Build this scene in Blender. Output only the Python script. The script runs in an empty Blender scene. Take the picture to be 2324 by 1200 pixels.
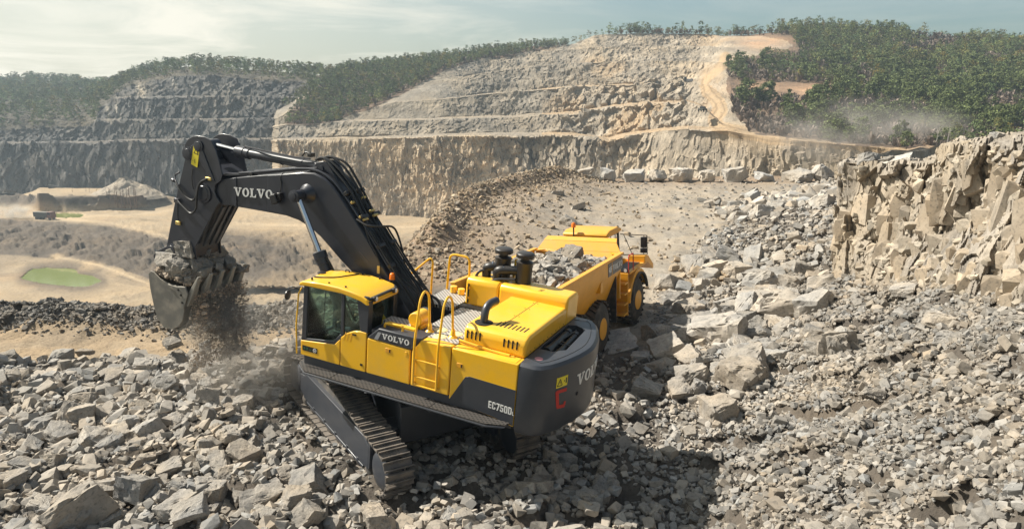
import bpy, bmesh, math, random
import numpy as np
from mathutils import Vector, Matrix

random.seed(7)
rng = np.random.default_rng(11)
scn = bpy.context.scene
col = scn.collection
R = math.radians

# ------------------------------------------------------------------ camera
PW, PH, FPX = 2324.0, 1200.0, 1700.0
PITCH, CAMZ = R(12.5), 9.0
cd = bpy.data.cameras.new('camera')
cam = bpy.data.objects.new('camera', cd)
col.objects.link(cam)
cam.location = (0, 0, CAMZ)
cam.rotation_euler = (math.pi / 2 - PITCH, 0, 0)
cd.sensor_width = 36.0
cd.lens = FPX / PW * 36.0
cd.clip_start, cd.clip_end = 0.5, 20000
scn.camera = cam

# ------------------------------------------------------------------ sun and sky
SUN_AZ, SUN_EL = R(-75), R(47)          # azimuth measured from +Y, negative = to the left
sun_dir = Vector((math.sin(SUN_AZ) * math.cos(SUN_EL), math.cos(SUN_AZ) * math.cos(SUN_EL), math.sin(SUN_EL)))
sd = bpy.data.lights.new('sun', 'SUN')
sd.energy, sd.angle, sd.color = 4.9, R(0.6), (1.0, 0.94, 0.83)
so = bpy.data.objects.new('sun', sd)
col.objects.link(so)
so.rotation_euler = (-sun_dir).to_track_quat('-Z', 'Y').to_euler()

scn.view_settings.view_transform = 'Standard'
scn.view_settings.look = 'None'
scn.view_settings.exposure = 0.85
scn.view_settings.gamma = 1.0

w = bpy.data.worlds.new('World')
scn.world = w
w.use_nodes = True
nt = w.node_tree
nt.nodes.clear()
N = nt.nodes.new
L = nt.links.new
out = N('ShaderNodeOutputWorld')
bg = N('ShaderNodeBackground')
bg.inputs['Strength'].default_value = 0.078
sky = N('ShaderNodeTexSky')
sky.sky_type = 'NISHITA'
sky.sun_disc = False
sky.sun_elevation = SUN_EL
sky.sun_rotation = SUN_AZ
sky.altitude = 100
sky.air_density, sky.dust_density, sky.ozone_density = 1.0, 2.2, 1.0
# clouds: thin, on a plane high overhead, so they flatten towards the horizon
geo = N('ShaderNodeTexCoord')
sep = N('ShaderNodeSeparateXYZ')
L(geo.outputs['Generated'], sep.inputs[0])
mx = N('ShaderNodeMath'); mx.operation = 'MAXIMUM'; mx.inputs[1].default_value = 0.0
L(sep.outputs['Z'], mx.inputs[0])
ad = N('ShaderNodeMath'); ad.operation = 'ADD'; ad.inputs[1].default_value = 0.10
L(mx.outputs[0], ad.inputs[0])
dv = N('ShaderNodeVectorMath'); dv.operation = 'DIVIDE'
cb = N('ShaderNodeCombineXYZ')
for k in 'XYZ':
    L(ad.outputs[0], cb.inputs[k])
L(geo.outputs['Generated'], dv.inputs[0])
L(cb.outputs[0], dv.inputs[1])
ns = N('ShaderNodeTexNoise')
ns.inputs['Scale'].default_value = 0.75
ns.inputs['Detail'].default_value = 9
ns.inputs['Roughness'].default_value = 0.62
ns.inputs['Distortion'].default_value = 0.5
L(dv.outputs[0], ns.inputs['Vector'])
rp = N('ShaderNodeValToRGB')
rp.color_ramp.elements[0].position, rp.color_ramp.elements[0].color = 0.44, (0, 0, 0, 1)
rp.color_ramp.elements[1].position, rp.color_ramp.elements[1].color = 0.62, (1, 1, 1, 1)
L(ns.outputs['Fac'], rp.inputs[0])
# more cloud and more veil towards the sun's side (left)
dt = N('ShaderNodeVectorMath'); dt.operation = 'DOT_PRODUCT'
L(geo.outputs['Generated'], dt.inputs[0])
dt.inputs[1].default_value = (math.sin(SUN_AZ), math.cos(SUN_AZ), 0)
mr = N('ShaderNodeMapRange')
mr.inputs['From Min'].default_value, mr.inputs['From Max'].default_value = 0.12, 0.62
mr.inputs['To Min'].default_value, mr.inputs['To Max'].default_value = 0.12, 0.95
L(dt.outputs['Value'], mr.inputs['Value'])
mu = N('ShaderNodeMath'); mu.operation = 'MULTIPLY'
L(rp.outputs['Color'], mu.inputs[0]); L(mr.outputs[0], mu.inputs[1])
tint = N('ShaderNodeMix'); tint.data_type = 'RGBA'; tint.blend_type = 'MULTIPLY'
tint.inputs['Factor'].default_value = 1.0
L(sky.outputs[0], tint.inputs['A'])
tint.inputs['B'].default_value = (0.60, 0.73, 0.70, 1)
mr2 = N('ShaderNodeMapRange')                     # thin high veil, warm white
mr2.inputs['From Min'].default_value, mr2.inputs['From Max'].default_value = 0.05, 0.78
mr2.inputs['To Min'].default_value, mr2.inputs['To Max'].default_value = 0.04, 0.86
L(dt.outputs['Value'], mr2.inputs['Value'])
veil = N('ShaderNodeMix'); veil.data_type = 'RGBA'
L(mr2.outputs[0], veil.inputs['Factor'])
L(tint.outputs['Result'], veil.inputs['A'])
veil.inputs['B'].default_value = (6.3, 5.9, 4.7, 1)
cl = N('ShaderNodeMix'); cl.data_type = 'RGBA'
L(mu.outputs[0], cl.inputs['Factor'])
L(veil.outputs['Result'], cl.inputs['A'])
cl.inputs['B'].default_value = (7.6, 7.1, 5.9, 1)
L(cl.outputs['Result'], bg.inputs['Color'])
L(bg.outputs[0], out.inputs['Surface'])

scn.render.engine = 'CYCLES'
cy = scn.cycles
cy.use_denoising = True
cy.max_bounces, cy.diffuse_bounces, cy.glossy_bounces = 6, 3, 3
cy.transmission_bounces, cy.transparent_max_bounces, cy.volume_bounces = 4, 10, 0
cy.volume_step_rate = 2.0
cy.volume_max_steps = 128
cy.sample_clamp_indirect = 6.0

# ------------------------------------------------------------------ pixel rays -> world (used to survey the photo)
cp, sp = math.cos(PITCH), math.sin(PITCH)


def pray(px, py):
    a = (np.asarray(px, float) - PW / 2) / FPX
    b = (np.asarray(py, float) - PH / 2) / FPX
    return np.stack([a, cp - b * sp, -sp - b * cp], -1)


def at_d(px, py, Y):                      # point at ground distance Y
    q = pray(px, py)
    return np.array([0, 0, CAMZ]) + q * (np.asarray(Y, float) / q[..., 1])[..., None]


def at_z(px, py, z):                      # point at height z
    q = pray(px, py)
    return np.array([0, 0, CAMZ]) + q * ((np.asarray(z, float) - CAMZ) / q[..., 2])[..., None]


def to_px(P):
    P = np.asarray(P, float) - np.array([0, 0, CAMZ])
    x, y, z = P[..., 0], P[..., 1], P[..., 2]
    f = y * cp - z * sp
    d = -y * sp - z * cp
    return np.stack([PW / 2 + FPX * x / f, PH / 2 + FPX * d / f], -1)


# ------------------------------------------------------------------ noise
def hash01(i, j, k, s):
    h = (i.astype(np.int64) * 73856093) ^ (j.astype(np.int64) * 19349663) ^ (k.astype(np.int64) * 83492791) ^ (s * 2654435761)
    h = (h ^ (h >> 13)) * 1274126177
    h = h ^ (h >> 16)
    return ((h & 0xFFFFFF) / float(0xFFFFFF))


def vnoise(P, s=0):
    P = np.asarray(P, float)
    F = np.floor(P); f = P - F
    f = f * f * (3 - 2 * f)
    I = F.astype(np.int64)
    r = 0
    for dx in (0, 1):
        for dy in (0, 1):
            for dz in (0, 1):
                wgt = (f[..., 0] if dx else 1 - f[..., 0]) * (f[..., 1] if dy else 1 - f[..., 1]) * (f[..., 2] if dz else 1 - f[..., 2])
                r = r + wgt * hash01(I[..., 0] + dx, I[..., 1] + dy, I[..., 2] + dz, s)
    return r * 2 - 1


def fbm(P, o=4, s=0, g=0.5):
    P = np.asarray(P, float)
    a, r, t = 1.0, 0, 0
    for k in range(o):
        r = r + a * vnoise(P * 2 ** k + 17.3 * k, s + k)
        t += a; a *= g
    return r / t


def facets(P, s=0, tilt=0.6, jit=0.9):
    """broken-rock height: every Voronoi cell is its own tilted plane"""
    P = np.asarray(P, float)
    I = np.floor(P).astype(np.int64)
    best = np.full(P.shape[:-1], 1e9); val = np.zeros(P.shape[:-1])
    for dx in (-1, 0, 1):
        for dy in (-1, 0, 1):
            for dz in (-1, 0, 1):
                c = I + np.array([dx, dy, dz])
                hs = [hash01(c[..., 0], c[..., 1], c[..., 2], s + q) for q in range(7)]
                ctr = c + 0.5 + jit * (np.stack(hs[:3], -1) - 0.5)
                d = P - ctr
                dd = (d * d).sum(-1)
                v = hs[3] * 2 - 1 + tilt * 2 * ((hs[4] - .5) * d[..., 0] + (hs[5] - .5) * d[..., 1] + (hs[6] - .5) * d[..., 2])
                m = dd < best
                best = np.where(m, dd, best); val = np.where(m, v, val)
    return val


def sstep(a, b, x):
    t = np.clip((x - a) / (b - a), 0, 1)
    return t * t * (3 - 2 * t)


# ------------------------------------------------------------------ object helpers
def tag(o, label=None, cat=None, group=None, kind=None):
    if label: o['label'] = label
    if cat: o['category'] = cat
    if group: o['group'] = group
    if kind: o['kind'] = kind
    return o


def empty(name, mat=None, label=None, cat=None, group=None, parent=None):
    o = bpy.data.objects.new(name, None)
    o.empty_display_size = 0.3
    col.objects.link(o)
    if mat is not None: o.matrix_world = mat
    if parent: o.parent = parent
    return tag(o, label, cat, group)


def mesh_np(name, V, Fc, mat, attrs=None, smooth=False):
    """fast mesh from numpy arrays; Fc is (n,3) or (n,4)"""
    me = bpy.data.meshes.new(name)
    V = np.ascontiguousarray(V, np.float32); Fc = np.ascontiguousarray(Fc, np.int32)
    n, k = Fc.shape
    me.vertices.add(len(V)); me.vertices.foreach_set('co', V.ravel())
    me.loops.add(n * k); me.loops.foreach_set('vertex_index', Fc.ravel())
    me.polygons.add(n)
    me.polygons.foreach_set('loop_start', np.arange(0, n * k, k, dtype=np.int32))
    me.polygons.foreach_set('loop_total', np.full(n, k, np.int32))
    me.polygons.foreach_set('use_smooth', np.full(n, bool(smooth)))
    me.update(calc_edges=True)
    for an, a in (attrs or {}).items():
        a = np.asarray(a, np.float32)
        if a.ndim == 1:
            at = me.attributes.new(an, 'FLOAT', 'POINT'); at.data.foreach_set('value', a)
        else:
            if a.shape[1] == 3: a = np.concatenate([a, np.ones((len(a), 1), np.float32)], 1)
            at = me.attributes.new(an, 'FLOAT_COLOR', 'POINT'); at.data.foreach_set('color', a.ravel())
    me.materials.append(mat)
    return me


def obj_of(name, me, parent=None):
    o = bpy.data.objects.new(name, me)
    col.objects.link(o)
    if parent: o.parent = parent
    return o


def grid_faces(nr, nc):
    i = np.arange(nr - 1)[:, None] * nc + np.arange(nc - 1)[None, :]
    i = i.ravel()
    return np.stack([i, i + 1, i + nc + 1, i + nc], 1)


class MB:
    """collects shapes, builds ONE mesh object"""
    def __init__(s): s.v = []; s.f = []

    def add(s, V, F):
        b = len(s.v); s.v += [tuple(map(float, p)) for p in V]; s.f += [tuple(b + i for i in q) for q in F]; return s

    def box(s, c, d, rot=None):
        h = [x / 2 for x in d]
        V = [Vector((sx * h[0], sy * h[1], sz * h[2])) for sx in (-1, 1) for sy in (-1, 1) for sz in (-1, 1)]
        if rot is not None: V = [rot @ p for p in V]
        c = Vector(c)
        return s.add([p + c for p in V], [(0, 1, 3, 2), (4, 6, 7, 5), (0, 4, 5, 1), (2, 3, 7, 6), (0, 2, 6, 4), (1, 5, 7, 3)])

    def span(s, x0, x1, y0, y1, z0, z1):
        return s.box(((x0 + x1) / 2, (y0 + y1) / 2, (z0 + z1) / 2), (abs(x1 - x0), abs(y1 - y0), abs(z1 - z0)))

    def prism(s, poly, ax, a, b):
        """2-D outline swept along axis ax from a to b"""
        def P(u, v, t):
            return {'y': (u, t, v), 'x': (t, u, v), 'z': (u, v, t)}[ax]
        n = len(poly)
        V = [P(u, v, a) for u, v in poly] + [P(u, v, b) for u, v in poly]
        F = [tuple(range(n))[::-1], tuple(range(n, 2 * n))]
        F += [(i, (i + 1) % n, n + (i + 1) % n, n + i) for i in range(n)]
        return s.add(V, F)

    def cyl(s, p0, p1, r0, r1=None, n=16, caps=True):
        r1 = r0 if r1 is None else r1
        p0, p1 = Vector(p0), Vector(p1)
        q = (p1 - p0).to_track_quat('Z', 'Y')
        V = []
        for p, r in ((p0, r0), (p1, r1)):
            V += [p + q @ Vector((r * math.cos(2 * math.pi * k / n), r * math.sin(2 * math.pi * k / n), 0)) for k in range(n)]
        F = [(k, (k + 1) % n, n + (k + 1) % n, n + k) for k in range(n)]
        if caps: F += [tuple(range(n))[::-1], tuple(range(n, 2 * n))]
        return s.add(V, F)

    def lathe(s, p0, ax, prof, n=20):
        """prof: list of (dist along axis, radius)"""
        q = Vector(ax).to_track_quat('Z', 'Y'); p0 = Vector(p0)
        V = []
        for d, r in prof:
            V += [p0 + q @ Vector((r * math.cos(2 * math.pi * k / n), r * math.sin(2 * math.pi * k / n), d)) for k in range(n)]
        F = []
        for j in range(len(prof) - 1):
            F += [(j * n + k, j * n + (k + 1) % n, (j + 1) * n + (k + 1) % n, (j + 1) * n + k) for k in range(n)]
        F += [tuple(range(n))[::-1], tuple(range((len(prof) - 1) * n, len(prof) * n))]
        return s.add(V, F)

    def tube(s, pts, r, n=8, round_=0):
        pts = [Vector(p) for p in pts]
        if round_:                                    # round the corners
            q = [pts[0]]
            for a, b, c in zip(pts, pts[1:], pts[2:]):
                da = (a - b); dc = (c - b)
                ra = min(round_, da.length * .49, dc.length * .49)
                s0, s1 = b + da.normalized() * ra, b + dc.normalized() * ra
                for t in (0, .25, .5, .75, 1):
                    q.append(s0 * (1 - t) ** 2 + b * 2 * t * (1 - t) + s1 * t * t)
            q.append(pts[-1]); pts = q
        V = []; up = None
        for i, p in enumerate(pts):
            t = (pts[min(i + 1, len(pts) - 1)] - pts[max(i - 1, 0)]).normalized()
            if up is None: up = t.orthogonal().normalized()
            up = (up - t * up.dot(t)).normalized(); b = t.cross(up)
            rr = r[i] if isinstance(r, (list, tuple)) else r
            V += [p + (up * math.cos(2 * math.pi * k / n) + b * math.sin(2 * math.pi * k / n)) * rr for k in range(n)]
        F = []
        for j in range(len(pts) - 1):
            F += [(j * n + k, j * n + (k + 1) % n, (j + 1) * n + (k + 1) % n, (j + 1) * n + k) for k in range(n)]
        F += [tuple(range(n))[::-1], tuple(range((len(pts) - 1) * n, len(pts) * n))]
        return s.add(V, F)

    def build(s, name, mat, parent=None, bevel=0, smooth=True, seg=2, angle=35):
        me = bpy.data.meshes.new(name)
        me.from_pydata(s.v, [], s.f)
        bm = bmesh.new(); bm.from_mesh(me)
        bmesh.ops.recalc_face_normals(bm, faces=bm.faces)
        bm.to_mesh(me); bm.free()
        me.materials.append(mat)
        o = obj_of(name, me, parent)
        if bevel:
            m = o.modifiers.new('bevel', 'BEVEL'); m.width = bevel; m.segments = seg
            m.limit_method = 'ANGLE'; m.angle_limit = R(30)
        if smooth:
            me.polygons.foreach_set('use_smooth', np.ones(len(me.polygons), bool))
            try:
                me.set_sharp_from_angle(angle=R(angle))
            except Exception:
                pass
        return o


def copy_tree(o, parent=None):
    c = o.copy(); col.objects.link(c)
    if parent: c.parent = parent
    for ch in list(o.children): copy_tree(ch, c)
    return c


# ------------------------------------------------------------------ materials
def mat_new(name):
    m = bpy.data.materials.new(name); m.use_nodes = True
    return m, m.node_tree, m.node_tree.nodes['Principled BSDF']


def nd(t, kind, **kw):
    n = t.nodes.new(kind)
    for k, v in kw.items():
        if k in n.inputs: n.inputs[k].default_value = v
        else: setattr(n, k, v)
    return n


def mixc(t, fac, a, b, mode='MIX'):
    m = t.nodes.new('ShaderNodeMix'); m.data_type = 'RGBA'; m.blend_type = mode
    for key, val in (('Factor', fac), ('A', a), ('B', b)):
        if hasattr(val, 'is_linked') or hasattr(val, 'links'): t.links.new(val, m.inputs[key])
        else: m.inputs[key].default_value = val if key == 'Factor' else (*val[:3], 1)
    return m.outputs['Result']


def ramp(t, val, p0, p1, c0=(0, 0, 0), c1=(1, 1, 1)):
    r = t.nodes.new('ShaderNodeValToRGB')
    e = r.color_ramp.elements
    e[0].position, e[0].color = p0, (*c0, 1)
    e[1].position, e[1].color = p1, (*c1, 1)
    t.links.new(val, r.inputs[0])
    return r.outputs[0]


def noise(t, scale, detail=4, rough=.55, coord='obj', stretch=None):
    n = nd(t, 'ShaderNodeTexNoise', Scale=scale, Detail=detail, Roughness=rough)
    if coord == 'pos':
        src = t.nodes.new('ShaderNodeNewGeometry').outputs['Position']
    else:
        src = t.nodes.new('ShaderNodeTexCoord').outputs['Object']
    if stretch:
        mp = t.nodes.new('ShaderNodeMapping'); mp.inputs['Scale'].default_value = stretch
        t.links.new(src, mp.inputs[0]); src = mp.outputs[0]
    t.links.new(src, n.inputs['Vector'])
    return n.outputs['Fac']


def bump(t, bsdf, h, strength=.3, dist=.05):
    b = t.nodes.new('ShaderNodeBump'); b.inputs['Strength'].default_value = strength; b.inputs['Distance'].default_value = dist
    t.links.new(h, b.inputs['Height']); t.links.new(b.outputs[0], bsdf.inputs['Normal'])


def paint(name, c, rough=.35, dirt=(.30, .25, .19), amt=.25, metal=0.0, coat=0.0, scale=2.5):
    """machine paint with a thin uneven film of quarry dust"""
    m, t, b = mat_new(name)
    n1 = noise(t, scale, 6, .65)
    f = ramp(t, n1, .45, .80)
    mm = nd(t, 'ShaderNodeMath', operation='MULTIPLY'); t.links.new(f, mm.inputs[0]); mm.inputs[1].default_value = amt
    # dust settles on faces that look up
    g = t.nodes.new('ShaderNodeNewGeometry'); sx = t.nodes.new('ShaderNodeSeparateXYZ'); t.links.new(g.outputs['Normal'], sx.inputs[0])
    up = nd(t, 'ShaderNodeMapRange'); up.inputs['From Min'].default_value = .2; up.inputs['To Max'].default_value = amt * .55
    t.links.new(sx.outputs['Z'], up.inputs['Value'])
    ad = nd(t, 'ShaderNodeMath', operation='ADD', use_clamp=True); t.links.new(mm.outputs[0], ad.inputs[0]); t.links.new(up.outputs[0], ad.inputs[1])
    t.links.new(mixc(t, ad.outputs[0], c, dirt), b.inputs['Base Color'])
    r2 = nd(t, 'ShaderNodeMapRange'); r2.inputs['To Min'].default_value = rough; r2.inputs['To Max'].default_value = min(1, rough + .9)
    t.links.new(ad.outputs[0], r2.inputs['Value']); t.links.new(r2.outputs[0], b.inputs['Roughness'])
    b.inputs['Metallic'].default_value = metal
    b.inputs['Coat Weight'].default_value = coat; b.inputs['Coat Roughness'].default_value = .15
    return m


def flat(name, c, rough=.6, metal=0, emit=0):
    m, t, b = mat_new(name)
    n1 = noise(t, 9, 3)
    c2 = tuple(x * .8 for x in c)
    t.links.new(mixc(t, n1, c, c2), b.inputs['Base Color'])
    b.inputs['Roughness'].default_value = rough; b.inputs['Metallic'].default_value = metal
    return m


def rock_mat(name, pale, dark, warm, scale=1.0, attr=None, per_obj=False, bump_s=.5, coord='pos', streak=None, dist=.03):
    m, t, b = mat_new(name)
    n1 = noise(t, 1.1 * scale, 7, .65, coord, streak)
    n2 = noise(t, 6 * scale, 5, .6, coord, streak)
    n3 = noise(t, .35 * scale, 3, .5, coord)
    c = mixc(t, ramp(t, n1, .35, .68), dark, pale)
    c = mixc(t, ramp(t, n3, .40, .70), c, warm)
    c = mixc(t, ramp(t, n2, .52, .75), c, tuple(x * .62 for x in dark))
    if attr:
        a = t.nodes.new('ShaderNodeAttribute'); a.attribute_name = attr
        c = mixc(t, 1.0, c, a.outputs['Color'], 'MULTIPLY')
    if per_obj:
        oi = t.nodes.new('ShaderNodeObjectInfo')
        c = mixc(t, 1.0, c, oi.outputs['Color'], 'MULTIPLY')
    t.links.new(c, b.inputs['Base Color'])
    b.inputs['Roughness'].default_value = .92
    b.inputs['Specular IOR Level'].default_value = .25
    n4 = noise(t, 3.5 * scale, 8, .68, coord, streak)
    if bump_s: bump(t, b, n4, bump_s, dist)
    return m


YEL = paint('yellow_paint', (.90, .492, .009), .32, dirt=(.45, .34, .18), amt=.22, coat=.35)
YELD = paint('truck_yellow_paint', (.78, .36, .012), .42, amt=.25, coat=.1)
GREY = paint('dark_grey_paint', (.034, .039, .050), .40, dirt=(.20, .18, .16), amt=.09, coat=.15)
BOOMG = paint('slate_grey_paint', (.020, .024, .036), .38, dirt=(.16, .15, .14), amt=.08, coat=.2)
STEEL = paint('track_steel', (.085, .083, .082), .45, dirt=(.30, .25, .20), amt=.75, metal=.25, scale=4)
BLACK = paint('black_plastic', (.012, .012, .014), .38, amt=.10)
RUBBER = paint('tyre_rubber', (.022, .022, .023), .75, amt=.45)
CHROME = flat('chrome_rod', (.75, .76, .80), .12, 1.0)
PIPE = flat('steel_pipe', (.10, .10, .11), .35, .6)
HOSE = flat('rubber_hose', (.012, .012, .013), .5)
BRASS = flat('brass_fitting', (.65, .48, .16), .35, .5)
WHITE = flat('white_letters', (.80, .80, .78), .5)
RED = flat('red_spray_paint', (.55, .03, .02), .6)
STICK = flat('yellow_sticker', (.85, .70, .03), .5)
INK = flat('black_ink', (.01, .01, .01), .6)
CREAM = flat('cream_cap', (.75, .66, .36), .5)
SEAM = flat('panel_seam', (.01, .008, .006), .8)
BUCK = paint('worn_bucket_steel', (.15, .145, .13), .5, dirt=(.36, .32, .26), amt=.85, metal=.2, scale=3)
ORANGE = flat('amber_lens', (.85, .20, .01), .25)
LENS = flat('lamp_lens', (.85, .86, .88), .12)
CLOTH = flat('hi_vis_cloth', (.55, .62, .05), .8)
SKIN = flat('skin', (.50, .30, .21), .6)
NAVY = flat('navy_cloth', (.02, .025, .05), .85)
SEATM = flat('seat_fabric', (.03, .03, .035), .85)


def glass_mat():
    m, t, b = mat_new('tinted_glass')
    for n in list(t.nodes):
        if n.type != 'OUTPUT_MATERIAL': t.nodes.remove(n)
    o = [n for n in t.nodes][0]
    tr = nd(t, 'ShaderNodeBsdfTransparent', Color=(.72, .86, .79, 1))
    gl = nd(t, 'ShaderNodeBsdfGlossy', Roughness=.03, Color=(1, 1, 1, 1))
    fr = nd(t, 'ShaderNodeFresnel', IOR=1.5)
    mx = nd(t, 'ShaderNodeMixShader')
    t.links.new(fr.outputs[0], mx.inputs[0]); t.links.new(tr.outputs[0], mx.inputs[1]); t.links.new(gl.outputs[0], mx.inputs[2])
    t.links.new(mx.outputs[0], o.inputs['Surface'])
    return m


GLASS = glass_mat()


def tread_mat():
    """anti-slip plate: a regular grid of dark punched holes"""
    m, t, b = mat_new('punched_tread_plate')
    tc = t.nodes.new('ShaderNodeTexCoord')
    mp = t.nodes.new('ShaderNodeMapping'); mp.inputs['Scale'].default_value = (13, 13, 13); mp.inputs['Rotation'].default_value = (0, 0, R(45))
    t.links.new(tc.outputs['Object'], mp.inputs[0])
    vo = nd(t, 'ShaderNodeTexVoronoi', Scale=1.0, Randomness=0.0, voronoi_dimensions='2D')
    t.links.new(mp.outputs[0], vo.inputs['Vector'])
    hole = ramp(t, vo.outputs['Distance'], .26, .32, (1, 1, 1), (0, 0, 0))
    t.links.new(mixc(t, hole, (.46, .44, .41), (.010, .010, .010)), b.inputs['Base Color'])
    b.inputs['Roughness'].default_value = .55; b.inputs['Metallic'].default_value = .1
    return m, hole


TREAD, _ = tread_mat()


def tread_dark():
    m = TREAD.copy(); m.name = 'dark_punched_plate'
    for n in m.node_tree.nodes:
        if n.type == 'MIX': n.inputs['A'].default_value = (.075, .068, .062, 1)
    return m


TREADD = tread_dark()

# ------------------------------------------------------------------ lettering (polygon glyphs in a unit-high box)
def ring(w_, h_, tx, ty, n=20):
    V = []
    for k in range(n):
        a = 2 * math.pi * k / n
        V.append((w_ / 2 + w_ / 2 * math.cos(a), h_ / 2 + h_ / 2 * math.sin(a)))
        V.append((w_ / 2 + (w_ / 2 - tx) * math.cos(a), h_ / 2 + (h_ / 2 - ty) * math.sin(a)))
    return [[V[2 * k], V[2 * ((k + 1) % n)], V[2 * ((k + 1) % n) + 1], V[2 * k + 1]] for k in range(n)]


def rect(x0, y0, x1, y1): return [(x0, y0), (x1, y0), (x1, y1), (x0, y1)]


GL = {  # bold slab-serif capitals
    'V': (1.10, [[(.14, .92), (.42, .92), (.66, 0), (.50, 0)], [(.50, 0), (.66, 0), (.99, .92), (.84, .92)], rect(0, .86, .50, 1), rect(.72, .86, 1.10, 1)]),
    'O': (.98, ring(.98, 1.0, .27, .12)),
    'L': (.86, [rect(.12, .0, .40, 1), rect(0, .88, .52, 1), rect(0, 0, .86, .13), [(.70, .13), (.86, .13), (.86, .38), (.76, .30)]]),
}
GN = {  # narrow grotesque
    'E': (.46, [rect(0, 0, .17, 1), rect(.17, 0, .46, .15), rect(.17, .42, .42, .57), rect(.17, .85, .46, 1)]),
    'C': (.50, [rect(0, .08, .17, .92), rect(.06, 0, .44, .15), rect(.06, .85, .44, 1), rect(.33, .70, .50, .92), rect(.33, .08, .50, .30)]),
    '7': (.48, [rect(0, .84, .48, 1), [(.30, .84), (.48, .84), (.27, 0), (.09, 0)]]),
    '5': (.48, [rect(0, .84, .46, 1), rect(0, .46, .16, .84), rect(0, .46, .42, .61), rect(.31, .10, .48, .55), rect(.05, 0, .42, .15), rect(0, .08, .16, .28)]),
    '0': (.50, [rect(0, .08, .17, .92), rect(.33, .08, .50, .92), rect(.06, 0, .44, .15), rect(.06, .85, .44, 1)]),
    'D': (.52, [rect(0, 0, .17, 1), rect(.17, 0, .42, .15), rect(.17, .85, .42, 1), rect(.35, .09, .52, .91)]),
    'L': (.42, [rect(0, 0, .17, 1), rect(.17, 0, .42, .16)]),
    '4': (.52, [rect(.28, 0, .44, 1), rect(0, .24, .52, .38), [(0, .38), (.16, .38), (.40, 1), (.26, 1)]]),
    'F': (.46, [rect(0, 0, .17, 1), rect(.17, .42, .42, .57), rect(.17, .85, .46, 1)]),
}


def lettering(name, text, font, fn, h, mat, parent, gap=.10, depth=.006, sizes=None):
    """fn(u, v, t) maps letter metres to space: u along the line, v up, t out of the plate"""
    mb = MB(); u = 0
    for i, ch in enumerate(text):
        hh = h * (sizes[i] if sizes else 1)
        wd, polys = font[ch]
        for p in polys:
            n = len(p)
            V = [fn(u + a * hh, b * hh, depth) for a, b in p] + [fn(u + a * hh, b * hh, -.004) for a, b in p]
            mb.add(V, [tuple(range(n)), tuple(range(n, 2 * n))[::-1]] + [(k, n + k, n + (k + 1) % n, (k + 1) % n) for k in range(n)])
        u += (wd + gap) * hh
    o = mb.build(name, mat, parent, smooth=False)
    return o

# ================================================================== THE SETTING
ROCKFAR = rock_mat('quarry_rock', (1.0, .98, .95), (.74, .73, .72), (1.04, .96, .84), scale=.16, attr='tint', bump_s=.9, dist=.9, streak=(1, 1, .35))
ROCKNEAR = rock_mat('cliff_rock', (.43, .385, .33), (.185, .165, .142), (.35, .29, .215), scale=.9, bump_s=.9, dist=.12, streak=(1, 1, .45))
DIRT = rock_mat('pit_dirt', (1.0, .98, .95), (.80, .78, .76), (1.06, .98, .86), scale=.22, attr='tint', bump_s=.6, dist=.6)
GROUND = rock_mat('crushed_rock_ground', (1.0, .98, .95), (.70, .69, .68), (1.05, .97, .86), scale=1.6, attr='tint', bump_s=.9, dist=.10)
WATER, t, b = mat_new('green_pond_water')
b.inputs['Base Color'].default_value = (.165, .195, .050, 1); b.inputs['Roughness'].default_value = .10
b.inputs['Specular IOR Level'].default_value = .5
bump(t, b, noise(t, .5, 3), .05, .1)


def kin(keys, u, i):
    return np.interp(u, [k[0] for k in keys], [k[i] for k in keys])


def in_poly(px, py, poly):
    r = np.zeros(np.shape(px), bool); n = len(poly)
    for i in range(n):
        x0, y0 = poly[i]; x1, y1 = poly[(i + 1) % n]
        if y0 == y1: continue
        c = ((y0 > py) != (y1 > py)) & (px < (x1 - x0) * (py - y0) / (y1 - y0) + x0)
        r ^= c
    return r


def seg_dist(px, py, line):
    d = np.full(np.shape(px), 1e9)
    for (x0, y0), (x1, y1) in zip(line, line[1:]):
        l2 = (x1 - x0) ** 2 + (y1 - y0) ** 2
        t_ = np.clip(((px - x0) * (x1 - x0) + (py - y0) * (y1 - y0)) / l2, 0, 1)
        d = np.minimum(d, np.hypot(px - x0 - t_ * (x1 - x0), py - y0 - t_ * (y1 - y0)))
    return d


def loft(rows, counts):
    """rows: list of (n,3); returns (nr,n,3) and row parameter"""
    out_, rp_ = [rows[0][None]], [np.zeros(1)]
    for k, c in enumerate(counts):
        s_ = np.linspace(0, 1, c + 1)[1:, None, None]
        out_.append(rows[k][None] * (1 - s_) + rows[k + 1][None] * s_)
        rp_.append(k + s_[:, 0, 0])
    return np.concatenate(out_), np.concatenate(rp_)


def normals(P):
    du = np.gradient(P, axis=1); dv = np.gradient(P, axis=0)
    n = np.cross(du, dv)
    return n / (np.linalg.norm(n, axis=-1, keepdims=True) + 1e-9)


def pxkeys(keys, u):
    return at_d(u, kin(keys, u, 1), kin(keys, u, 2))


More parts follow.
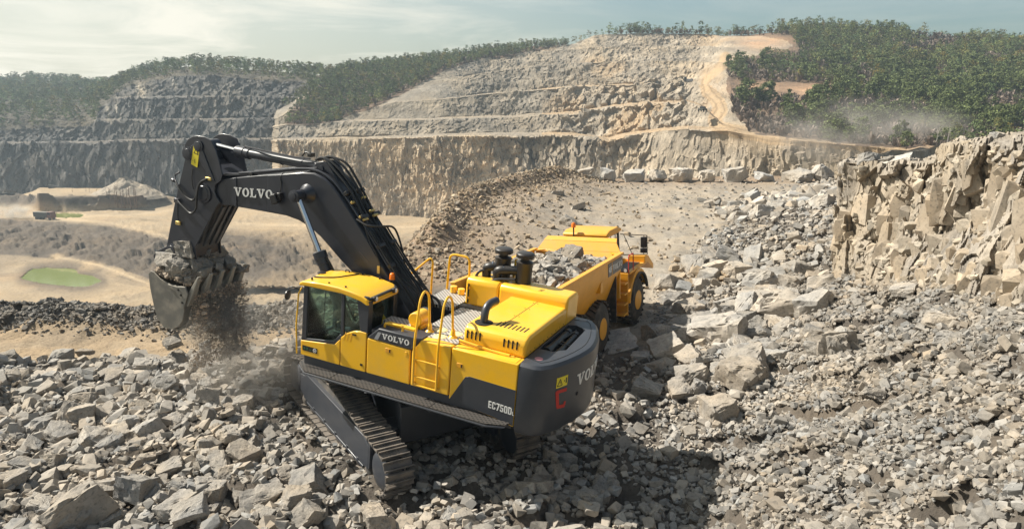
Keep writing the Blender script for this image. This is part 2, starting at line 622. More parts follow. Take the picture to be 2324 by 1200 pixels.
# ---- main quarry hill: benches surveyed from the photo as (column, row, distance)
u = np.concatenate([np.linspace(632, 1700, 800), np.linspace(1700, 2750, 420)[1:]])
kB = [(632, 500, 316), (800, 500, 303), (1000, 500, 288), (1100, 495, 283), (1300, 480, 270), (1700, 470, 226), (2130, 470, 168), (2750, 480, 135)]
k1 = [(632, 319, 320), (660, 318, 318), (800, 316, 307), (1000, 309, 293), (1150, 307, 289), (1290, 306, 279), (1380, 320, 266), (1450, 303, 264), (1560, 292, 248), (1650, 296, 234), (1700, 306, 224), (1800, 318, 207), (2000, 335, 182), (2130, 351, 168), (2324, 372, 152), (2750, 400, 132)]
k2 = [(632, 286, 334), (650, 283, 333), (700, 284, 330), (780, 277, 325), (1000, 272, 314), (1160, 267, 310), (1300, 258, 303), (1400, 242, 295), (1450, 236, 287), (1560, 232, 272), (1590, 240, 264), (1640, 284, 247), (1700, 300, 236), (1800, 312, 218), (2000, 329, 194), (2130, 346, 178), (2324, 366, 162), (2750, 395, 142)]
k3 = [(632, 268, 345), (660, 250, 346), (780, 262, 345), (900, 232, 346), (1000, 226, 343), (1100, 214, 345), (1200, 206, 345), (1300, 196, 341), (1400, 192, 334), (1500, 189, 326), (1560, 188, 318), (1600, 192, 306), (1640, 215, 290), (1700, 235, 280), (1800, 245, 265), (2000, 258, 245), (2324, 275, 225), (2750, 295, 200)]
k4 = [(632, 258, 355), (690, 228, 360), (800, 222, 366), (900, 205, 374), (1000, 180, 382), (1100, 166, 384), (1200, 152, 382), (1330, 142, 378), (1450, 140, 374), (1560, 138, 368), (1640, 142, 355), (1700, 165, 340), (1800, 180, 325), (2000, 192, 310), (2324, 205, 290), (2750, 225, 270)]
k5 = [(632, 250, 362), (705, 206, 376), (800, 182, 398), (900, 166, 418), (1000, 150, 428), (1100, 132, 433), (1200, 120, 435), (1300, 113, 430), (1340, 108, 424), (1450, 107, 420), (1560, 106, 415), (1640, 106, 404), (1700, 115, 392), (1800, 130, 380), (2000, 135, 370), (2324, 148, 350), (2750, 170, 330)]
k6 = [(632, 249, 364), (690, 216, 372), (706, 201, 382), (740, 172, 412), (800, 155, 442), (870, 148, 457), (950, 139, 464), (1050, 127, 467), (1130, 114, 468), (1200, 107, 470), (1290, 105, 466), (1330, 89, 456), (1350, 80, 452), (1450, 76, 450), (1600, 78, 448), (1640, 82, 442), (1700, 80, 440), (1800, 68, 440), (1850, 63, 438), (2000, 70, 430), (2100, 84, 425), (2324, 100, 415), (2750, 135, 400)]
fb = 1 - sstep(1585, 1660, u)              # benches only exist on the quarried part
fl = sstep(950, 1120, u) * fb


def shelf(Pn, w_, f):
    w_ = w_ if np.isscalar(w_) else np.maximum(w_, 1.0)
    q = Pn.copy(); q[:, 1] += w_ * f + .6; q[:, 0] += (w_ * f + .6) * (Pn[:, 0] / Pn[:, 1]); q[:, 2] += .25 * f + .1; return q


r1, r2, r3, r4, r5, r6 = [pxkeys(k, u) for k in (k1, k2, k3, k4, k5, k6)]
rB = pxkeys(kB, u); rB[:, 2] -= 2
froad = 1.0 + 0 * u
gap = lambda a, b: .72 * (b[:, 1] - a[:, 1])
rows = [rB, r1, shelf(r1, np.maximum(gap(r1, r2) * .8, 9), froad), r2, shelf(r2, gap(r2, r3), fb), r3, shelf(r3, gap(r3, r4), fl), r4, shelf(r4, gap(r4, r5), fl), r5, shelf(r5, gap(r5, r6) * .8, fl), r6]
back = r6.copy(); back[:, 1] += 90; back[:, 2] -= 25
rows.append(back)
P, rp_ = loft(rows, [104, 5, 30, 5, 40, 5, 38, 5, 28, 5, 22, 3])
# side that turns away behind the left corner
side = []
for k in range(6, 0, -1):
    s_ = P[:, :1].copy(); s_[..., 1] += 8 * k; s_[..., 0] += -3.6 * k; s_[..., 2] -= .5 * k; side.append(s_)
P = np.concatenate(side + [P], 1)
U = np.concatenate([np.full(6, 632.0), u])
PX0 = to_px(P)
hillP0 = P.copy()
rr = rp_[:, None] + 0 * U[None]
cliffy = np.where(np.floor(np.maximum(rr - 1e-6, 0)).astype(int) % 2 == 0, 1.0, .18)
fbU = (1 - sstep(1600, 1690, U))[None]; flU = sstep(930, 1120, U)[None]
amp = cliffy * np.where(rr <= 1, 1, np.where(rr <= 3, fbU * .9 + .15, np.where(rr <= 5, fbU * (.25 + .75 * flU) + .1, fbU * flU + .1)))
nrm = normals(P)
nrm = np.where((nrm[..., 1:2] > 0), -nrm, nrm)
q = P * np.array([1 / 5.5, 1 / 5.5, 1 / 13.0])
dsp = 1.25 * facets(P * np.array([1 / 3.4, 1 / 3.4, 1 / 9.0]), 3, .7) + .75 * facets(P * np.array([1 / 1.5, 1 / 1.5, 1 / 2.6]), 9, .8) + 2.2 * fbm(P / 16.0, 3, 5)
up_ = .22 * facets(P / 3.4, 103, .7) + .30 * facets(P * np.array([1 / 1.5, 1 / 1.5, 1 / 2.6]), 104, .8) + 1.5 * fbm(P / 14.0, 3, 6) + .5 * fbm(P / np.array([3, 3, 8.]), 2, 110)
colz = sstep(1230, 1290, U)[None] * sstep(1575, 1540, U)[None] * ((rr > 2) & (rr <= 5))
up_ = up_ + colz * 1.5 * facets(P * np.array([1 / 3.2, 1 / 3.2, 1 / 12.0]), 105, .6)
lower = (rr <= 1) & (U[None] < 1110)
dsp = np.where(lower, dsp * .20 + .55 * facets(P * np.array([1 / 2.6, 1 / 2.6, 1 / 14.0]), 4, .7) + .45 * facets(P * np.array([1 / 1.3, 1 / 1.3, 1 / 2.6]), 106, .9) + .5 * fbm(P / np.array([4, 4, 2.]), 3, 107), dsp) * np.clip(.75 + 1.1 * fbm(P / 18, 2, 108), .15, 1.5) + 3.0 * fbm(P / np.array([34, 34, 60.]), 2, 109)
dsp = np.where(rr > 1, up_, dsp)
rdx = seg_dist(PX0[..., 0], PX0[..., 1], [(1648, 128), (1640, 148), (1618, 168), (1600, 188), (1606, 208), (1630, 230), (1636, 250), (1620, 270), (1628, 286), (1660, 297), (1700, 304), (1800, 316), (2000, 333), (2130, 350), (2324, 370)])
edge = (1 - .85 * np.exp(-(rdx / 16) ** 2)) * (1 - np.exp(-((rr - np.round(rr)) / .02) ** 2) * .6)
P = P + nrm * (dsp * amp * edge)[..., None]
P[..., 2] += fbm(P / 7.0, 3, 21) * .7 * (1 - cliffy)
PXs = to_px(P)
ridge_tree_rows = rr
# albedo by material zone (rock / sandy bench / forest floor / weathered orange)
FOREST_L = [(648, 282), (662, 250), (705, 200), (800, 150), (950, 130), (1130, 100), (1290, 90), (1290, 104), (1180, 122), (1080, 140), (1000, 165), (930, 203), (860, 236), (770, 275), (700, 284)]
FOREST_R = [(1345, 78), (1480, 55), (1850, 38), (2324, 75), (2750, 110), (2750, 420), (2324, 368), (2130, 347), (2000, 331), (1800, 314), (1700, 300), (1690, 290), (1664, 255), (1655, 205), (1656, 150), (1700, 128), (1800, 108), (1790, 92), (1690, 84), (1600, 77)]
px_, py_ = PX0[..., 0], PX0[..., 1]
jx, jy = px_ + 14 * fbm(P / 14, 3, 31), py_ + 10 * fbm(P / 14, 3, 33)
forest = in_poly(jx, jy, FOREST_L) | in_poly(jx, jy, FOREST_R)
pale = sstep(1080, 1500, px_) * (1 - sstep(1650, 1900, px_) * 0)
rock = np.array([.27, .24, .20]) * (1 - pale[..., None]) + np.array([.375, .325, .262]) * pale[..., None]
rock = rock * (1 + .24 * fbm(P / np.array([9, 9, 5.]), 4, 41) + .42 * fbm(P / np.array([1.6, 1.6, 9.]), 3, 46) * (rr <= 1) + .22 * fbm(P / 1.8, 3, 47))[..., None]
rock = rock * (1 - (.15 + .30 * (rr <= 1)) * sstep(.28, .5, fbm(P / np.array([3.5, 3.5, 5.]), 4, 48)))[..., None]
rock = rock * np.where(((rr <= 1) & (px_ < 1180))[..., None], np.array([1.66, 1.54, 1.38]), 1.0)
rows_strata = 1 + .12 * np.sin(P[..., 2] * 1.1 + 3 * fbm(P / 20, 2, 44))
rock = rock * rows_strata[..., None]
sand = np.array([.43, .325, .215])
sm = np.clip((1 - cliffy) * 1.1, 0, .9) * fbU
ROAD = [(1648, 128), (1640, 148), (1618, 168), (1600, 188), (1606, 208), (1630, 230), (1636, 250), (1620, 270), (1628, 286), (1660, 297), (1700, 304), (1800, 316), (2000, 333), (2130, 350), (2324, 370)]
RAMP = [(1375, 322), (1430, 285), (1490, 240)]
rd = seg_dist(px_, py_, ROAD) + 4 * fbm(P / 6, 2, 51)
sm = np.maximum(sm, 1 - sstep(np.where(py_ > 195, 13, 8), np.where(py_ > 195, 18, 13), rd))
sm = np.maximum(sm, (1 - sstep(9, 22, seg_dist(px_, py_, RAMP) + 5 * fbm(P / 6, 2, 52))) * .9)
sm = np.maximum(sm, .65 * sstep(.15, .6, fbm(P / 22, 3, 53)) * sstep(1000, 1300, px_) * (rr > 1))
sm = np.maximum(sm, .55 * sstep(1560, 1700, px_) * (rr <= 1.0) * sstep(360, 300, py_))
# pale chalk-coloured dust that runs down the lower face on the right
rock = np.where((rr <= 1)[..., None], rock * (1 + .40 * (sstep(1100, 1500, px_) * sstep(340, 420, py_)))[..., None], rock)
sand = np.where((px_ < 1230)[..., None], np.array([.33, .285, .23]), sand)
tint = rock * (1 - sm[..., None]) + sand * sm[..., None]
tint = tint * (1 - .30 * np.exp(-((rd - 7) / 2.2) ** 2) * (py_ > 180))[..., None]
orange = .75 * np.exp(-((px_ - 1730) / 58) ** 2 - ((py_ - 97) / 16) ** 2) + .9 * np.exp(-((px_ - 1850) / 60) ** 2 - ((py_ - 207) / 16) ** 2) + .5 * np.exp(-((px_ - 1720) / 60) ** 2 - ((py_ - 200) / 18) ** 2)
orange = np.clip(orange * (1.1 + .8 * fbm(P / 5, 3, 61)), 0, 1)
floor_ = np.array([.155, .115, .088]) * (1 + .4 * fbm(P / 6, 3, 62))[..., None]
tint = np.where(forest[..., None], floor_, tint)
tint = tint * (1 - orange[..., None]) + np.array([.52, .34, .22]) * orange[..., None]
nr, nc = P.shape[:2]
HILL = P
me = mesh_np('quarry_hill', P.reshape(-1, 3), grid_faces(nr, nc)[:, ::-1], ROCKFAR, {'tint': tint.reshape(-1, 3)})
tag(obj_of('quarry_hill', me), kind='structure')

# ---- far shaded quarry wall on the left
uL = np.linspace(-420, 790, 620)
lB = [(-420, 442, 362), (0, 440, 358), (200, 440, 354), (400, 441, 347), (640, 444, 340), (790, 444, 334)]
l1 = [(-420, 330, 372), (0, 325, 368), (200, 324, 363), (280, 320, 360), (400, 318, 353), (650, 316, 346), (790, 316, 340)]
l2 = [(-420, 262, 390), (0, 268, 388), (195, 280, 384), (220, 272, 376), (400, 272, 367), (660, 270, 360), (790, 270, 354)]
l3 = [(-420, 225, 440), (0, 235, 445), (150, 240, 435), (212, 245, 405), (262, 224, 390), (300, 220, 386), (400, 219, 382), (690, 221, 375), (790, 221, 369)]
l4 = [(-420, 200, 530), (0, 205, 530), (150, 212, 510), (215, 216, 470), (290, 192, 415), (390, 174, 404), (500, 172, 400), (690, 186, 394), (790, 187, 388)]
l5 = [(-420, 196, 620), (-100, 194, 620), (0, 186, 600), (60, 182, 600), (140, 186, 590), (200, 195, 570), (250, 197, 540), (300, 180, 470), (340, 164, 450), (400, 153, 440), (460, 150, 435), (520, 155, 435), (600, 161, 432), (700, 169, 428), (790, 178, 425)]
q1, q2, q3, q4, q5 = [pxkeys(k, uL) for k in (l1, l2, l3, l4, l5)]
qB = pxkeys(lB, uL)
f3 = sstep(215, 270, uL)
rows = [qB, q1, shelf(q1, 7, 1 + 0 * uL), q2, shelf(q2, 7, sstep(190, 230, uL)), q3, shelf(q3, 7, f3), q4, shelf(q4, 4, f3), q5]
bk = q5.copy(); bk[:, 1] += 150; bk[:, 2] -= 30
rows.append(bk)
P, rp_ = loft(rows, [56, 3, 26, 3, 28, 3, 24, 3, 14, 3])
PX0 = to_px(P); px_, py_ = PX0[..., 0], PX0[..., 1]
rr = rp_[:, None] + 0 * uL[None]
cliffy = np.where(np.floor(np.maximum(rr - 1e-6, 0)).astype(int) % 2 == 0, 1.0, .2)
FOREST_F = [(-420, 170), (0, 170), (60, 165), (140, 168), (200, 185), (250, 188), (300, 165), (340, 150), (460, 132), (600, 145), (790, 160), (790, 186), (690, 186), (500, 172), (390, 174), (290, 200), (225, 250), (205, 290), (-420, 300)]
forest = in_poly(px_, py_ + 8 * fbm(P / 18, 3, 71), FOREST_F)
nrm = normals(P); nrm = np.where(nrm[..., 1:2] > 0, -nrm, nrm)
dsp = 1.0 * facets(P * np.array([1 / 4., 1 / 4., 1 / 22.]), 13, .6) + .6 * facets(P * np.array([1 / 1.8, 1 / 1.8, 1 / 9.]), 15, .8) + 1.8 * fbm(P / 20, 3, 16)
P = P + nrm * (dsp * cliffy * np.where(forest, .3, 1))[..., None]
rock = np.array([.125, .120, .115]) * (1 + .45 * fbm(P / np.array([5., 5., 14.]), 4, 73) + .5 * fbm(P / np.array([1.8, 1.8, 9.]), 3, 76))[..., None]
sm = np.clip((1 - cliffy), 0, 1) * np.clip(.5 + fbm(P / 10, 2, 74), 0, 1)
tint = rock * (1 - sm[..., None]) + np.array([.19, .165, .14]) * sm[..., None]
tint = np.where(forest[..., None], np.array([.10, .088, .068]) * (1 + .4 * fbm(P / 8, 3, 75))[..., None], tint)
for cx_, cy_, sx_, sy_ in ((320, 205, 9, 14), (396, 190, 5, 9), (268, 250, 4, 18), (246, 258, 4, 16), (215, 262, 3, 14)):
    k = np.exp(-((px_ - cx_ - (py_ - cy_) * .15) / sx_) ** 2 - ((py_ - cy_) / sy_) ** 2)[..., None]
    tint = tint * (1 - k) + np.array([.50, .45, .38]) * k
FARW = P; FARWF = forest
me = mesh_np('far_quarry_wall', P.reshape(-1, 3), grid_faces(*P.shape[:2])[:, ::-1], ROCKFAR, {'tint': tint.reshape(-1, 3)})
tag(obj_of('far_quarry_wall', me), kind='structure')

# ---- distant mountain
um = np.linspace(-900, 700, 60)
pm = at_d(um, 176 + 10 * np.sin(um / 90.) + 14 * (um > 60), 3800 + 0 * um)
b2 = pm.copy(); b2[:, 2] = -60; b3 = pm.copy(); b3[:, 1] += 900; b3[:, 2] = -60
P, _ = loft([b2, pm, b3], [3, 3])
tag(obj_of('distant_mountain', mesh_np('distant_mountain', P.reshape(-1, 3), grid_faces(*P.shape[:2])[:, ::-1], flat('mountain_forest', (.10, .13, .13), .9), smooth=True)), kind='structure')

# ---- pit floor
uf = np.linspace(-420, 1500, 520)


def zrow(keys, z):
    return at_z(uf, kin(keys, uf, 1), z if np.isscalar(z) else np.interp(uf, [a for a, _ in z], [b_ for _, b_ in z]))


f0 = zrow([(0, 780)], -43); f1 = zrow([(0, 705)], -42.6)
f2 = zrow([(-300, 668), (0, 668), (140, 655), (300, 662), (1150, 690)], -42.6)
f3_ = zrow([(-300, 600), (0, 603), (140, 606), (230, 620), (350, 650), (1150, 665)], -42.6)
f4 = zrow([(-300, 560), (0, 573), (140, 588), (250, 600), (350, 634), (480, 655), (1150, 650)], -41)
f5 = zrow([(-300, 505), (0, 500), (150, 506), (250, 514), (330, 530), (420, 548), (480, 526), (650, 528), (880, 541), (1150, 541)], [(0, -36.6), (300, -37), (420, -38), (480, -37), (1150, -37)])
f6 = zrow([(-300, 480), (0, 477), (150, 481), (400, 470), (650, 496), (1150, 497)], -37)
f7 = zrow([(-300, 458), (0, 456), (80, 450), (200, 447), (330, 447), (400, 448), (650, 472), (1150, 480)], [(-300, -37), (40, -36.5), (90, -31.5), (320, -31.5), (400, -36.5), (1150, -37)])
f8 = zrow([(-300, 432), (0, 433), (400, 434), (650, 438), (1150, 440)], [(-300, -39), (40, -38), (90, -32.6), (320, -32.6), (420, -39), (1150, -39)])
f9 = f8.copy(); f9[:, 1] += 60; f9[:, 0] *= 1 + 60 / f8[:, 1]
P, rp_ = loft([f0, f1, f2, f3_, f4, f5, f6, f7, f8, f9], [14, 18, 26, 16, 46, 18, 16, 20, 4])
PX0 = to_px(P); px_, py_ = PX0[..., 0], PX0[..., 1]
rr = rp_[:, None] + 0 * uf[None]
POND = [(49, 630), (70, 611), (105, 607), (140, 608), (168, 609), (178, 621), (210, 625), (231, 637), (203, 648), (182, 651), (147, 647), (94, 641), (63, 635)]
POND2 = [(122, 487), (128, 482), (160, 482), (185, 484), (193, 487), (180, 492), (150, 493), (128, 492)]
hole = in_poly(px_, py_, POND) | in_poly(px_, py_, POND2)
bank = np.clip(1 - np.abs(rr - 4.5) / .75, 0, 1)
wood = np.clip(1 - np.abs(rr - 6.75) / .55, 0, 1) * sstep(420, 330, px_)
P[..., 2] += bank * (1.3 * facets(P / 4.0, 23, .8) + .6 * facets(P / 1.6, 24, .8) + 1.6 * fbm(P / 14, 3, 25)) * .8
P[..., 2] += wood * (1.6 * facets(P / 6.0, 26, .8) + 2.2 * fbm(P / 22, 3, 27) + 1.2)
P[..., 2] += .35 * fbm(P / 9, 3, 28) + .25 * facets(P / 1.5, 29, .8) * sstep(.0, .4, fbm(P / 15, 2, 30))
P[..., 2] -= hole * 1.2
sand = np.array([.36, .285, .195]) * (1 + .20 * fbm(P / 12, 4, 81))[..., None]
grav = np.array([.115, .094, .074]) * (1 + .45 * fbm(P / 5, 4, 82))[..., None]
gm = np.clip(bank * 2.2 * sstep(760, 350, px_) + .75 * bank + wood * 1.7, 0, 1)
gm = np.maximum(gm, (.35 + .5 * fbm(P / 9, 3, 85)) * (rr > 2.6) * (rr < 4.1) * sstep(700, 300, px_))
gm = np.maximum(gm, sstep(.05, .45, fbm(P / 16, 4, 83)) * .75 * (rr > 3) * (rr < 5.2))
nearpond = np.exp(-(seg_dist(px_, py_, POND + POND[:1]) / 16) ** 2)
gm = np.maximum(gm, nearpond * .85)
TRK = [[(-60, 475), (100, 492), (250, 506), (330, 522), (400, 545)], [(120, 490), (260, 490), (400, 478)], [(120, 583), (220, 600), (330, 640), (420, 690)], [(480, 505), (700, 512), (900, 515), (1100, 515)]]
for tr in TRK:
    d_ = seg_dist(px_, py_, tr)
    k = np.exp(-(d_ / 6) ** 2); gm *= 1 - .9 * k
    sand = sand * (1 + .22 * np.exp(-(d_ / 3) ** 2))[..., None]
red = sstep(.25, .6, fbm(P / 18 + 40, 3, 84))[..., None] * .5
tint = sand * (1 - gm[..., None]) + grav * gm[..., None]
tint = tint * (1 - red) + np.array([.27, .195, .13]) * red
FLOOR = P; FLPX = PX0
tag(obj_of('pit_floor', mesh_np('pit_floor', P.reshape(-1, 3), grid_faces(*P.shape[:2])[:, ::-1], DIRT, {'tint': tint.reshape(-1, 3)}, smooth=True)), kind='structure')
for nm, poly, z, grow in (('pond', POND, -42.75, 1.10), ('pond', POND2, -37.3, 1.25)):
    c = np.mean(poly, 0)
    pts = [c + (np.array(p) - c) * grow for p in poly]
    V = [at_z(p[0], p[1], z) for p in pts]
    me = bpy.data.meshes.new(nm); me.from_pydata([tuple(v) for v in V], [], [tuple(range(len(V)))]); me.materials.append(WATER)
    if me.polygons[0].normal.z < 0: me.flip_normals()
    tag(obj_of(nm, me), kind='structure')

# ---- one wide sheet under everything, to the horizon
gs = MB(); gs.add([(-9000, -400, -48), (9000, -400, -48), (9000, 14000, -48), (-9000, 14000, -48)], [(0, 1, 2, 3)])
tag(gs.build('ground', flat('far_ground', (.20, .19, .15), .95), smooth=False), kind='structure')

# ---- near bench: rubble mound, haul road, plateau, debris slope
PLAT = [(-90, 31.2), (-10, 31.5), (-6.5, 34), (-6.2, 43), (-4.8, 57), (2.0, 70), (6.5, 76.5), (34, 80), (90, 92), (90, -20), (-90, -20)]
toeK = [(4, 2.0), (10, 2.6), (13, 3.2), (17, 4.6), (22, 5.6), (27, 6.4), (32, 7.6), (38, 9.4), (45, 12.2), (55, 17), (70, 27), (80, 35)]
footK = [(4, 8.2), (10, 9.4), (15, 10.8), (20, 12.2), (27, 14.0), (33, 15.6), (45, 22), (60, 30), (80, 42)]
footZ = [(4, 5.4), (10, 5.0), (15, 4.3), (20, 3.5), (27, 2.4), (33, 1.9), (45, 3.2), (80, 3.2)]


def ground_base(x, y):
    zm = np.interp(x, [-16, -9, -6.0, -3, 0, 5], [.42, .66, 1.02, .72, .60, .52]) + .06 * (np.clip(y, 11, 22) - 17.4) * np.interp(x, [-9, -6], [.2, 1.0])
    crest = np.interp(x, [-40, -12, -7, -3, 1, 6], [22.6, 22.9, 23.6, 22.0, 20.0, 19.0])
    wid = np.interp(x, [-8, 0], [2.4, 7.0])
    t_ = sstep(crest, crest + wid, y)
    road = np.interp(x, [-9, 0], [.15, .5]) + .012 * np.clip(y - 40, 0, 40)
    z = zm * (1 - t_) + road * t_
    z = z + (.48 + .18 * np.sin(x * .6)) * np.exp(-((y - 29.2 - .25 * np.sin(x * .5)) / 1.15) ** 2) * sstep(-3.5, -7, x)
    toe = np.interp(y, [k[0] for k in toeK], [k[1] for k in toeK])
    foot = np.interp(y, [k[0] for k in footK], [k[1] for k in footK]); fz = np.interp(y, [k[0] for k in footZ], [k[1] for k in footZ])
    s_ = np.clip((x - toe) / (foot - toe), 0, 1.25)
    s_ = s_ ** 1.25
    z = z + (fz - z) * s_
    up2 = sstep(2.2, 4.8, x - foot) * sstep(36, 30, y)      # solid ground behind the rock face
    z = z + (6.1 - z) * up2
    inside = in_poly(x, y, PLAT)
    d_ = seg_dist(x, y, PLAT[:9])
    bermw = sstep(38, 44, y) * sstep(78, 70, y) * sstep(12, 4, x)
    z = z + inside * 1.5 * np.exp(-((d_ - 1.6) / 1.3) ** 2) * bermw
    # tongue of the heap that spills over the plateau's left edge
    z = z + inside * bermw * 1.0 * np.exp(-((d_ - 5) / 3.5) ** 2) * sstep(38, 50, y)
    return np.where(inside, z, z - .85 * d_)


def ground_h(x, y):
    z = ground_base(x, y)
    P_ = np.stack([x, y, 0 * x], -1)
    rough = .35 + .65 * np.clip(sstep(26, 20, y) + sstep(-3, -6, x) * sstep(33, 31, y) * sstep(27, 28.5, y) + sstep(0, 1, (x - np.interp(y, [k[0] for k in toeK], [k[1] for k in toeK])) / 1.5), 0, 1)
    return z + rough * (.16 * facets(P_ / .9, 101, .8) + .07 * facets(P_ / .32, 102, .8) + .30 * fbm(P_ / 3.0, 3, 103))


xs = np.concatenate([np.arange(-80, -24, 2.0), np.arange(-24, 20, .17), np.arange(20, 50, .5), np.arange(50, 92, 2)])
ys = np.concatenate([np.arange(-12, 9, 1.5), np.arange(9, 33, .17), np.arange(33, 88, .42), np.arange(88, 130, 2.0)])
X, Y = np.meshgrid(xs, ys)
Z = ground_h(X, Y)
P = np.stack([X, Y, Z], -1)
heap_m = sstep(33, 36, Y) * np.exp(-(seg_dist(X, Y, PLAT[:9]) / 6.5) ** 2) * in_poly(X, Y, PLAT)
road_m = sstep(22, 27, Y) * sstep(-4, -1, X) * sstep(1.5, -1.0, X - np.interp(Y, [k[0] for k in toeK], [k[1] for k in toeK])) * (Y < 84)
strip = sstep(23.6, 24.6, Y) * sstep(28.6, 27.6, Y) * sstep(-5, -8, X)
tint = np.array([.125, .111, .097]) * (1 + .25 * fbm(P / 2.2, 4, 111))[..., None]
tint = tint * (1 - road_m[..., None]) + (np.array([.335, .30, .255]) * (1 + .16 * fbm(P / 5, 4, 112) + .10 * fbm(P / np.array([.7, 3.0, 1]), 3, 114))[..., None]) * road_m[..., None]
tint = tint * (1 - heap_m[..., None]) + (np.array([.27, .205, .15]) * (1 + .25 * fbm(P / 2.5, 4, 115))[..., None]) * heap_m[..., None]
ruts = np.zeros_like(X)
for off in (-3.6, -1.4, 1.2, 3.4):
    cx_ = np.interp(Y, [25, 35, 50, 65, 80], [3.0, 7.4, 12.5, 16, 19]) + off
    ruts = np.maximum(ruts, np.exp(-((X - cx_) / .55) ** 2))
tint = tint * (1 + .14 * (ruts * road_m)[..., None])
tint = tint * (1 - strip[..., None]) + (np.array([.34, .27, .19]) * (1 + .15 * fbm(P / 1.5, 4, 113))[..., None]) * strip[..., None]
tag(obj_of('quarry_ground', mesh_np('quarry_ground', P.reshape(-1, 3), grid_faces(len(ys), len(xs)), GROUND, {'tint': tint.reshape(-1, 3)}, smooth=True)), kind='structure')

# ---- near broken rock face on the right
un = np.concatenate([np.linspace(1896, 2120, 170), np.linspace(2122, 2136, 14), np.linspace(2138, 2760, 330)])
nB = [(1896, 640, 30), (1925, 700, 27.5), (2000, 735, 24.8), (2100, 770, 21.5), (2200, 800, 18.8), (2324, 830, 16.2), (2500, 850, 13.6), (2760, 900, 11)]
nM = [(1896, 520, 31), (1940, 560, 28.2), (2000, 600, 26), (2100, 610, 22.8), (2200, 600, 20.2), (2324, 600, 17.6), (2500, 600, 15), (2760, 600, 12.4)]
nN = [(1896, 500, 31.4), (1940, 535, 28.7), (2000, 560, 27.0), (2100, 545, 24.0), (2200, 500, 21.6), (2324, 480, 18.9), (2500, 470, 16), (2760, 460, 13.4)]
nT = [(1896, 376, 32.5), (1905, 372, 30.3), (2000, 374, 28.4), (2118, 376, 25.8), (2124, 366, 24.9), (2132, 336, 24.3), (2150, 328, 23.6), (2200, 322, 22.6), (2324, 319, 19.9), (2500, 316, 17.2), (2760, 310, 14.5)]
a0, a1, a2, a3 = [pxkeys(k, un) for k in (nB, nM, nN, nT)]
a0[:, 2] -= .4
a4 = a3 + np.array([1.4, 1.9, .10]); a5 = a3 + np.array([9, 12, -4.0])
P, rp_ = loft([a0, a1, a2, a3, a4, a5], [70, 22, 80, 14, 6])
endc = []
for k in range(10, 0, -1):
    s_ = P[:, :1].copy(); s_[..., 1] += 1.6 * k; s_[..., 0] += 1.5 * k; endc.append(s_)
endr = []
for k in range(1, 15):
    s_ = P[:, -1:].copy(); s_[..., 1] -= .75 * k; s_[..., 0] += -.12 * k; endr.append(s_)
P = np.concatenate(endc + [P] + endr, 1)
nrm = np.zeros_like(P) + np.array([-.66, -.70, .26])
rr = rp_[:, None] + 0 * P[..., 0]
cl_ = np.where(rr <= 1, .55, np.where(rr <= 2, .6, np.where(rr <= 3, 1.0, .25)))
q = P @ np.array([[.80, .60, 0], [-.60, .80, 0], [.10, .0, 1]]).T
dsp = .40 * facets(q * np.array([1 / 1.9, 1 / 1.9, 1 / 3.0]), 121, .95) + .17 * facets(q * np.array([1 / .75, 1 / .75, 1 / 1.15]), 122, .95) + .05 * facets(q * np.array([1 / .25, 1 / .25, 1 / .45]), 123, .9) + .45 * fbm(P / 3.5, 3, 124) - .35 * sstep(.62, .85, facets(q * np.array([1 / .9, 1 / .9, 1 / 3.0]), 127, .2)) * (rr > .6)
P = P + nrm * (dsp * cl_)[..., None]
P[..., 2] += np.where(rr > 2.9, .12 * facets(P / .5, 125, .8) + .15 * fbm(P / 1.2, 3, 126), 0)
FACE = P; FACEN = nrm
tag(obj_of('rock_face', mesh_np('rock_face', P.reshape(-1, 3), grid_faces(*P.shape[:2])[:, ::-1], ROCKNEAR)), kind='structure')

# ================================================================== THE EXCAVATOR (x forward, y left, z up; metres)
MR = Matrix(((-0.91017, -0.40567, 0.08378), (0.40255, -0.91392, -0.05201), (0.09766, -0.01361, 0.99513))).to_4x4()
MEX = Matrix.Translation((-2.4415, 17.4191, 1.3640)) @ MR
ex = empty('excavator', MEX, 'large yellow crawler excavator with dark grey boom lifting a full bucket of rock', 'excavator')
YL = 1.78


def both(fn):                      # call for left (+1) and right (-1)
    return [fn(s) for s in (1, -1)]


def poly_pr(name, poly, y0, y1, mat, parent=None, bevel=.015, **k):
    return MB().prism(poly, 'y', y0, y1).build(name, mat, parent or ex, bevel=bevel, **k)


# ---- undercarriage, yawed under the upper structure
TY = R(-31.0)
uc = empty('undercarriage', parent=ex)
uc.rotation_euler = (0, 0, TY)
m = MB()
m.prism([(-1.35, -1.1), (-.6, -.85), (.6, -.85), (1.35, -1.1), (1.35, 1.1), (.6, .85), (-.6, .85), (-1.35, 1.1)], 'z', .05, .98)
for sx in (-1, 1):
    for sy in (-1, 1):
        m.box((sx * .95, sy * 1.15, .20), (.55, .9, .46))
m.build('car_body', GREY, uc, bevel=.03)
MB().cyl((0, 0, .95), (0, 0, 1.26), .92, n=40).build('swing_ring', GREY, uc, bevel=.02)


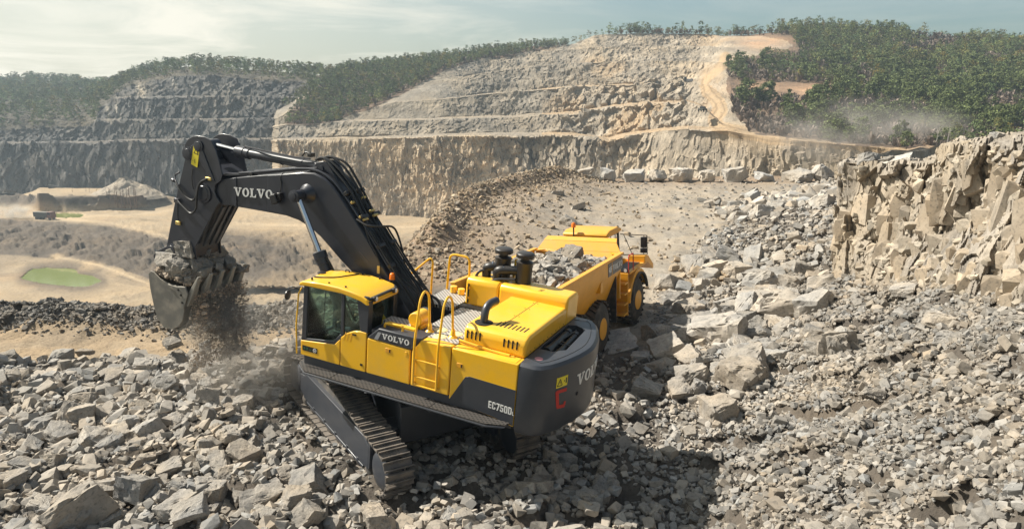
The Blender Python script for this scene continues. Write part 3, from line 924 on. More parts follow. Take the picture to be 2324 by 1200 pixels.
def track_path(off=0.0):
    """closed path of the shoe line in (x, z); sprocket behind, idler in front, top run arched over its carrier rollers"""
    pts = []
    for k in range(41):
        a = R(98) + R(172) * k / 40
        pts.append((-2.03 + (.48 - off) * math.cos(a), -.03 + (.48 - off) * math.sin(a)))
    for k in range(41):
        a = -math.pi / 2 + R(172) * k / 40
        pts.append((3.20 + (.54 - off) * math.cos(a), .02 + (.54 - off) * math.sin(a)))
    top_ = np.array([(3.20, .56), (2.6, .74), (2.0, .84), (1.4, .87), (.8, .86), (.2, .79), (-.3, .70), (-.9, .61), (-1.5, .52), (-2.03, .45)])
    for t_ in np.linspace(0, 1, 24)[1:-1]:
        x_ = 3.13 + (-2.10 - 3.13) * t_
        pts.append((x_, float(np.interp(-x_, -top_[:, 0], top_[:, 1])) - off))
    pts.append(pts[0])
    P_ = np.array(pts); d = np.r_[0, np.cumsum(np.hypot(*np.diff(P_, axis=0).T))]
    return P_, d


shoe = MB()
shoe.prism([(-.108, 0), (.100, 0), (.108, .012), (.100, .028), (-.100, .028), (-.108, .016)], 'y', -.325, .325)
for gx in (-.085, .085):
    h_ = .058
    shoe.prism([(gx - .020, .026), (gx + .020, .026), (gx + .011, .028 + h_), (gx - .011, .028 + h_)], 'y', -.325, .325)
for by in (-.14, -.07, .07, .14):
    for bx in (-.046, .046):
        shoe.cyl((bx, by, .028), (bx, by, .046), .017, n=6)
shoe.cyl((.046, 0, .0281), (.046, 0, .030), .030, n=12)
PT, DT = track_path()
first_shoe = None
for sgn in (1, -1):
    ta = empty('crawler_track', parent=uc)
    ta.location = (0, sgn * 1.675, 0)
    nsh = 56
    for k in range(nsh):
        s_ = (k + .5) / nsh * DT[-1]
        x_ = np.interp(s_, DT, PT[:, 0]); z_ = np.interp(s_, DT, PT[:, 1])
        x2 = np.interp((s_ + .01) % DT[-1], DT, PT[:, 0]); z2 = np.interp((s_ + .01) % DT[-1], DT, PT[:, 1])
        a = math.atan2(z2 - z_, x2 - x_)
        # path runs over the rear, along the bottom to the front and back on top: outward is to the right of travel
        M_ = Matrix.Translation((x_, 0, z_)) @ Matrix.Rotation(-a + math.pi, 4, 'Y')
        if first_shoe is None:
            o = first_shoe = shoe.build('track_shoe', STEEL, ta, smooth=False)
        else:
            o = first_shoe.copy(); col.objects.link(o); o.parent = ta
        o.matrix_local = M_
    # links under the shoes
    m = MB(); m.prism([tuple(p) for p in track_path(.05)[0][:-1]], 'y', -.11, .11)
    m.build('link_chain', STEEL, ta, smooth=False)
    m = MB()
    m.prism([(-1.45, -.30), (2.5, -.30), (2.7, -.15), (2.7, .2), (2.3, .42), (-1.2, .40), (-1.45, .25)], 'y', -.22, .22)
    # sloping top plate, lower guard rail
    a_ = [(-1.42, sgn * .10, .40), (2.35, sgn * .10, .46), (2.45, sgn * .205, .16), (-1.38, sgn * .205, .10)]
    b_ = [(p[0], p[1] - sgn * .03, p[2] - .04) for p in a_]
    m.add(a_ + b_, [(0, 1, 2, 3), (7, 6, 5, 4), (0, 4, 5, 1), (1, 5, 6, 2), (2, 6, 7, 3), (3, 7, 4, 0)])
    m.prism([(-1.38, .11), (2.45, .17), (2.55, -.12), (2.4, -.34), (-1.25, -.34), (-1.38, -.2)], 'y', sgn * .1, sgn * .205)
    m.prism([(-1.2, -.33), (2.4, -.33), (2.4, -.40), (-1.2, -.40)], 'y', sgn * .1, sgn * .225)
    m.prism([(-1.40, .42), (-1.40, -.32), (-1.52, -.26), (-1.52, .38)], 'y', sgn * .1, sgn * .215)
    m.prism([(2.55, -.28), (2.95, -.2), (2.95, .22), (2.55, .3)], 'y', sgn * .1, sgn * .20)
    for xx in (-.9, -.3, .4, 1.1, 1.8): m.box((xx, sgn * .215, -.30), (.10, .03, .08))
    m.build('track_frame', GREY, ta, bevel=.015)
    m = MB(); m.cyl((.75, sgn * .20, -.02), (.75, sgn * .209, -.02), .07, n=14); m.build('frame_opening', INK, ta, smooth=False)
    for xx in (-.3, 1.5): MB().cyl((xx, -.12, np.interp(xx, [-.3, 1.5], [.50, .68])), (xx, .12, np.interp(xx, [-.3, 1.5], [.50, .68])), .14, n=16).build('carrier_roller', STEEL, ta)
    for nm, xx in (('sprocket', -2.03), ('idler', 3.20)):
        m = MB(); m.lathe((xx, -.2, -.03 if xx < 0 else .02), (0, 1, 0), [(0, .30), (.04, .42), (.12, .42), (.14, .36), (.26, .36), (.28, .42), (.36, .42), (.40, .40), (.42, .37), (.44, .2)] if sgn > 0 else [(-.04, .2), (-.02, .37), (.0, .40), (.04, .42), (.12, .42), (.14, .36), (.26, .36), (.28, .42), (.36, .42), (.40, .30)], n=32)
        m.build(nm, GREY, ta)
    for k in range(8):
        xx = -1.35 + k * .56
        MB().lathe((xx, -.2, -.40), (0, 1, 0), [(0, .10), (.03, .15), (.1, .15), (.12, .12), (.28, .12), (.30, .15), (.37, .15), (.40, .10)], n=18).build('bottom_roller', STEEL, ta)

# ---- upper frame and engine-house sides
m = MB()
m.span(-3.30, 1.95, -1.70, 1.70, 1.28, 1.60)
m.span(-3.30, .20, .86, 1.72, 1.58, 2.70)
m.span(-3.30, .20, -1.72, -.42, 1.58, 2.70)
m.span(-3.30, -.78, -.45, .88, 1.58, 2.70)
m.build('upper_frame', GREY, ex, bevel=.01)
m = MB()
m.span(.3, 1.9, -1.70, -.45, 1.58, 2.25)                  # right-hand storage box in front
m.build('storage_box', YEL, ex, bevel=.04)
# side panels
SP = [('side_panel', [(.26, 1.665), (.26, 2.50), (-.84, 2.47), (-.86, 1.665)]),
      ('side_panel', [(-.885, 1.665), (-.885, 2.47), (-1.10, 2.765), (-1.82, 2.765), (-1.82, 1.665)]),
      ('side_panel', [(-1.845, 1.645), (-1.845, 2.765), (-3.365, 2.765), (-3.365, 1.37), (-2.9, 1.46), (-1.845, 1.60)])]
for nm, pl in SP:
    poly_pr(nm, pl, 1.36, YL, YEL, bevel=.025, seg=3)
    poly_pr(nm, pl, -1.36, -YL, YEL, bevel=.025, seg=3)
# dark stripe moulded into the rear panel
poly_pr('dark_stripe', [(-1.86, 1.605), (-2.20, 2.20), (-2.30, 2.235), (-3.36, 2.20), (-3.36, 1.40), (-2.9, 1.48)], YL - .004, YL + .006, GREY, bevel=.002)
lettering('model_lettering', 'EC750DL', GN, lambda u, v, t_: (-2.78 - u, YL + .006 + t_, 1.665 - .045 * u + v), .155, WHITE, ex, gap=.10, sizes=[1] * 6 + [.55])
# name plate panel above the first side panel
nb = poly_pr('name_plate', [(.26, 2.51), (-.03, 2.785), (-1.12, 2.785), (-.86, 2.48)], 1.30, YL + .004, GREY, bevel=.02)
poly_pr('plate_stripe', [(.08, 2.52), (-.02, 2.70), (-.10, 2.70), (-.02, 2.515)], YL, YL + .008, flat('silver_stripe', (.35, .36, .38), .4), bevel=0)
lettering('name_lettering', 'VOLVO', GL, lambda u, v, t_: (-.12 - u, YL + .004 + t_, 2.565 + v), .128, WHITE, ex)
# latches
for lx, lz in ((-.22, 2.33), (-1.98, 2.42), (-.72, 2.36)):
    MB().span(lx, lx - (.14 if lz != 2.36 else .05), YL - .004, YL + .008, lz - .05, lz + .05).build('latch', YELD if lz != 2.36 else YEL, ex, bevel=.006)
    if lz != 2.36:
        MB().span(lx - .10, lx - .13, YL, YL + .011, lz - .035, lz + .035).build('latch', SEAM, ex)
# catwalk along the left side
segs = [(2.1, 1.02), (1.005, -.16), (-.175, -1.55), (-1.565, -3.25)]
for i, (xa, xb) in enumerate(segs):
    pl = [(xa, 1.72), (xb, 1.72), (xb, 2.09), (xa, 2.09)]
    if i == 0: pl = [(2.16, 1.5), (xb, 1.72), (xb, 2.09), (1.72, 2.09), (2.12, 1.78)]
    if i == 3: pl = [(xa, 1.72), (-3.30, 1.72), (-3.25, 1.93), (-2.86, 2.09), (xa, 2.09)]
    MB().prism(pl, 'z', 1.425, 1.455).build('catwalk', TREADD, ex, smooth=False)
m = MB()
m.tube([(2.1, 1.80, 1.40), (1.72, 2.10, 1.40), (-2.86, 2.10, 1.40), (-3.25, 1.94, 1.40)], .022, 6)
for xx in (1.0, -.16, -1.55, -2.8): m.span(xx - .03, xx + .03, 1.6, 2.08, 1.34, 1.42)
m.build('catwalk_frame', GREY, ex)
MB().span(-3.3, 2.0, 1.70, 1.75, 1.46, 1.66).build('lower_rail', GREY, ex, bevel=.01)
# right side catwalk
MB().span(-3.2, 2.0, -2.08, -1.72, 1.425, 1.455).build('catwalk', TREADD, ex, smooth=False)

# ---- decks
for pl in ([(.20, -.44), (.20, -1.70), (-.66, -1.70), (-.66, -.44)],
           [(-.80, .86), (-.80, -.92), (-1.90, -.92), (-1.90, .86)],
           [(.20, .90), (-.78, .90), (-.78, 1.27), (.20, 1.27)],
           [(-.90, .885), (-1.90, .885), (-1.90, 1.55), (-1.12, 1.55), (-.90, 1.3)]):
    MB().prism(pl, 'z', 2.70, 2.775).build('deck_plate', TREAD, ex, smooth=False)
for cx_, cy_ in ((-1.16, 1.03), (-1.34, 1.40), (-1.55, 1.05)):
    m = MB(); m.lathe((cx_, cy_, 2.77), (0, 0, 1), [(0, .15), (.012, .15), (.014, .125), (.018, .12), (.02, .03)], n=22)
    m.build('filler_cap', CREAM, ex)
MB().span(-.70, -1.75, -.62, -.90, 2.775, 2.782).build('deck_grille', INK, ex, smooth=False)
MB().span(-1.86, -3.3, 1.46, 1.74, 2.755, 2.775).build('deck_edge', YEL, ex, bevel=.008)
m = MB(); m.tube([(-1.86, 1.50, 2.80), (-3.05, 1.52, 2.80)], .03, 8); m.build('gutter_rail', YEL, ex)
# well behind the boom foot with its pumps and pipes
m = MB()
m.cyl((-.25, .25, 1.6), (-.25, .25, 2.80), .13, n=18); m.cyl((-.25, .25, 2.80), (-.25, .25, 2.86), .16, n=18)
m.cyl((-.05, -.15, 1.6), (-.05, -.15, 2.92), .07, n=12); m.cyl((-.5, .5, 1.6), (-.5, .5, 2.55), .16, n=18)
m.tube([(-.7, .1, 2.4), (.1, .3, 2.45)], .03); m.tube([(-.7, .6, 2.5), (.1, .7, 2.4)], .03)
m.tube([(.25, -.35, 2.85), (.0, -.30, 3.05), (-.35, -.3, 2.95), (-.5, -.2, 2.7)], .035, 8, .2)
m.build('swing_motor', BLACK, ex)
MB().cyl((-.25, .25, 2.861), (-.25, .25, 2.868), .12, n=18).build('motor_cap', flat('pale_cap', (.55, .55, .52), .5), ex)
m = MB(); m.span(.28, .12, -.5, .30, 2.74, 2.77); m.span(.20, .08, -.5, -.1, 2.77, 2.80)
m.build('front_edge_plate', TREAD, ex, smooth=False)
m = MB(); m.cyl((-.66, 1.34, 2.985), (-.66, .92, 2.985), .165, n=28); m.span(-.52, -.80, .95, 1.28, 2.76, 2.86)
m.build('air_tank', YEL, ex, bevel=.02)
for yy in (1.24, 1.02):
    MB().lathe((-.66, yy, 2.985), (0, -1, 0), [(0, .169), (.03, .169)], n=28).build('tank_strap', YEL, ex)
m = MB(); m.tube([(-.08, 1.62, 2.76), (-.08, 1.62, 2.88), (-.54, 1.62, 2.90), (-.54, 1.62, 2.76)], .025, 8, .06)
m.span(-.02, -.75, 1.36, 1.5, 2.78, 2.83)
m.build('grab_rail', YEL, ex)

# ---- ladder with looped handrails
m = MB()
for x_ in (-.985, -1.56):
    m.tube([(x_, 1.84, 1.74), (x_ + .01, 1.84, 2.7), (x_ + .03, 1.66, 3.62), (x_ + .03, 1.48, 3.78), (x_ + .02, 1.30, 3.62), (x_ - .02, 1.26, 2.78)], .027, 10, .16)
m.build('handrail', YEL, ex)
m = MB()
for z_ in (2.32, 1.935, 1.74): m.tube([(-.985, 1.84, z_), (-1.56, 1.84, z_)], .017, 8)
for x_ in (-.985, -1.56):
    for z_ in (1.78, 2.26): m.tube([(x_, 1.84, z_), (x_, 1.76, z_)], .02, 6)
m.build('ladder', YEL, ex)
for x_ in (-1.0, -1.58):
    MB().lathe((x_, 1.26, 2.77), (0, 0, 1), [(0, .11), (.012, .10), (.05, .06), (.16, .045), (.20, .03)], n=16).build('rail_foot', YEL, ex)
# rails on the far (right) side
m = MB(); m.tube([(.17, -1.66, 2.72), (.16, -1.70, 3.72), (-.40, -1.72, 3.72), (-.44, -1.70, 2.75)], .03, 10, .16)
m.build('handrail', YEL, ex)
m = MB(); m.tube([(.66, -1.70, 2.25), (.66, -1.72, 3.42), (.74, -1.72, 3.50), (1.5, -1.66, 2.75), (1.75, -1.66, 2.3)], .028, 10, .1)
m.build('handrail', YEL, ex)
m = MB(); m.cyl((-.10, -1.52, 2.78), (-.10, -1.52, 2.95), .09, n=16); m.cyl((-.33, -1.50, 2.78), (-.33, -1.50, 2.93), .09, n=16)
m.build('filler_neck', YEL, ex, bevel=.01)

# ---- engine hood
HP = [(1.45, 2.76), (1.45, 3.08), (1.36, 3.19), (1.2, 3.215), (-.99, 3.215), (-.99, 2.76)]
hood = MB().prism([(y_, z_) for y_, z_ in HP], 'x', -1.92, -3.37).build('engine_hood', YEL, ex, bevel=.07, seg=4)
for k in range(4):
    for x0 in (-2.02, -2.87):
        m = MB(); xx = x0 - k * .098
        m.span(xx - .018, xx + .018, 1.44, 1.4535, 2.94, 3.09)
        m.cyl((xx, 1.44, 3.09), (xx, 1.4535, 3.09), .018, n=10); m.cyl((xx, 1.44, 2.94), (xx, 1.4535, 2.94), .018, n=10)
        m.build('vent_slot', SEAM, hood, smooth=False)
for k in range(8):
    xx = -2.52 - k * .092
    m = MB(); m.prism([(xx - .016, 1.13), (xx + .016, 1.13), (xx + .016, .84), (xx - .016, .84)], 'z', 3.20, 3.2185)
    m.build('vent_slot', SEAM, hood, smooth=False)
m = MB()
m.prism([(-2.625, 1.05), (-2.637, 1.05), (-2.637, -.98), (-2.625, -.98)], 'z', 3.20, 3.2185)
m.build('hood_seam', SEAM, hood, smooth=False)
m = MB()
for xx in (-2.58, -2.69):
    for yy in (.9, .78, .3, -.3, -.8):
        m.cyl((xx, yy, 3.2), (xx, yy, 3.223), .012, n=8)
for k in range(9): m.cyl((-3.36, 1.2 - k * .25, 2.86), (-3.375, 1.2 - k * .25, 2.86), .012, n=8)
m.build('hood_bolts', SEAM, hood)
m = MB(); m.tube([(-1.86, 1.50, 2.86), (-1.98, 1.52, 2.86), (-2.95, 1.53, 2.79), (-3.15, 1.50, 2.78)], .024, 8, .05)
m.build('hood_rail', YEL, hood)
# higher box over the air filters
RB = [(-.93, 2.76), (-.93, 3.36), (-1.0, 3.45), (-1.62, 3.45), (-1.74, 3.34), (-1.74, 2.76)]
rb = MB().prism(RB, 'x', -.72, -1.60).build('filter_box', YEL, ex, bevel=.06, seg=3)
rb2 = MB().prism(RB, 'x', -1.615, -3.38).build('filter_box', YEL, ex, bevel=.06, seg=3)
m = MB(); m.span(-.80, -.83, -.90, -.934, 2.82, 3.30); m.build('hinge', SEAM, rb)
for z_ in (2.95, 3.2): MB().span(-.78, -.86, -.90, -.938, z_ - .03, z_ + .03).build('hinge', YELD, rb)
m = MB()
m.prism([(-2.62, -1.2), (-2.64, -1.2), (-2.60, -1.05), (-2.58, -1.05)], 'z', 3.44, 3.4535)
m.prism([(-2.67, -1.2), (-2.69, -1.2), (-2.65, -1.05), (-2.63, -1.05)], 'z', 3.44, 3.4535)
m.build('box_mark', SEAM, rb2, smooth=False)
# pre-cleaners, ducts
for i, (x_, y_) in enumerate(((-1.43, -1.48), (-2.02, -1.44))):
    pc = MB().lathe((x_, y_, 3.42), (0, 0, 1), [(0, .20), (.50, .20), (.52, .21), (.55, .21), (.56, .17), (.60, .10), (.66, .10)], n=24).build('pre_cleaner', BLACK, ex)
    MB().lathe((x_, y_, 4.05), (0, 0, 1), [(0, .10), (.02, .19), (.04, .225), (.12, .225), (.14, .205), (.155, .18), (.160, .03)], n=30).build('rain_cap', BLACK, pc)
    xe, ye = (-1.06, -1.36) if i == 0 else (-1.40, -1.26)
    du = MB().tube([(x_, y_, 3.74), (xe - .08, ye, 3.70), (xe, ye, 3.66), (xe, ye, 3.40)], .115, 16, .15).build('intake_duct', BLACK, ex)
    d_ = Vector((xe - x_, ye - y_, -.04)).normalized()
    c0 = Vector((xe, ye, 3.70)) - d_ * .16
    MB().cyl(c0, c0 + d_ * .03, .122, n=20).build('hose_clamp', CHROME, du)
m = MB(); m.tube([(-1.9, -1.2, 3.55), (-1.5, -1.15, 3.50), (-1.32, -1.12, 3.42)], .035, 8, .08)
m.tube([(-1.1, -1.3, 3.62), (-.92, -1.22, 3.58), (-.86, -1.18, 3.44)], .035, 8, .08)
m.build('small_hose', HOSE, ex)
MB().prism([(-1.72, 3.45), (-1.74, 3.95), (-1.69, 3.95), (-1.66, 3.45)], 'y', -1.66, -1.58).build('cleaner_bracket', YEL, ex, bevel=.01)
# exhaust
m = MB(); m.lathe((-2.22, 1.10, 3.20), (0, 0, 1), [(0, .20), (.02, .20), (.024, .17)], n=26); m.build('exhaust_collar', SEAM, ex)
m = MB()
pts = [(-2.22, 1.10, 3.15), (-2.22, 1.10, 3.38), (-2.215, 1.03, 3.53), (-2.24, .90, 3.60), (-2.30, .70, 3.62)]
m.tube(pts, .085, 18, .12)
m.build('exhaust_pipe', PIPE, ex)

# ---- counterweight
CWP = [(-3.385, 1.78), (-3.70, 1.78), (-3.84, 1.72), (-3.98, 1.55), (-4.10, 1.30), (-4.21, 1.0), (-4.315, .62), (-4.385, .22), (-4.40, 0)]
CWF = CWP + [(x_, -y_) for x_, y_ in CWP[-2::-1]]


def cw_ring(off, z_, lift=0):
    n_ = len(CWF); r_ = []
    for i, (x_, y_) in enumerate(CWF):
        sc_ = 1 - off / 1.78
        xx = -3.385 + (x_ + 3.385) * (1 - off / 1.0)
        r_.append((xx, y_ * sc_, z_ + lift * (-(xx + 3.385))))
    return r_


REC = [(-3.42, .80), (-3.72, .78), (-3.93, .52), (-3.88, -.93), (-3.60, -1.08), (-3.42, -.98)]
bm = bmesh.new()
rings = []
for off, z_, lf in ((.14, 1.20, 0), (.05, 1.26, .0), (0, 1.38, 0), (0, 1.8, 0), (0, 2.62, 0), (.025, 2.73, 0), (.09, 2.79, 0), (.15, 2.80, 0)):
    rings.append([bm.verts.new(p) for p in cw_ring(off, z_, lf)])
nq = len(CWF)
for a_, b_ in zip(rings, rings[1:]):
    for k in range(nq): bm.faces.new((a_[k], a_[(k + 1) % nq], b_[(k + 1) % nq], b_[k]))
bm.faces.new(rings[0][::-1])
top = [bm.verts.new((x_, y_, 2.80)) for x_, y_ in REC]
botr = [bm.verts.new((x_, y_, 2.25)) for x_, y_ in REC]
e_ = []
for lp in (rings[-1], top):
    for k in range(len(lp)):
        ed = bm.edges.get((lp[k], lp[(k + 1) % len(lp)])) or bm.edges.new((lp[k], lp[(k + 1) % len(lp)]))
        e_.append(ed)
bmesh.ops.triangle_fill(bm, edges=e_, use_beauty=True)
for k in range(len(top)): bm.faces.new((top[k], top[(k + 1) % 6], botr[(k + 1) % 6], botr[k]))
bm.faces.new(botr)
bmesh.ops.recalc_face_normals(bm, faces=bm.faces)
me = bpy.data.meshes.new('counterweight'); bm.to_mesh(me); bm.free()
me.polygons.foreach_set('use_smooth', np.ones(len(me.polygons), bool)); me.set_sharp_from_angle(angle=R(32)); me.materials.append(GREY)
cw = obj_of('counterweight', me, ex)


def cwx(y_):
    return np.interp(abs(y_), [p[1] for p in CWP[::-1]], [p[0] for p in CWP[::-1]])


def cw_map(y0, z0):
    def f_(u_, v_, t_):
        y_ = y0 - u_; dx = (cwx(y_ + .05) - cwx(y_ - .05)) / .1
        n_ = math.hypot(1, dx)
        return (cwx(y_) - (t_ + .002) / n_, y_ + (t_ + .002) * dx / n_, z0 + v_)
    return f_


lettering('rear_lettering', 'VOLVO', GL, cw_map(.70, 2.12), .27, WHITE, cw)


def cw_patch(name, y0, y1, z0, z1, mat, skew=0, t_=.006, n_=6):
    f_ = cw_map(0, 0); m_ = MB()
    for k in range(n_):
        ya, yb = y0 + (y1 - y0) * k / n_, y0 + (y1 - y0) * (k + 1) / n_
        V = [f_(-ya, z0, t_), f_(-yb, z0, t_), f_(-yb, z1, t_), f_(-ya, z1, t_)]
        m_.add(V, [(0, 1, 2, 3)])
    return m_.build(name, mat, cw, smooth=False)


stk = cw_patch('warning_sticker', 1.37, 1.05, 2.27, 2.50, STICK)
f_ = cw_map(0, 0); m = MB()


def line_on(m_, pts, wd, t_):
    for (ya, za), (yb, zb_) in zip(pts, pts[1:]):
        d_ = math.hypot(yb - ya, zb_ - za); ny, nz = -(zb_ - za) / d_ * wd / 2, (yb - ya) / d_ * wd / 2
        V = [f_(-(ya + ny), za + nz, t_), f_(-(yb + ny), zb_ + nz, t_), f_(-(yb - ny), zb_ - nz, t_), f_(-(ya - ny), za - nz, t_)]
        m_.add(V, [(0, 1, 2, 3)])


line_on(m, [(1.345, 2.31), (1.275, 2.46), (1.205, 2.31), (1.345, 2.31)], .018, .009)
line_on(m, [(1.275, 2.41), (1.275, 2.35)], .016, .009); line_on(m, [(1.16, 2.39), (1.13, 2.39)], .026, .009); line_on(m, [(1.09, 2.33), (1.09, 2.45)], .036, .009)
m.build('sticker_sign', INK, stk, smooth=False)
m = MB()
line_on(m, [(1.04, 2.165), (1.35, 2.18)], .075, .006); line_on(m, [(1.33, 2.20), (1.27, 1.84)], .085, .0065); line_on(m, [(1.29, 1.83), (1.05, 1.80)], .075, .0062); line_on(m, [(1.07, 1.81), (1.06, 1.90)], .06, .0068)
m.build('red_mark', RED, cw, smooth=False)
for yy, zz, rr_ in ((.62, 1.93, .045), (.60, 1.78, .0)):
    if rr_:
        p = f_(-yy, zz, .004); MB().cyl(p, (p[0] - .004, p[1], p[2]), rr_, n=16).build('plug_hole', INK, cw)
MB().lathe((-3.62, 1.32, 2.80), (0, 0, 1), [(0, .09), (.003, .09)], n=22).build('round_sticker', flat('pink_sticker', (.62, .25, .27), .6), cw)
MB().lathe((-3.62, -1.52, 2.80), (0, 0, 1), [(0, .10), (.003, .10)], n=22).build('round_sticker', flat('grey_sticker', (.25, .25, .26), .6), cw)
m = MB()      # fine groove round the lid
lidp = [(p[0], p[1]) for p in cw_ring(.22, 0)[1:-1]]
m.tube([(-3.42, 1.42, 2.801)] + [(x_, y_, 2.801) for x_, y_ in lidp[1:-1]] + [(-3.42, -1.42, 2.801)], .007, 4)
m.build('lid_groove', SEAM, cw)
m = MB()
for (xa, ya), (xb, yb), r_ in (((-3.52, .62), (-3.50, -.85), .10), ((-3.76, .55), (-3.70, -.85), .075)):
    m.cyl((xa, ya, 2.66), (xb, yb, 2.66), r_, n=18); m.cyl((xa, ya, 2.66), (xa, ya - .18, 2.66), r_ * 1.25, n=18); m.cyl((xb, yb, 2.66), (xb, yb + .14, 2.66), r_ * 1.2, n=18)
m.tube([(-3.44, .75, 2.7), (-3.66, -.95, 2.72)], .025, 8); m.tube([(-3.42, .1, 2.72), (-3.85, .05, 2.72)], .02, 8)
m.span(-3.45, -3.8, -.12, -.06, 2.3, 2.72)
m.build('counterweight_cylinders', BLACK, cw)

# ---- cab
cab = empty('cab', parent=ex)
m = MB()
m.prism([(2.07, 2.0), (2.01, 3.36), (1.90, 3.38), (1.94, 2.02)], 'y', 1.69, 1.765)          # front pillar
m.prism([(.98, 2.30), (.98, 3.40), (.90, 3.40), (.90, 2.34)], 'y', 1.71, 1.768)
m.prism([(.46, 2.58), (.57, 3.34), (.25, 3.32), (.27, 2.58)], 'y', 1.60, 1.765)             # rear pillar
m.prism([(2.01, 3.33), (2.0, 3.42), (.28, 3.42), (.3, 3.30), (.95, 3.37)], 'y', 1.69, 1.762)
m.prism([(2.07, 1.98), (1.13, 2.10), (.93, 2.31), (.9, 2.40), (1.0, 2.40), (1.17, 2.20), (2.07, 2.07)], 'y', 1.69, 1.765)
m.prism([(2.05, 1.7), (1.99, 3.40), (1.90, 3.40), (1.94, 1.7)], 'y', .58, .66)
m.prism([(.46, 1.7), (.46, 3.40), (.27, 3.34), (.27, 1.7)], 'y', .58, .72)
m.span(1.90, 2.0, .6, 1.74, 3.30, 3.42); m.span(1.97, 2.05, .6, 1.74, 1.95, 2.05)
m.span(.27, .34, .6, 1.74, 2.42, 2.56); m.span(.27, .34, .6, 1.74, 3.26, 3.38)
m.span(.3, 2.0, .58, .64, 3.30, 3.40)
m.build('cab_frame', GREY, cab, bevel=.012)
m = MB()
m.prism([(2.075, 1.665), (2.075, 2.02), (1.14, 2.13), (.985, 2.29), (.985, 1.665)], 'y', 1.62, YL)
dl = m.build('door', YEL, cab, bevel=.018, seg=3)
m = MB(); m.prism([(.965, 1.665), (.965, 2.34), (.82, 2.47), (.62, 2.57), (.45, 2.605), (.285, 2.60), (.285, 1.665)], 'y', 1.62, YL)
m.build('cab_side_panel', YEL, cab, bevel=.018, seg=3)
m = MB(); m.span(.29, 2.06, .58, 1.62, 1.60, 1.80); m.span(.29, .34, .6, 1.62, 1.8, 2.5); m.span(.3, 2.0, .58, .62, 1.7, 2.2); m.span(1.96, 2.05, .6, 1.62, 1.7, 2.0)
m.build('cab_floor', GREY, cab)
MB().span(.55, .65, YL, YL + .012, 2.475, 2.51).build('door_button', SEAM, cab)
MB().span(.42, .36, YL, YL + .012, 1.80, 1.85).build('door_button', SEAM, cab)
m = MB(); m.span(2.02, 1.60, YL - .004, YL + .006, 1.79, 1.915); pn = m.build('badge_plate', INK, dl)
f2 = lambda u_, v_, t_: (1.99 - u_, YL + .006 + t_, 1.83 + v_)
m = MB(); m.lathe((1.67, YL + .004, 1.853), (0, 1, 0), [(0, .05), (.006, .05)], n=22); m.build('badge_emblem', WHITE, pn)
m = MB(); m.lathe((1.67, YL + .009, 1.853), (0, 1, 0), [(0, .034), (.002, .034)], n=18); m.build('badge_emblem', INK, pn)
MB().span(1.64, 1.70, YL + .009, YL + .0125, 1.845, 1.861).build('badge_emblem', WHITE, pn)
m = MB(); m.span(1.98, 1.94, YL + .004, YL + .009, 1.83, 1.875); m.span(1.90, 1.87, YL + .004, YL + .009, 1.82, 1.885); m.span(1.83, 1.76, YL + .004, YL + .009, 1.83, 1.845)
m.build('badge_marks', flat('green_print', (.03, .14, .06), .5), pn)
m = MB()
for k in range(3):
    xa = .87 - k * .085
    m.prism([(xa, 2.30), (xa + .02, 2.30), (xa - .03, 2.50), (xa - .05, 2.50)], 'y', YL - .002, YL + .003)
m.build('panel_strokes', YELD, cab, smooth=False)
# panes
m = MB(); m.prism([(1.95, 2.04), (1.90, 3.36), (.98, 3.38), (.98, 2.38), (1.15, 2.16)], 'y', 1.735, 1.745); m.build('door_window', GLASS, cab, smooth=False)
m = MB(); m.prism([(.91, 2.38), (.91, 3.38), (.55, 3.34), (.45, 2.60), (.6, 2.56)], 'y', 1.735, 1.745); m.build('side_window', GLASS, cab, smooth=False)
m = MB(); m.add([(.30, 1.62, 2.54), (.30, .70, 2.54), (.30, .72, 3.30), (.30, 1.62, 3.30)], [(0, 1, 2, 3)]); m.build('rear_window', GLASS, cab, smooth=False)
m = MB(); m.add([(2.02, 1.70, 2.04), (2.02, .64, 2.04), (1.955, .64, 3.33), (1.955, 1.70, 3.33)], [(0, 1, 2, 3)]); m.build('windscreen', GLASS, cab, smooth=False)
m = MB(); m.add([(1.96, .60, 2.2), (.45, .60, 2.2), (.45, .60, 3.31), (1.92, .60, 3.31)], [(0, 1, 2, 3)]); m.build('right_window', GLASS, cab, smooth=False)
# roof
m = MB()
RO = [(2.13, 3.335), (2.12, 3.40), (2.03, 3.455), (1.55, 3.50), (1.05, 3.505), (.70, 3.475), (.42, 3.43), (.28, 3.36), (.245, 3.25), (.30, 3.235), (.46, 3.30), (.95, 3.375), (1.95, 3.355)]
roof = m.prism(RO, 'y', .56, 1.80).build('roof', YEL, cab, bevel=.045, seg=4)
m = MB(); m.prism([(1.98, .66), (1.98, 1.40), (1.35, 1.22), (1.25, .66)], 'z', 3.47, 3.508)
m.build('roof_hatch', YEL, roof, bevel=.02)
m = MB(); m.tube([(1.99, 1.42, 3.475), (1.78, 1.40, 3.50), (1.50, 1.24, 3.517), (1.28, .70, 3.52)], .014, 6, .1)
m.build('roof_seal', SEAM, roof)
m = MB()
for x_, y_ in ((1.9, 1.62), (1.4, 1.66), (.95, 1.66), (1.2, .65), (.75, .62)): m.cyl((x_, y_, 3.44), (x_, y_, 3.525), .022, n=10)
m.tube([(1.62, .74, 3.49), (1.62, .74, 3.57), (1.52, .74, 3.57), (1.52, .74, 3.49)], .012, 6, .03)
m.build('roof_bolts', SEAM, roof)
m = MB(); m.lathe((2.0, 1.15, 3.47), (0, 0, 1), [(0, .03), (.02, .09), (.05, .10), (.07, .05)], n=16); m.build('antenna_dome', BLACK, roof)
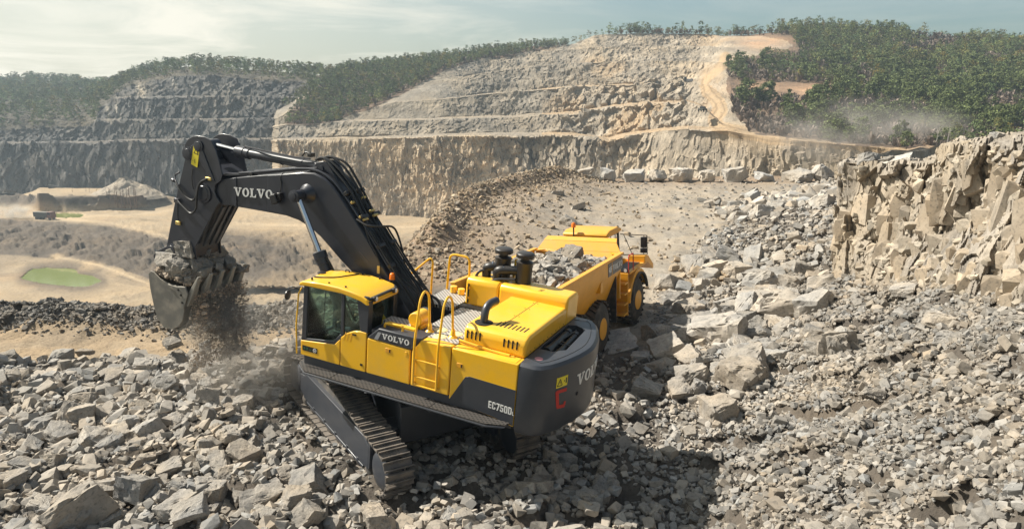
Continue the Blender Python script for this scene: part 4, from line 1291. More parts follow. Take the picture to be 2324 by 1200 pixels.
for y_ in (1.58, .80):
    wl = MB().box((.215, y_, 3.36), (.07, .14, .10)).build('work_light', BLACK, cab, bevel=.015)
    MB().cyl((.180, y_, 3.36), (.172, y_, 3.36), .045, n=16).build('lens', LENS, wl)
MB().tube([(.2, 1.68, 3.28), (.2, .72, 3.28)], .014, 6).build('roof_rail', YEL, cab)
# mirror and front grab rail
m = MB(); m.tube([(2.10, 1.88, 1.72), (2.11, 1.90, 2.4), (2.08, 1.86, 3.18), (2.05, 1.78, 3.30)], .018, 8, .1); m.build('grab_rail', YEL, ex)
m = MB(); m.tube([(2.08, 1.82, 3.25), (2.22, 1.90, 3.32), (2.34, 1.92, 3.25)], .014, 8, .05)
mi = m.build('mirror_arm', BLACK, ex)
MB().lathe((2.30, 1.92, 3.10), (1, .15, 0), [(0, .06), (.02, .115), (.05, .11), (.07, .04)], n=20).build('mirror', BLACK, mi)
# seat and console
m = MB(); m.box((.80, 1.12, 2.22), (.55, .52, .14)); m.box((.52, 1.12, 2.62), (.13, .5, .75), Matrix.Rotation(R(-8), 3, 'Y')); m.box((.46, 1.12, 3.08), (.10, .3, .18)); m.span(.6, 1.0, .95, 1.3, 1.8, 2.16)
m.build('seat', SEATM, cab, bevel=.04)
m = MB(); m.box((1.05, 1.50, 2.30), (.6, .13, .12)); m.box((1.05, .76, 2.30), (.6, .13, .12)); m.cyl((1.3, 1.50, 2.35), (1.34, 1.50, 2.58), .025, n=10); m.cyl((1.3, .76, 2.35), (1.34, .76, 2.58), .025, n=10)
m.box((1.72, .80, 2.45), (.05, .2, .26)); m.cyl((1.75, .74, 1.8), (1.75, .74, 2.4), .02, n=8); m.box((1.6, 1.15, 2.0), (.25, .4, .30))
m.build('console', BLACK, cab, bevel=.015)
MB().span(1.48, 1.58, 1.62, 1.625, 2.06, 2.2).build('instruction_card', STICK, cab)
MB().tube([(1.86, 1.15, 3.25), (1.90, 1.2, 2.1)], .014, 6).build('wiper', BLACK, cab)

# beacon on its stalk, tool light
m = MB(); m.cyl((.55, .40, 2.3), (.55, .40, 3.44), .02, n=8); m.cyl((.55, .40, 3.42), (.55, .40, 3.46), .07, n=16)
bs = m.build('beacon_post', GREY, ex)
MB().lathe((.55, .40, 3.46), (0, 0, 1), [(0, .068), (.05, .066), (.055, .058), (.06, .066), (.12, .062), (.145, .045), (.155, .02)], n=20).build('beacon_lens', ORANGE, bs)

# ---- boom
BT = [(5.72, 5.10), (4.6, 5.34), (3.78, 5.50), (3.2, 5.62), (2.85, 5.65), (2.55, 5.57), (2.30, 5.40), (2.06, 5.17), (1.45, 4.49), (.91, 3.82), (.30, 3.05), (-.12, 2.55), (-.16, 2.30), (.06, 2.08), (.42, 2.18), (.95, 2.72), (1.25, 3.05), (1.72, 3.43), (2.05, 3.66), (2.35, 3.90), (2.65, 4.13), (2.95, 4.30), (3.3, 4.42), (3.69, 4.475), (4.5, 4.465), (5.33, 4.45), (5.75, 4.43), (6.0, 4.55), (6.0, 4.9)]
boom = poly_pr('boom', BT, -.38, .38, BOOMG, bevel=.012)
for s in (1, -1):
    # flange plates, slightly proud of the box
    poly_pr('boom_side_plate', [(4.25, 5.39), (3.78, 5.485), (3.2, 5.605), (2.85, 5.63), (2.55, 5.55), (2.30, 5.38), (2.06, 5.15), (1.45, 4.47), (.91, 3.80), (.6, 3.42), (1.0, 2.86), (1.3, 3.13), (1.72, 3.46), (2.35, 3.93), (2.65, 4.16), (2.95, 4.33), (3.3, 4.45), (3.69, 4.50), (4.25, 4.50)], s * .375, s * .40, BOOMG, boom, bevel=.01)
    poly_pr('boom_tip_plate', [(5.25, 4.46), (5.25, 5.20), (5.52, 5.14), (5.66, 4.95), (5.55, 4.80), (5.52, 4.66), (5.62, 4.50), (5.56, 4.45)], s * .375, s * .405, BOOMG, boom, bevel=.01)
lettering('boom_lettering', 'VOLVO', GL, lambda u_, v_, t_: (5.33 - u_, .40 + t_, 4.725 + .085 * u_ + v_), .225, WHITE, boom, gap=.12)
lettering('boom_lettering', 'VOLVO', GL, lambda u_, v_, t_: (4.05 + u_, -.40 - t_, 4.84 - .085 * u_ + v_), .225, WHITE, boom, gap=.12)
m = MB(); m.box((3.93, .50, 4.87), (.20, .16, .24), Matrix.Rotation(R(25), 3, 'Y')); m.box((3.82, .45, 4.95), (.10, .14, .18))
wl = m.build('work_light', BLACK, boom, bevel=.02)
m = MB(); m.tube([(3.84, .44, 5.0), (3.80, .42, 5.25), (3.86, .41, 5.42), (3.8, .36, 5.52)], .014, 6, .06); m.build('light_cable', HOSE, boom)
m = MB(); m.cyl((3.03, -.88, 5.12), (3.03, .88, 5.12), .10, n=22)
m.lathe((3.03, .86, 5.12), (0, 1, 0), [(0, .15), (.05, .15), (.06, .09), (.085, .09), (.09, .05)], n=24); m.lathe((3.03, -.86, 5.12), (0, -1, 0), [(0, .15), (.05, .15), (.06, .09), (.085, .09), (.09, .05)], n=24)
m.lathe((3.03, .40, 5.12), (0, 1, 0), [(0, .24), (.03, .22), (.12, .15), (.2, .13)], n=26); m.lathe((3.03, -.40, 5.12), (0, -1, 0), [(0, .24), (.03, .22), (.12, .15), (.2, .13)], n=26)
m.build('boom_pin', BOOMG, boom)
# boom cylinders
for s in (1, -1):
    top_, gl_, base_ = Vector((3.03, s * .76, 5.12)), Vector((2.38, s * .76, 3.86)), Vector((1.42, s * .76, 2.0))
    dr = (base_ - top_).normalized()
    cyl = MB().cyl(gl_, base_, .135, n=24).lathe(gl_, dr, [(-.02, .12), (0, .165), (.16, .165), (.17, .15), (.30, .15), (.31, .135)], n=24).lathe(base_, (0, 1, 0), [(-.16, .16), (.16, .16)], n=20).build('boom_cylinder', BOOMG, ex)
    MB().cyl(top_ + dr * .05, gl_ + dr * .1, .068, n=20).build('cylinder_rod', CHROME, cyl)
    MB().lathe(top_, (0, 1, 0), [(-.09, .13), (.09, .13)], n=20).build('rod_eye', BOOMG, cyl)
    m = MB(); m.tube([gl_ + dr * .1 + Vector((-.18, s * .03, .02)), gl_ + dr * .3 + Vector((-.24, s * .03, .02)), base_ + Vector((-.2, 0, .2))], .025, 8, .1); m.build('cylinder_hose', HOSE, cyl)
m = MB(); m.span(1.15, 1.7, -.9, .9, 1.55, 1.85); m.prism([(1.2, 1.6), (1.75, 1.6), (1.55, 2.15), (1.3, 2.15)], 'y', .62, .90); m.prism([(1.2, 1.6), (1.75, 1.6), (1.55, 2.15), (1.3, 2.15)], 'y', -.62, -.90)
m.prism([(-.3, 1.58), (.75, 1.58), (.25, 2.5), (-.15, 2.55)], 'y', .40, .48); m.prism([(-.3, 1.58), (.75, 1.58), (.25, 2.5), (-.15, 2.55)], 'y', -.40, -.48)
m.cyl((.02, -.55, 2.32), (.02, .55, 2.32), .12, n=20)
m.build('boom_foot_bracket', GREY, ex, bevel=.01)
# arm-cylinder bracket on the boom
for s in (1, -1):
    poly_pr('cylinder_bracket', [(3.15, 5.60), (2.92, 5.88), (2.72, 5.93), (2.55, 5.85), (2.05, 5.18), (2.3, 5.3)], s * .16, s * .22, BOOMG, boom, bevel=.01)
MB().cyl((2.78, -.26, 5.74), (2.78, .26, 5.74), .085, n=18).build('bracket_pin', BOOMG, boom)
a_, b_, c_ = Vector((2.78, 0, 5.74)), Vector((5.58, 0, 5.79)), Vector((6.40, 0, 5.86))
dr = (c_ - a_).normalized()
ac = MB().cyl(a_ + dr * .1, b_, .115, n=26).lathe(b_, -dr, [(-.02, .11), (0, .155), (.26, .155), (.28, .14), (.42, .14), (.44, .115)], n=26).lathe(a_, (0, 1, 0), [(-.14, .14), (.14, .14)], n=20).build('arm_cylinder', BOOMG, ex)
MB().cyl(b_ - dr * .1, c_, .075, n=20).build('cylinder_rod', CHROME, ac)
MB().lathe(c_, (0, 1, 0), [(-.14, .15), (.14, .15)], n=20).build('rod_eye', BOOMG, ac)
for x_ in (3.45, 4.1):
    MB().lathe(Vector((x_, 0, 5.755)), dr, [(0, .121), (.03, .121)], n=24).build('cylinder_band', BOOMG, ac)
m = MB(); m.tube([(5.35, .0, 5.95), (4.6, .12, 5.94), (3.6, .13, 5.90), (3.2, .10, 5.92)], .022, 6, .2); m.build('cylinder_pipe', PIPE, ac)

# hoses on the boom's back and top
def offs(d):
    """boom back line (from the foot up to the tip), pushed out by d"""
    line = [(.10, 2.9), (.60, 3.45), (.91, 3.82), (1.45, 4.49), (2.06, 5.17), (2.42, 5.50), (2.85, 5.65), (3.4, 5.59), (4.2, 5.42), (5.2, 5.22)]
    r_ = []
    for i, (x_, z_) in enumerate(line):
        x0_, z0_ = line[max(i - 1, 0)]; x1_, z1_ = line[min(i + 1, len(line) - 1)]
        tx, tz = x1_ - x0_, z1_ - z0_; l_ = math.hypot(tx, tz)
        r_.append((x_ - tz / l_ * d, z_ + tx / l_ * d))
    return r_


for k, y_ in enumerate((-.33, -.24, -.15, .15, .24, .33)):
    ln = offs(.07 + .02 * (k % 2))
    pts = [(x_, y_, z_) for x_, z_ in ln]
    pts = pts[:5] if 2 <= k <= 3 else pts
    pts = [(-.15, y_ * .8, 2.62), (-.12, y_, 2.82)] + pts[1:]
    m = MB(); m.tube(pts, .028, 8, .25); m.build('boom_pipe', BOOMG if k % 2 else HOSE, boom)
for k in range(7):
    y_ = -.36 + .12 * k; dz = .16 + .05 * math.sin(k * 2.1)
    p_ = [(-.22, y_ * .9, 2.75), (-.05, y_, 3.05 + .1 * (k % 3)), (.35, y_ + .03, 3.35 + dz * .8), (.80, y_, 3.85 + dz * .7), (1.25, y_, 4.42 + dz * .5)]
    m = MB(); m.tube(p_, .024, 8, .35); m.build('boom_hose', HOSE, boom)
for k, y_ in enumerate((-.22, -.08, .10, .24)):
    p_ = [(3.0, y_ * .6, 5.92), (2.75, y_ * .8, 6.0 + .05 * (k % 2)), (2.35, y_, 5.92 - .06 * k), (1.95, y_, 5.42), (1.6, y_, 4.90), (1.4, y_, 4.62)]
    m = MB(); m.tube(p_, .030, 8, .4); m.build('boom_hose', HOSE, boom)
# loose loop half way down
m = MB(); m.tube([(1.62, .36, 4.72), (1.30, .40, 4.62), (1.12, .30, 4.62), (.98, -.28, 4.55), (.85, -.33, 4.25), (.72, -.3, 3.95)], .026, 8, .2); m.build('boom_hose', HOSE, boom)
m = MB(); m.tube([(1.32, .42, 4.55), (1.2, .42, 4.25), (1.02, .42, 4.05), (.86, .42, 3.70)], .016, 6, .2); m.build('boom_hose', HOSE, boom)
for (x_, z_) in ((2.02, 5.22), (1.55, 4.72), (1.05, 4.10), (.72, 3.68)):
    for y_ in (-.24, .24):
        m = MB(); m.box((x_ - .06, y_, z_ + .06), (.09, .26, .11), Matrix.Rotation(R(-48), 3, 'Y')); m.build('pipe_clamp', BLACK, boom, bevel=.01)
for (x_, y_, z_) in ((1.78, .28, 5.02), (1.78, -.14, 5.08), (1.52, .30, 4.72), (1.52, -.12, 4.80), (1.44, .26, 4.66), (1.44, -.15, 4.70)):
    m = MB(); m.box((x_, y_, z_ + .07), (.055, .18, .06), Matrix.Rotation(R(-48), 3, 'Y')); m.build('hose_fitting', BRASS, boom, bevel=.01)
MB().box((.93, .41, 3.62), (.07, .02, .18)).build('boom_tag', BRASS, boom)
MB().box((1.36, .405, 3.86), (.34, .006, .02), Matrix.Rotation(R(-38), 3, 'Y')).build('boom_scratch', PIPE, boom)
m = MB(); m.box((3.25, 0, 6.0), (.12, .16, .10)); m.tube([(3.5, .03, 5.93), (3.42, .03, 6.05), (3.25, .02, 6.06)], .02, 6, .05); m.build('valve_block', BLACK, ac, bevel=.01)
# pipes along the boom's nose
for y_, dz in ((.30, .03), (.22, .05), (-.25, .04)):
    m = MB(); m.tube([(2.9, y_, 5.70 + dz), (3.6, y_, 5.57 + dz), (4.3, y_, 5.42 + dz), (5.1, y_, 5.25 + dz), (5.75, y_ + .06, 5.17 + dz), (6.1, y_ + .12, 5.08)], .024, 8, .2); m.build('boom_pipe', PIPE, boom)
MB().box((4.82, .26, 5.34), (.10, .20, .10), Matrix.Rotation(R(11), 3, 'Y')).build('pipe_clamp', BLACK, boom, bevel=.01)
MB().box((6.10, .46, 5.06), (.20, .08, .08)).build('hose_fitting', BRASS, boom, bevel=.015)

# ---- arm
AR = [(6.93, 5.72), (6.90, 5.86), (6.78, 5.99), (6.62, 6.08), (6.46, 6.115), (6.2, 6.11), (6.01, 6.04), (5.88, 5.85), (5.76, 5.55), (5.66, 5.22), (5.72, 5.06), (5.90, 4.93), (5.94, 4.76), (5.86, 4.60), (5.76, 4.50), (5.89, 4.36), (6.64, 3.16), (6.62, 2.82), (6.95, 2.62), (7.40, 2.60), (7.70, 2.78), (7.69, 3.0), (7.32, 4.28), (6.90, 5.51)]
arm = empty('arm', parent=ex)
for s in (1, -1):
    poly_pr('arm_side_plate', AR, s * .41, s * .45, BOOMG, arm, bevel=.012)
    poly_pr('arm_web', [(6.72, 5.80), (6.55, 5.90), (6.36, 5.86), (6.25, 5.72), (5.90, 5.02), (6.02, 5.02), (6.50, 5.62), (6.62, 5.64)], s * .45, s * .475, BOOMG, arm, bevel=.012)
poly_pr('arm_body', [(6.85, 5.70), (6.60, 5.74), (6.45, 5.45), (5.74, 5.22), (5.78, 5.08), (6.02, 4.95), (6.05, 4.5), (6.68, 3.16), (6.68, 2.86), (7.0, 2.68), (7.36, 2.66), (7.62, 2.80), (7.62, 3.0), (7.25, 4.28), (6.84, 5.5)], -.415, .415, BOOMG, arm, bevel=.01)
for cx_, cz_, r_ in ((6.80, 5.62, .17), (6.42, 5.86, .15), (6.30, 4.66, .26), (7.48, 2.92, .17)):
    for s in (1, -1): MB().lathe((cx_, s * .44, cz_), (0, s, 0), [(0, r_), (.045, r_), (.05, r_ * .75), (.065, r_ * .7), (.07, r_ * .3)], n=26).build('pin_boss', BOOMG, arm)
m = MB()
for y_ in (-.22, 0, .22):
    m.box(((5.93 + 6.64) / 2 - .07, y_, (4.33 + 3.16) / 2), (.06, .09, 1.38), Matrix.Rotation(math.atan2(-(6.64 - 5.93), 4.33 - 3.16), 3, 'Y'))
m.build('wear_bars', PIPE, arm, bevel=.01)
stk2 = MB().prism([(6.57, 5.88), (6.36, 5.84), (6.47, 5.30), (6.68, 5.36)], 'y', .475, .479).build('warning_sticker', STICK, arm, smooth=False)
m = MB()
for p_ in ([(6.58, 5.66), (6.415, 5.62), (6.466, 5.83)],): m.prism(p_, 'y', .478, .481)
m.prism([(6.56, 5.50), (6.545, 5.50), (6.53, 5.40), (6.55, 5.40)], 'y', .478, .481); m.prism([(6.62, 5.47), (6.60, 5.47), (6.60, 5.45), (6.62, 5.45)], 'y', .478, .481)
m.build('sticker_sign', INK, stk2, smooth=False)
m = MB(); m.prism([(6.546, 5.675), (6.446, 5.65), (6.475, 5.77)], 'y', .479, .4825); m.build('sticker_sign', STICK, stk2, smooth=False)
# bucket cylinder on the front of the arm
a_, b_, c_ = Vector((6.98, 0, 5.62)), Vector((7.48, 0, 4.02)), Vector((7.86, 0, 2.80))
a_, b_, c_ = [p + Vector((.12, 0, 0)) for p in (a_, b_, c_)]
dr = (c_ - a_).normalized()
bc = MB().cyl(a_, b_, .125, n=24).lathe(b_, -dr, [(-.02, .12), (0, .165), (.2, .165), (.22, .125)], n=24).lathe(a_, (0, 1, 0), [(-.16, .15), (.16, .15)], n=20).build('bucket_cylinder', BOOMG, arm)
MB().cyl(b_, c_, .08, n=18).build('cylinder_rod', CHROME, bc)
for y_ in (.26, .33):
    m = MB(); m.tube([(6.86, y_ + .1, 5.40), (7.02, y_ + .08, 5.0), (7.30, y_ + .06, 4.2), (7.36, y_ + .06, 4.0)], .022, 8, .1); m.build('arm_pipe', PIPE, arm)
m = MB(); m.tube([(6.12, .50, 5.06), (6.33, .56, 4.95), (6.42, .58, 4.55), (6.42, .58, 4.25), (6.62, .58, 4.05), (7.05, .54, 4.28), (7.18, .50, 4.36)], .028, 8, .18)
m.tube([(6.14, .50, 5.02), (6.36, .54, 4.90), (6.44, .55, 4.60), (6.55, .56, 4.42), (6.85, .55, 4.48), (7.12, .52, 4.72), (7.26, .45, 4.82)], .028, 8, .18)
m.tube([(6.64, .47, 5.24), (6.66, .49, 5.0), (6.62, .49, 4.72), (6.52, .49, 4.68)], .013, 6, .06)
m.build('arm_hoses', HOSE, arm)
m = MB(); m.tube([(7.12, .5, 4.74), (7.32, .42, 4.86), (7.38, .36, 4.98), (7.22, .36, 5.06)], .024, 8, .06); m.cyl((7.36, .4, 4.82), (7.46, .38, 4.84), .05, n=12); m.box((7.20, .48, 4.33), (.16, .10, .12))
m.build('hose_junction', PIPE, arm, bevel=.01)
MB().box((7.20, .48, 3.72), (.16, .05, .10)).build('grease_block', BRASS, arm, bevel=.01)
m = MB(); m.tube([(7.20, .47, 4.25), (7.23, .47, 3.95), (7.20, .47, 3.75)], .012, 6); m.build('grease_line', HOSE, arm)
# bucket link
lk = empty('bucket_link', parent=ex)
for s in (1, -1):
    poly_pr('link_plate', [(8.30, 2.60), (8.22, 2.72), (7.6, 3.06), (7.45, 3.05), (7.40, 2.90), (8.12, 2.46), (8.25, 2.47)], s * .30, s * .36, BOOMG, lk, bevel=.012)
    poly_pr('link_plate', [(8.28, 2.62), (8.10, 2.62), (7.78, 2.05), (7.95, 2.0)], s * .22, s * .29, BOOMG, lk, bevel=.012)
m = MB(); m.cyl((8.18, -.38, 2.58), (8.18, .38, 2.58), .095, n=18); m.build('link_pin', BOOMG, lk)
MB().cyl(Vector((7.97, 0, 2.80)), Vector((8.18, 0, 2.58)), .08, n=16).build('rod_eye', BOOMG, lk)

# ---- bucket
bk = empty('bucket', parent=ex)
BS = [(7.84, 2.30), (7.74, 2.40), (7.62, 2.38), (7.40, 2.24), (7.11, 2.17), (6.80, 2.165), (6.50, 2.20), (6.42, 2.02), (6.55, 1.62), (6.66, 1.22), (6.80, 1.02), (7.06, .88), (7.34, .86), (7.55, 1.05), (7.69, 1.40), (7.80, 1.90)]
for s in (1, -1):
    poly_pr('bucket_side', BS, s * .92, s * .95, BUCK, bk, bevel=.012)
    poly_pr('side_cutter', [(7.11, 2.16), (6.80, 2.155), (6.49, 2.20), (6.40, 2.02), (6.57, 1.55), (6.66, 1.60), (6.68, 1.86), (6.86, 2.02), (7.1, 2.06)], s * .95, s * .985, BUCK, bk, bevel=.01)
    m = MB()
    for x_, z_ in ((6.64, 1.95), (6.72, 2.08), (6.60, 1.75)): m.cyl((x_, s * .98, z_), (x_, s * 1.0, z_), .03, n=10)
    m.build('cutter_bolts', SEAM, bk)
shell = [(7.84, 2.30), (7.80, 1.90), (7.69, 1.40), (7.55, 1.05), (7.34, .86), (7.06, .88), (6.80, 1.02), (6.66, 1.22), (6.55, 1.62), (6.42, 2.02)]
inner = [(x_ + (7.15 - x_) * .06, z_ + (1.6 - z_) * .05) for x_, z_ in shell]
poly_pr('bucket_shell', shell + inner[::-1], -.93, .93, BUCK, bk, bevel=0, angle=25)
m = MB()
for y_ in (-.7, 0, .7): m.prism([(6.41, 1.98), (6.54, 1.60), (6.65, 1.20), (6.80, .99), (7.06, .85), (7.30, .84), (7.28, .80), (7.02, .80), (6.74, .94), (6.60, 1.18), (6.49, 1.58), (6.37, 1.96)], 'y', y_ - .06, y_ + .06)
m.build('wear_strips', BUCK, bk, bevel=.008)
tooth = MB(); tooth.add([(6.58, -.10, 1.68), (6.58, .10, 1.68), (6.49, .10, 1.64), (6.49, -.10, 1.64), (6.42, -.085, 2.10), (6.42, .085, 2.10), (6.29, .085, 2.06), (6.29, -.085, 2.06), (6.16, -.055, 2.52), (6.16, .055, 2.52), (6.12, .055, 2.50), (6.12, -.055, 2.50)],
                        [(0, 1, 2, 3), (0, 4, 5, 1), (1, 5, 6, 2), (2, 6, 7, 3), (3, 7, 4, 0), (4, 8, 9, 5), (5, 9, 10, 6), (6, 10, 11, 7), (7, 11, 8, 4), (8, 11, 10, 9)])
TOOTH = flat('worn_tooth_steel', (.33, .31, .27), .5, .2)
t0_ = tooth.build('tooth', TOOTH, bk, bevel=.015)
t0_.location.y = .82
for y_ in (.41, 0, -.41, -.82):
    c = t0_.copy(); col.objects.link(c); c.parent = bk; c.location.y = y_
for y_ in (-.30, .30):
    poly_pr('bucket_ear', [(7.84, 2.28), (7.70, 2.32), (7.25, 2.55), (7.30, 2.80), (7.48, 2.98), (7.66, 2.90), (7.95, 2.35), (7.95, 2.0), (7.80, 1.8)], y_ * 1.65 - .03, y_ * 1.65 + .03, BUCK, bk, bevel=.015)


# ---- operator, seated in the cab
def person_seated(parent_mat):
    root = empty('person', parent_mat, 'operator in dark clothes and a yellow safety vest seated inside the excavator cab', 'person')
    J = {'pel': ((.70, 0, 2.34), .155), 'wai': ((.66, 0, 2.50), .145), 'che': ((.66, 0, 2.72), .165), 'nek': ((.69, 0, 2.90), .07), 'hea': ((.73, 0, 3.00), .085),
         'shl': ((.68, .19, 2.82), .075), 'ell': ((.82, .27, 2.55), .052), 'wrl': ((1.18, .34, 2.56), .036),
         'shr': ((.68, -.19, 2.82), .075), 'elr': ((.82, -.27, 2.55), .052), 'wrr': ((1.18, -.34, 2.56), .036),
         'hil': ((.78, .10, 2.34), .10), 'knl': ((1.22, .13, 2.36), .072), 'anl': ((1.38, .13, 1.96), .05), 'tol': ((1.58, .14, 1.90), .042),
         'hir': ((.78, -.10, 2.34), .10), 'knr': ((1.22, -.13, 2.36), .072), 'anr': ((1.38, -.13, 1.96), .05), 'tor': ((1.58, -.14, 1.90), .042)}
    E_ = [('pel', 'wai'), ('wai', 'che'), ('che', 'nek'), ('nek', 'hea'), ('che', 'shl'), ('shl', 'ell'), ('ell', 'wrl'), ('che', 'shr'), ('shr', 'elr'), ('elr', 'wrr'), ('pel', 'hil'), ('hil', 'knl'), ('knl', 'anl'), ('anl', 'tol'), ('pel', 'hir'), ('hir', 'knr'), ('knr', 'anr'), ('anr', 'tor')]
    ks = list(J)
    me = bpy.data.meshes.new('body'); me.from_pydata([J[k][0] for k in ks], [(ks.index(a), ks.index(b)) for a, b in E_], [])
    me.materials.append(NAVY)
    o = obj_of('body', me, root)
    sk = o.modifiers.new('skin', 'SKIN')
    for i, k in enumerate(ks):
        me.skin_vertices[0].data[i].radius = (J[k][1], J[k][1]); me.skin_vertices[0].data[i].use_root = (k == 'pel')
    sv = o.modifiers.new('sub', 'SUBSURF'); sv.levels = sv.render_levels = 2
    # head: skull, jaw, nose, ears
    hd = MB().lathe((.735, 0, 2.955), (.08, 0, 1), [(0, .035), (.02, .062), (.06, .080), (.12, .094), (.17, .092), (.21, .07), (.232, .03)], n=22)
    hd.add([(.825, -.014, 3.03), (.825, .014, 3.03), (.828, 0, 3.075), (.852, 0, 3.035)], [(0, 1, 3), (1, 2, 3), (2, 0, 3), (0, 2, 1)])
    for s in (-1, 1): hd.lathe((.735, s * .085, 3.05), (0, s, 0), [(0, .03), (.012, .032), (.02, .018)], n=10)
    hd.build('head', SKIN, root)
    MB().lathe((.73, 0, 3.075), (-.06, 0, 1), [(0, .099), (.06, .098), (.10, .078), (.125, .035)], n=22).build('hair', INK, root)
    ey = MB()
    for s in (-1, 1): ey.lathe((.818, s * .033, 3.075), (1, s * .2, 0), [(0, .010), (.006, .008)], n=8)
    ey.span(.822, .830, -.022, .022, 3.000, 3.006)
    ey.build('eyes_and_mouth', INK, root)
    v = MB()
    v.lathe((.66, 0, 2.46), (0, 0, 1), [(0, .17), (.1, .168), (.24, .185), (.34, .165), (.39, .10)], n=18)
    ve = v.build('safety_vest', CLOTH, root); ve.scale = (1, 1.12, 1)
    for s in (1, -1):
        w_ = Vector((1.18, s * .34, 2.56))
        hm = MB(); hm.box(w_ + Vector((.05, 0, .01)), (.09, .08, .035))
        for k in range(4):
            y0_ = -.032 + .021 * k; L_ = (.06, .07, .066, .052)[k]
            b_ = w_ + Vector((.09, y0_, .012)); hm.tube([b_, b_ + Vector((L_ * .6, 0, .004)), b_ + Vector((L_ * .75, 0, -.03)), b_ + Vector((L_ * .45, 0, -.05))], .009, 6, .01)
        hm.tube([w_ + Vector((.03, -s * .04, .01)), w_ + Vector((.07, -s * .062, .0)), w_ + Vector((.10, -s * .06, -.02))], .011, 6, .01)
        hm.build('hand', SKIN, root, bevel=.008)
    return root


person_seated(MEX @ Matrix.Translation((-.02, 1.13, -.02)))

# ================================================================== THE HAUL TRUCK (x forward from the front axle, y left, z up)
hd, pi_, ro_ = R(65.0), R(-.54), R(-2.1)
MT = Matrix.Translation((3.33, 28.39, .49)) @ Matrix.Rotation(hd, 4, 'Z') @ Matrix.Rotation(-pi_, 4, 'Y') @ Matrix.Rotation(ro_, 4, 'X')
tr = empty('haul_truck', MT, 'yellow articulated haul truck with its body full of broken rock behind the excavator', 'truck')
# dump body: flared shell with thickness
SEC = [(-8.3, 3.12, 2.75), (-7.2, 3.12, 2.0), (-6.2, 3.11, 1.62), (-2.3, 3.10, 1.50)]      # x, rail z, floor z
outer, inner_ = [], []
for x_, zr_, zf_ in SEC:
    outer.append([(x_, -1.70, zr_), (x_, -1.70, min(zr_ - .02, 2.56)), (x_, -1.30, zf_), (x_, 1.30, zf_), (x_, 1.70, min(zr_ - .02, 2.56)), (x_, 1.70, zr_)])
    inner_.append([(x_, -1.58, zr_), (x_, -1.58, min(zr_ - .01, 2.60)), (x_, -1.22, zf_ + .08), (x_, 1.22, zf_ + .08), (x_, 1.58, min(zr_ - .01, 2.60)), (x_, 1.58, zr_)])
m = MB()
V = [p for r_ in outer for p in r_] + [p for r_ in inner_ for p in r_]
nO = len(SEC) * 6; F_ = []
for i in range(len(SEC) - 1):
    for k in range(5):
        a = i * 6 + k
        F_.append((a, a + 1, a + 7, a + 6)); F_.append((nO + a, nO + a + 6, nO + a + 7, nO + a + 1))
    for k in (0, 5):
        a = i * 6 + k; F_.append((a, a + 6, nO + a + 6, nO + a))
for i in (0, len(SEC) - 1):
    for k in range(5):
        a = i * 6 + k; F_.append((a, a + 1, nO + a + 1, nO + a))
m.add(V, F_)
body = m.build('dump_body', YELD, tr, bevel=.02)
for s in (1, -1):
    m = MB(); m.prism([(-8.3, 3.08), (-2.05, 3.06), (-2.05, 3.14), (-8.3, 3.16)], 'y', s * 1.56, s * 1.74); m.build('body_rail', YELD, body, bevel=.015)
    m = MB(); m.prism([(-2.12, 3.02), (-2.12, 2.58), (-3.75, 2.57), (-3.75, 3.02)], 'y', s * 1.70, s * 1.712); m.build('body_plate', GREY, body, bevel=.004)
    m = MB(); m.prism([(-3.32, 3.03), (-3.32, 2.56), (-3.36, 2.56), (-3.36, 3.03)], 'y', s * 1.70, s * 1.716); m.build('plate_bar', YELD, body)
lettering('body_lettering', 'VOLVO', GL, lambda u_, v_, t_: (-3.26 + u_, -1.712 - t_, 2.70 + v_), .20, WHITE, body, depth=.006, gap=.1)
lettering('body_lettering', '40F', GN, lambda u_, v_, t_: (-3.70 + u_, -1.712 - t_, 2.70 + v_), .20, WHITE, body, depth=.006, gap=.1)
lettering('body_lettering', 'VOLVO', GL, lambda u_, v_, t_: (-2.2 - u_, 1.712 + t_, 2.70 + v_), .20, WHITE, body, depth=.006, gap=.1)
# front wall and spill guard leaning over the cab
m = MB()
m.add([(-2.35, -1.70, 2.5), (-2.35, 1.70, 2.5), (-2.0, 1.62, 3.10), (-2.0, -1.62, 3.10), (-2.29, -1.70, 2.46), (-2.29, 1.70, 2.46), (-1.94, 1.62, 3.10), (-1.94, -1.62, 3.10)], [(0, 1, 2, 3), (4, 7, 6, 5), (0, 4, 5, 1), (0, 3, 7, 4), (1, 5, 6, 2), (2, 6, 7, 3)])
m.add([(-2.0, -1.60, 3.10), (-2.0, 1.60, 3.10), (-1.80, 1.38, 3.44), (-1.80, -1.38, 3.44), (-1.94, -1.60, 3.08), (-1.94, 1.60, 3.08), (-1.75, 1.38, 3.42), (-1.75, -1.38, 3.42)], [(0, 1, 2, 3), (4, 7, 6, 5), (0, 4, 5, 1), (0, 3, 7, 4), (1, 5, 6, 2), (2, 6, 7, 3)])
m.span(-2.36, -2.28, -1.68, 1.68, 1.52, 2.5)
m.build('front_wall', YELD, body, bevel=.01)
m = MB(); m.add([(-1.82, -1.40, 3.43), (-1.82, 1.40, 3.43), (-1.58, 1.34, 3.54), (-1.58, -1.34, 3.54), (-1.79, -1.40, 3.39), (-1.79, 1.40, 3.39), (-1.55, 1.34, 3.50), (-1.55, -1.34, 3.50)], [(0, 1, 2, 3), (4, 7, 6, 5), (0, 4, 5, 1), (0, 3, 7, 4), (1, 5, 6, 2), (2, 6, 7, 3)])
m.build('spill_guard', YELD, body, bevel=.008)
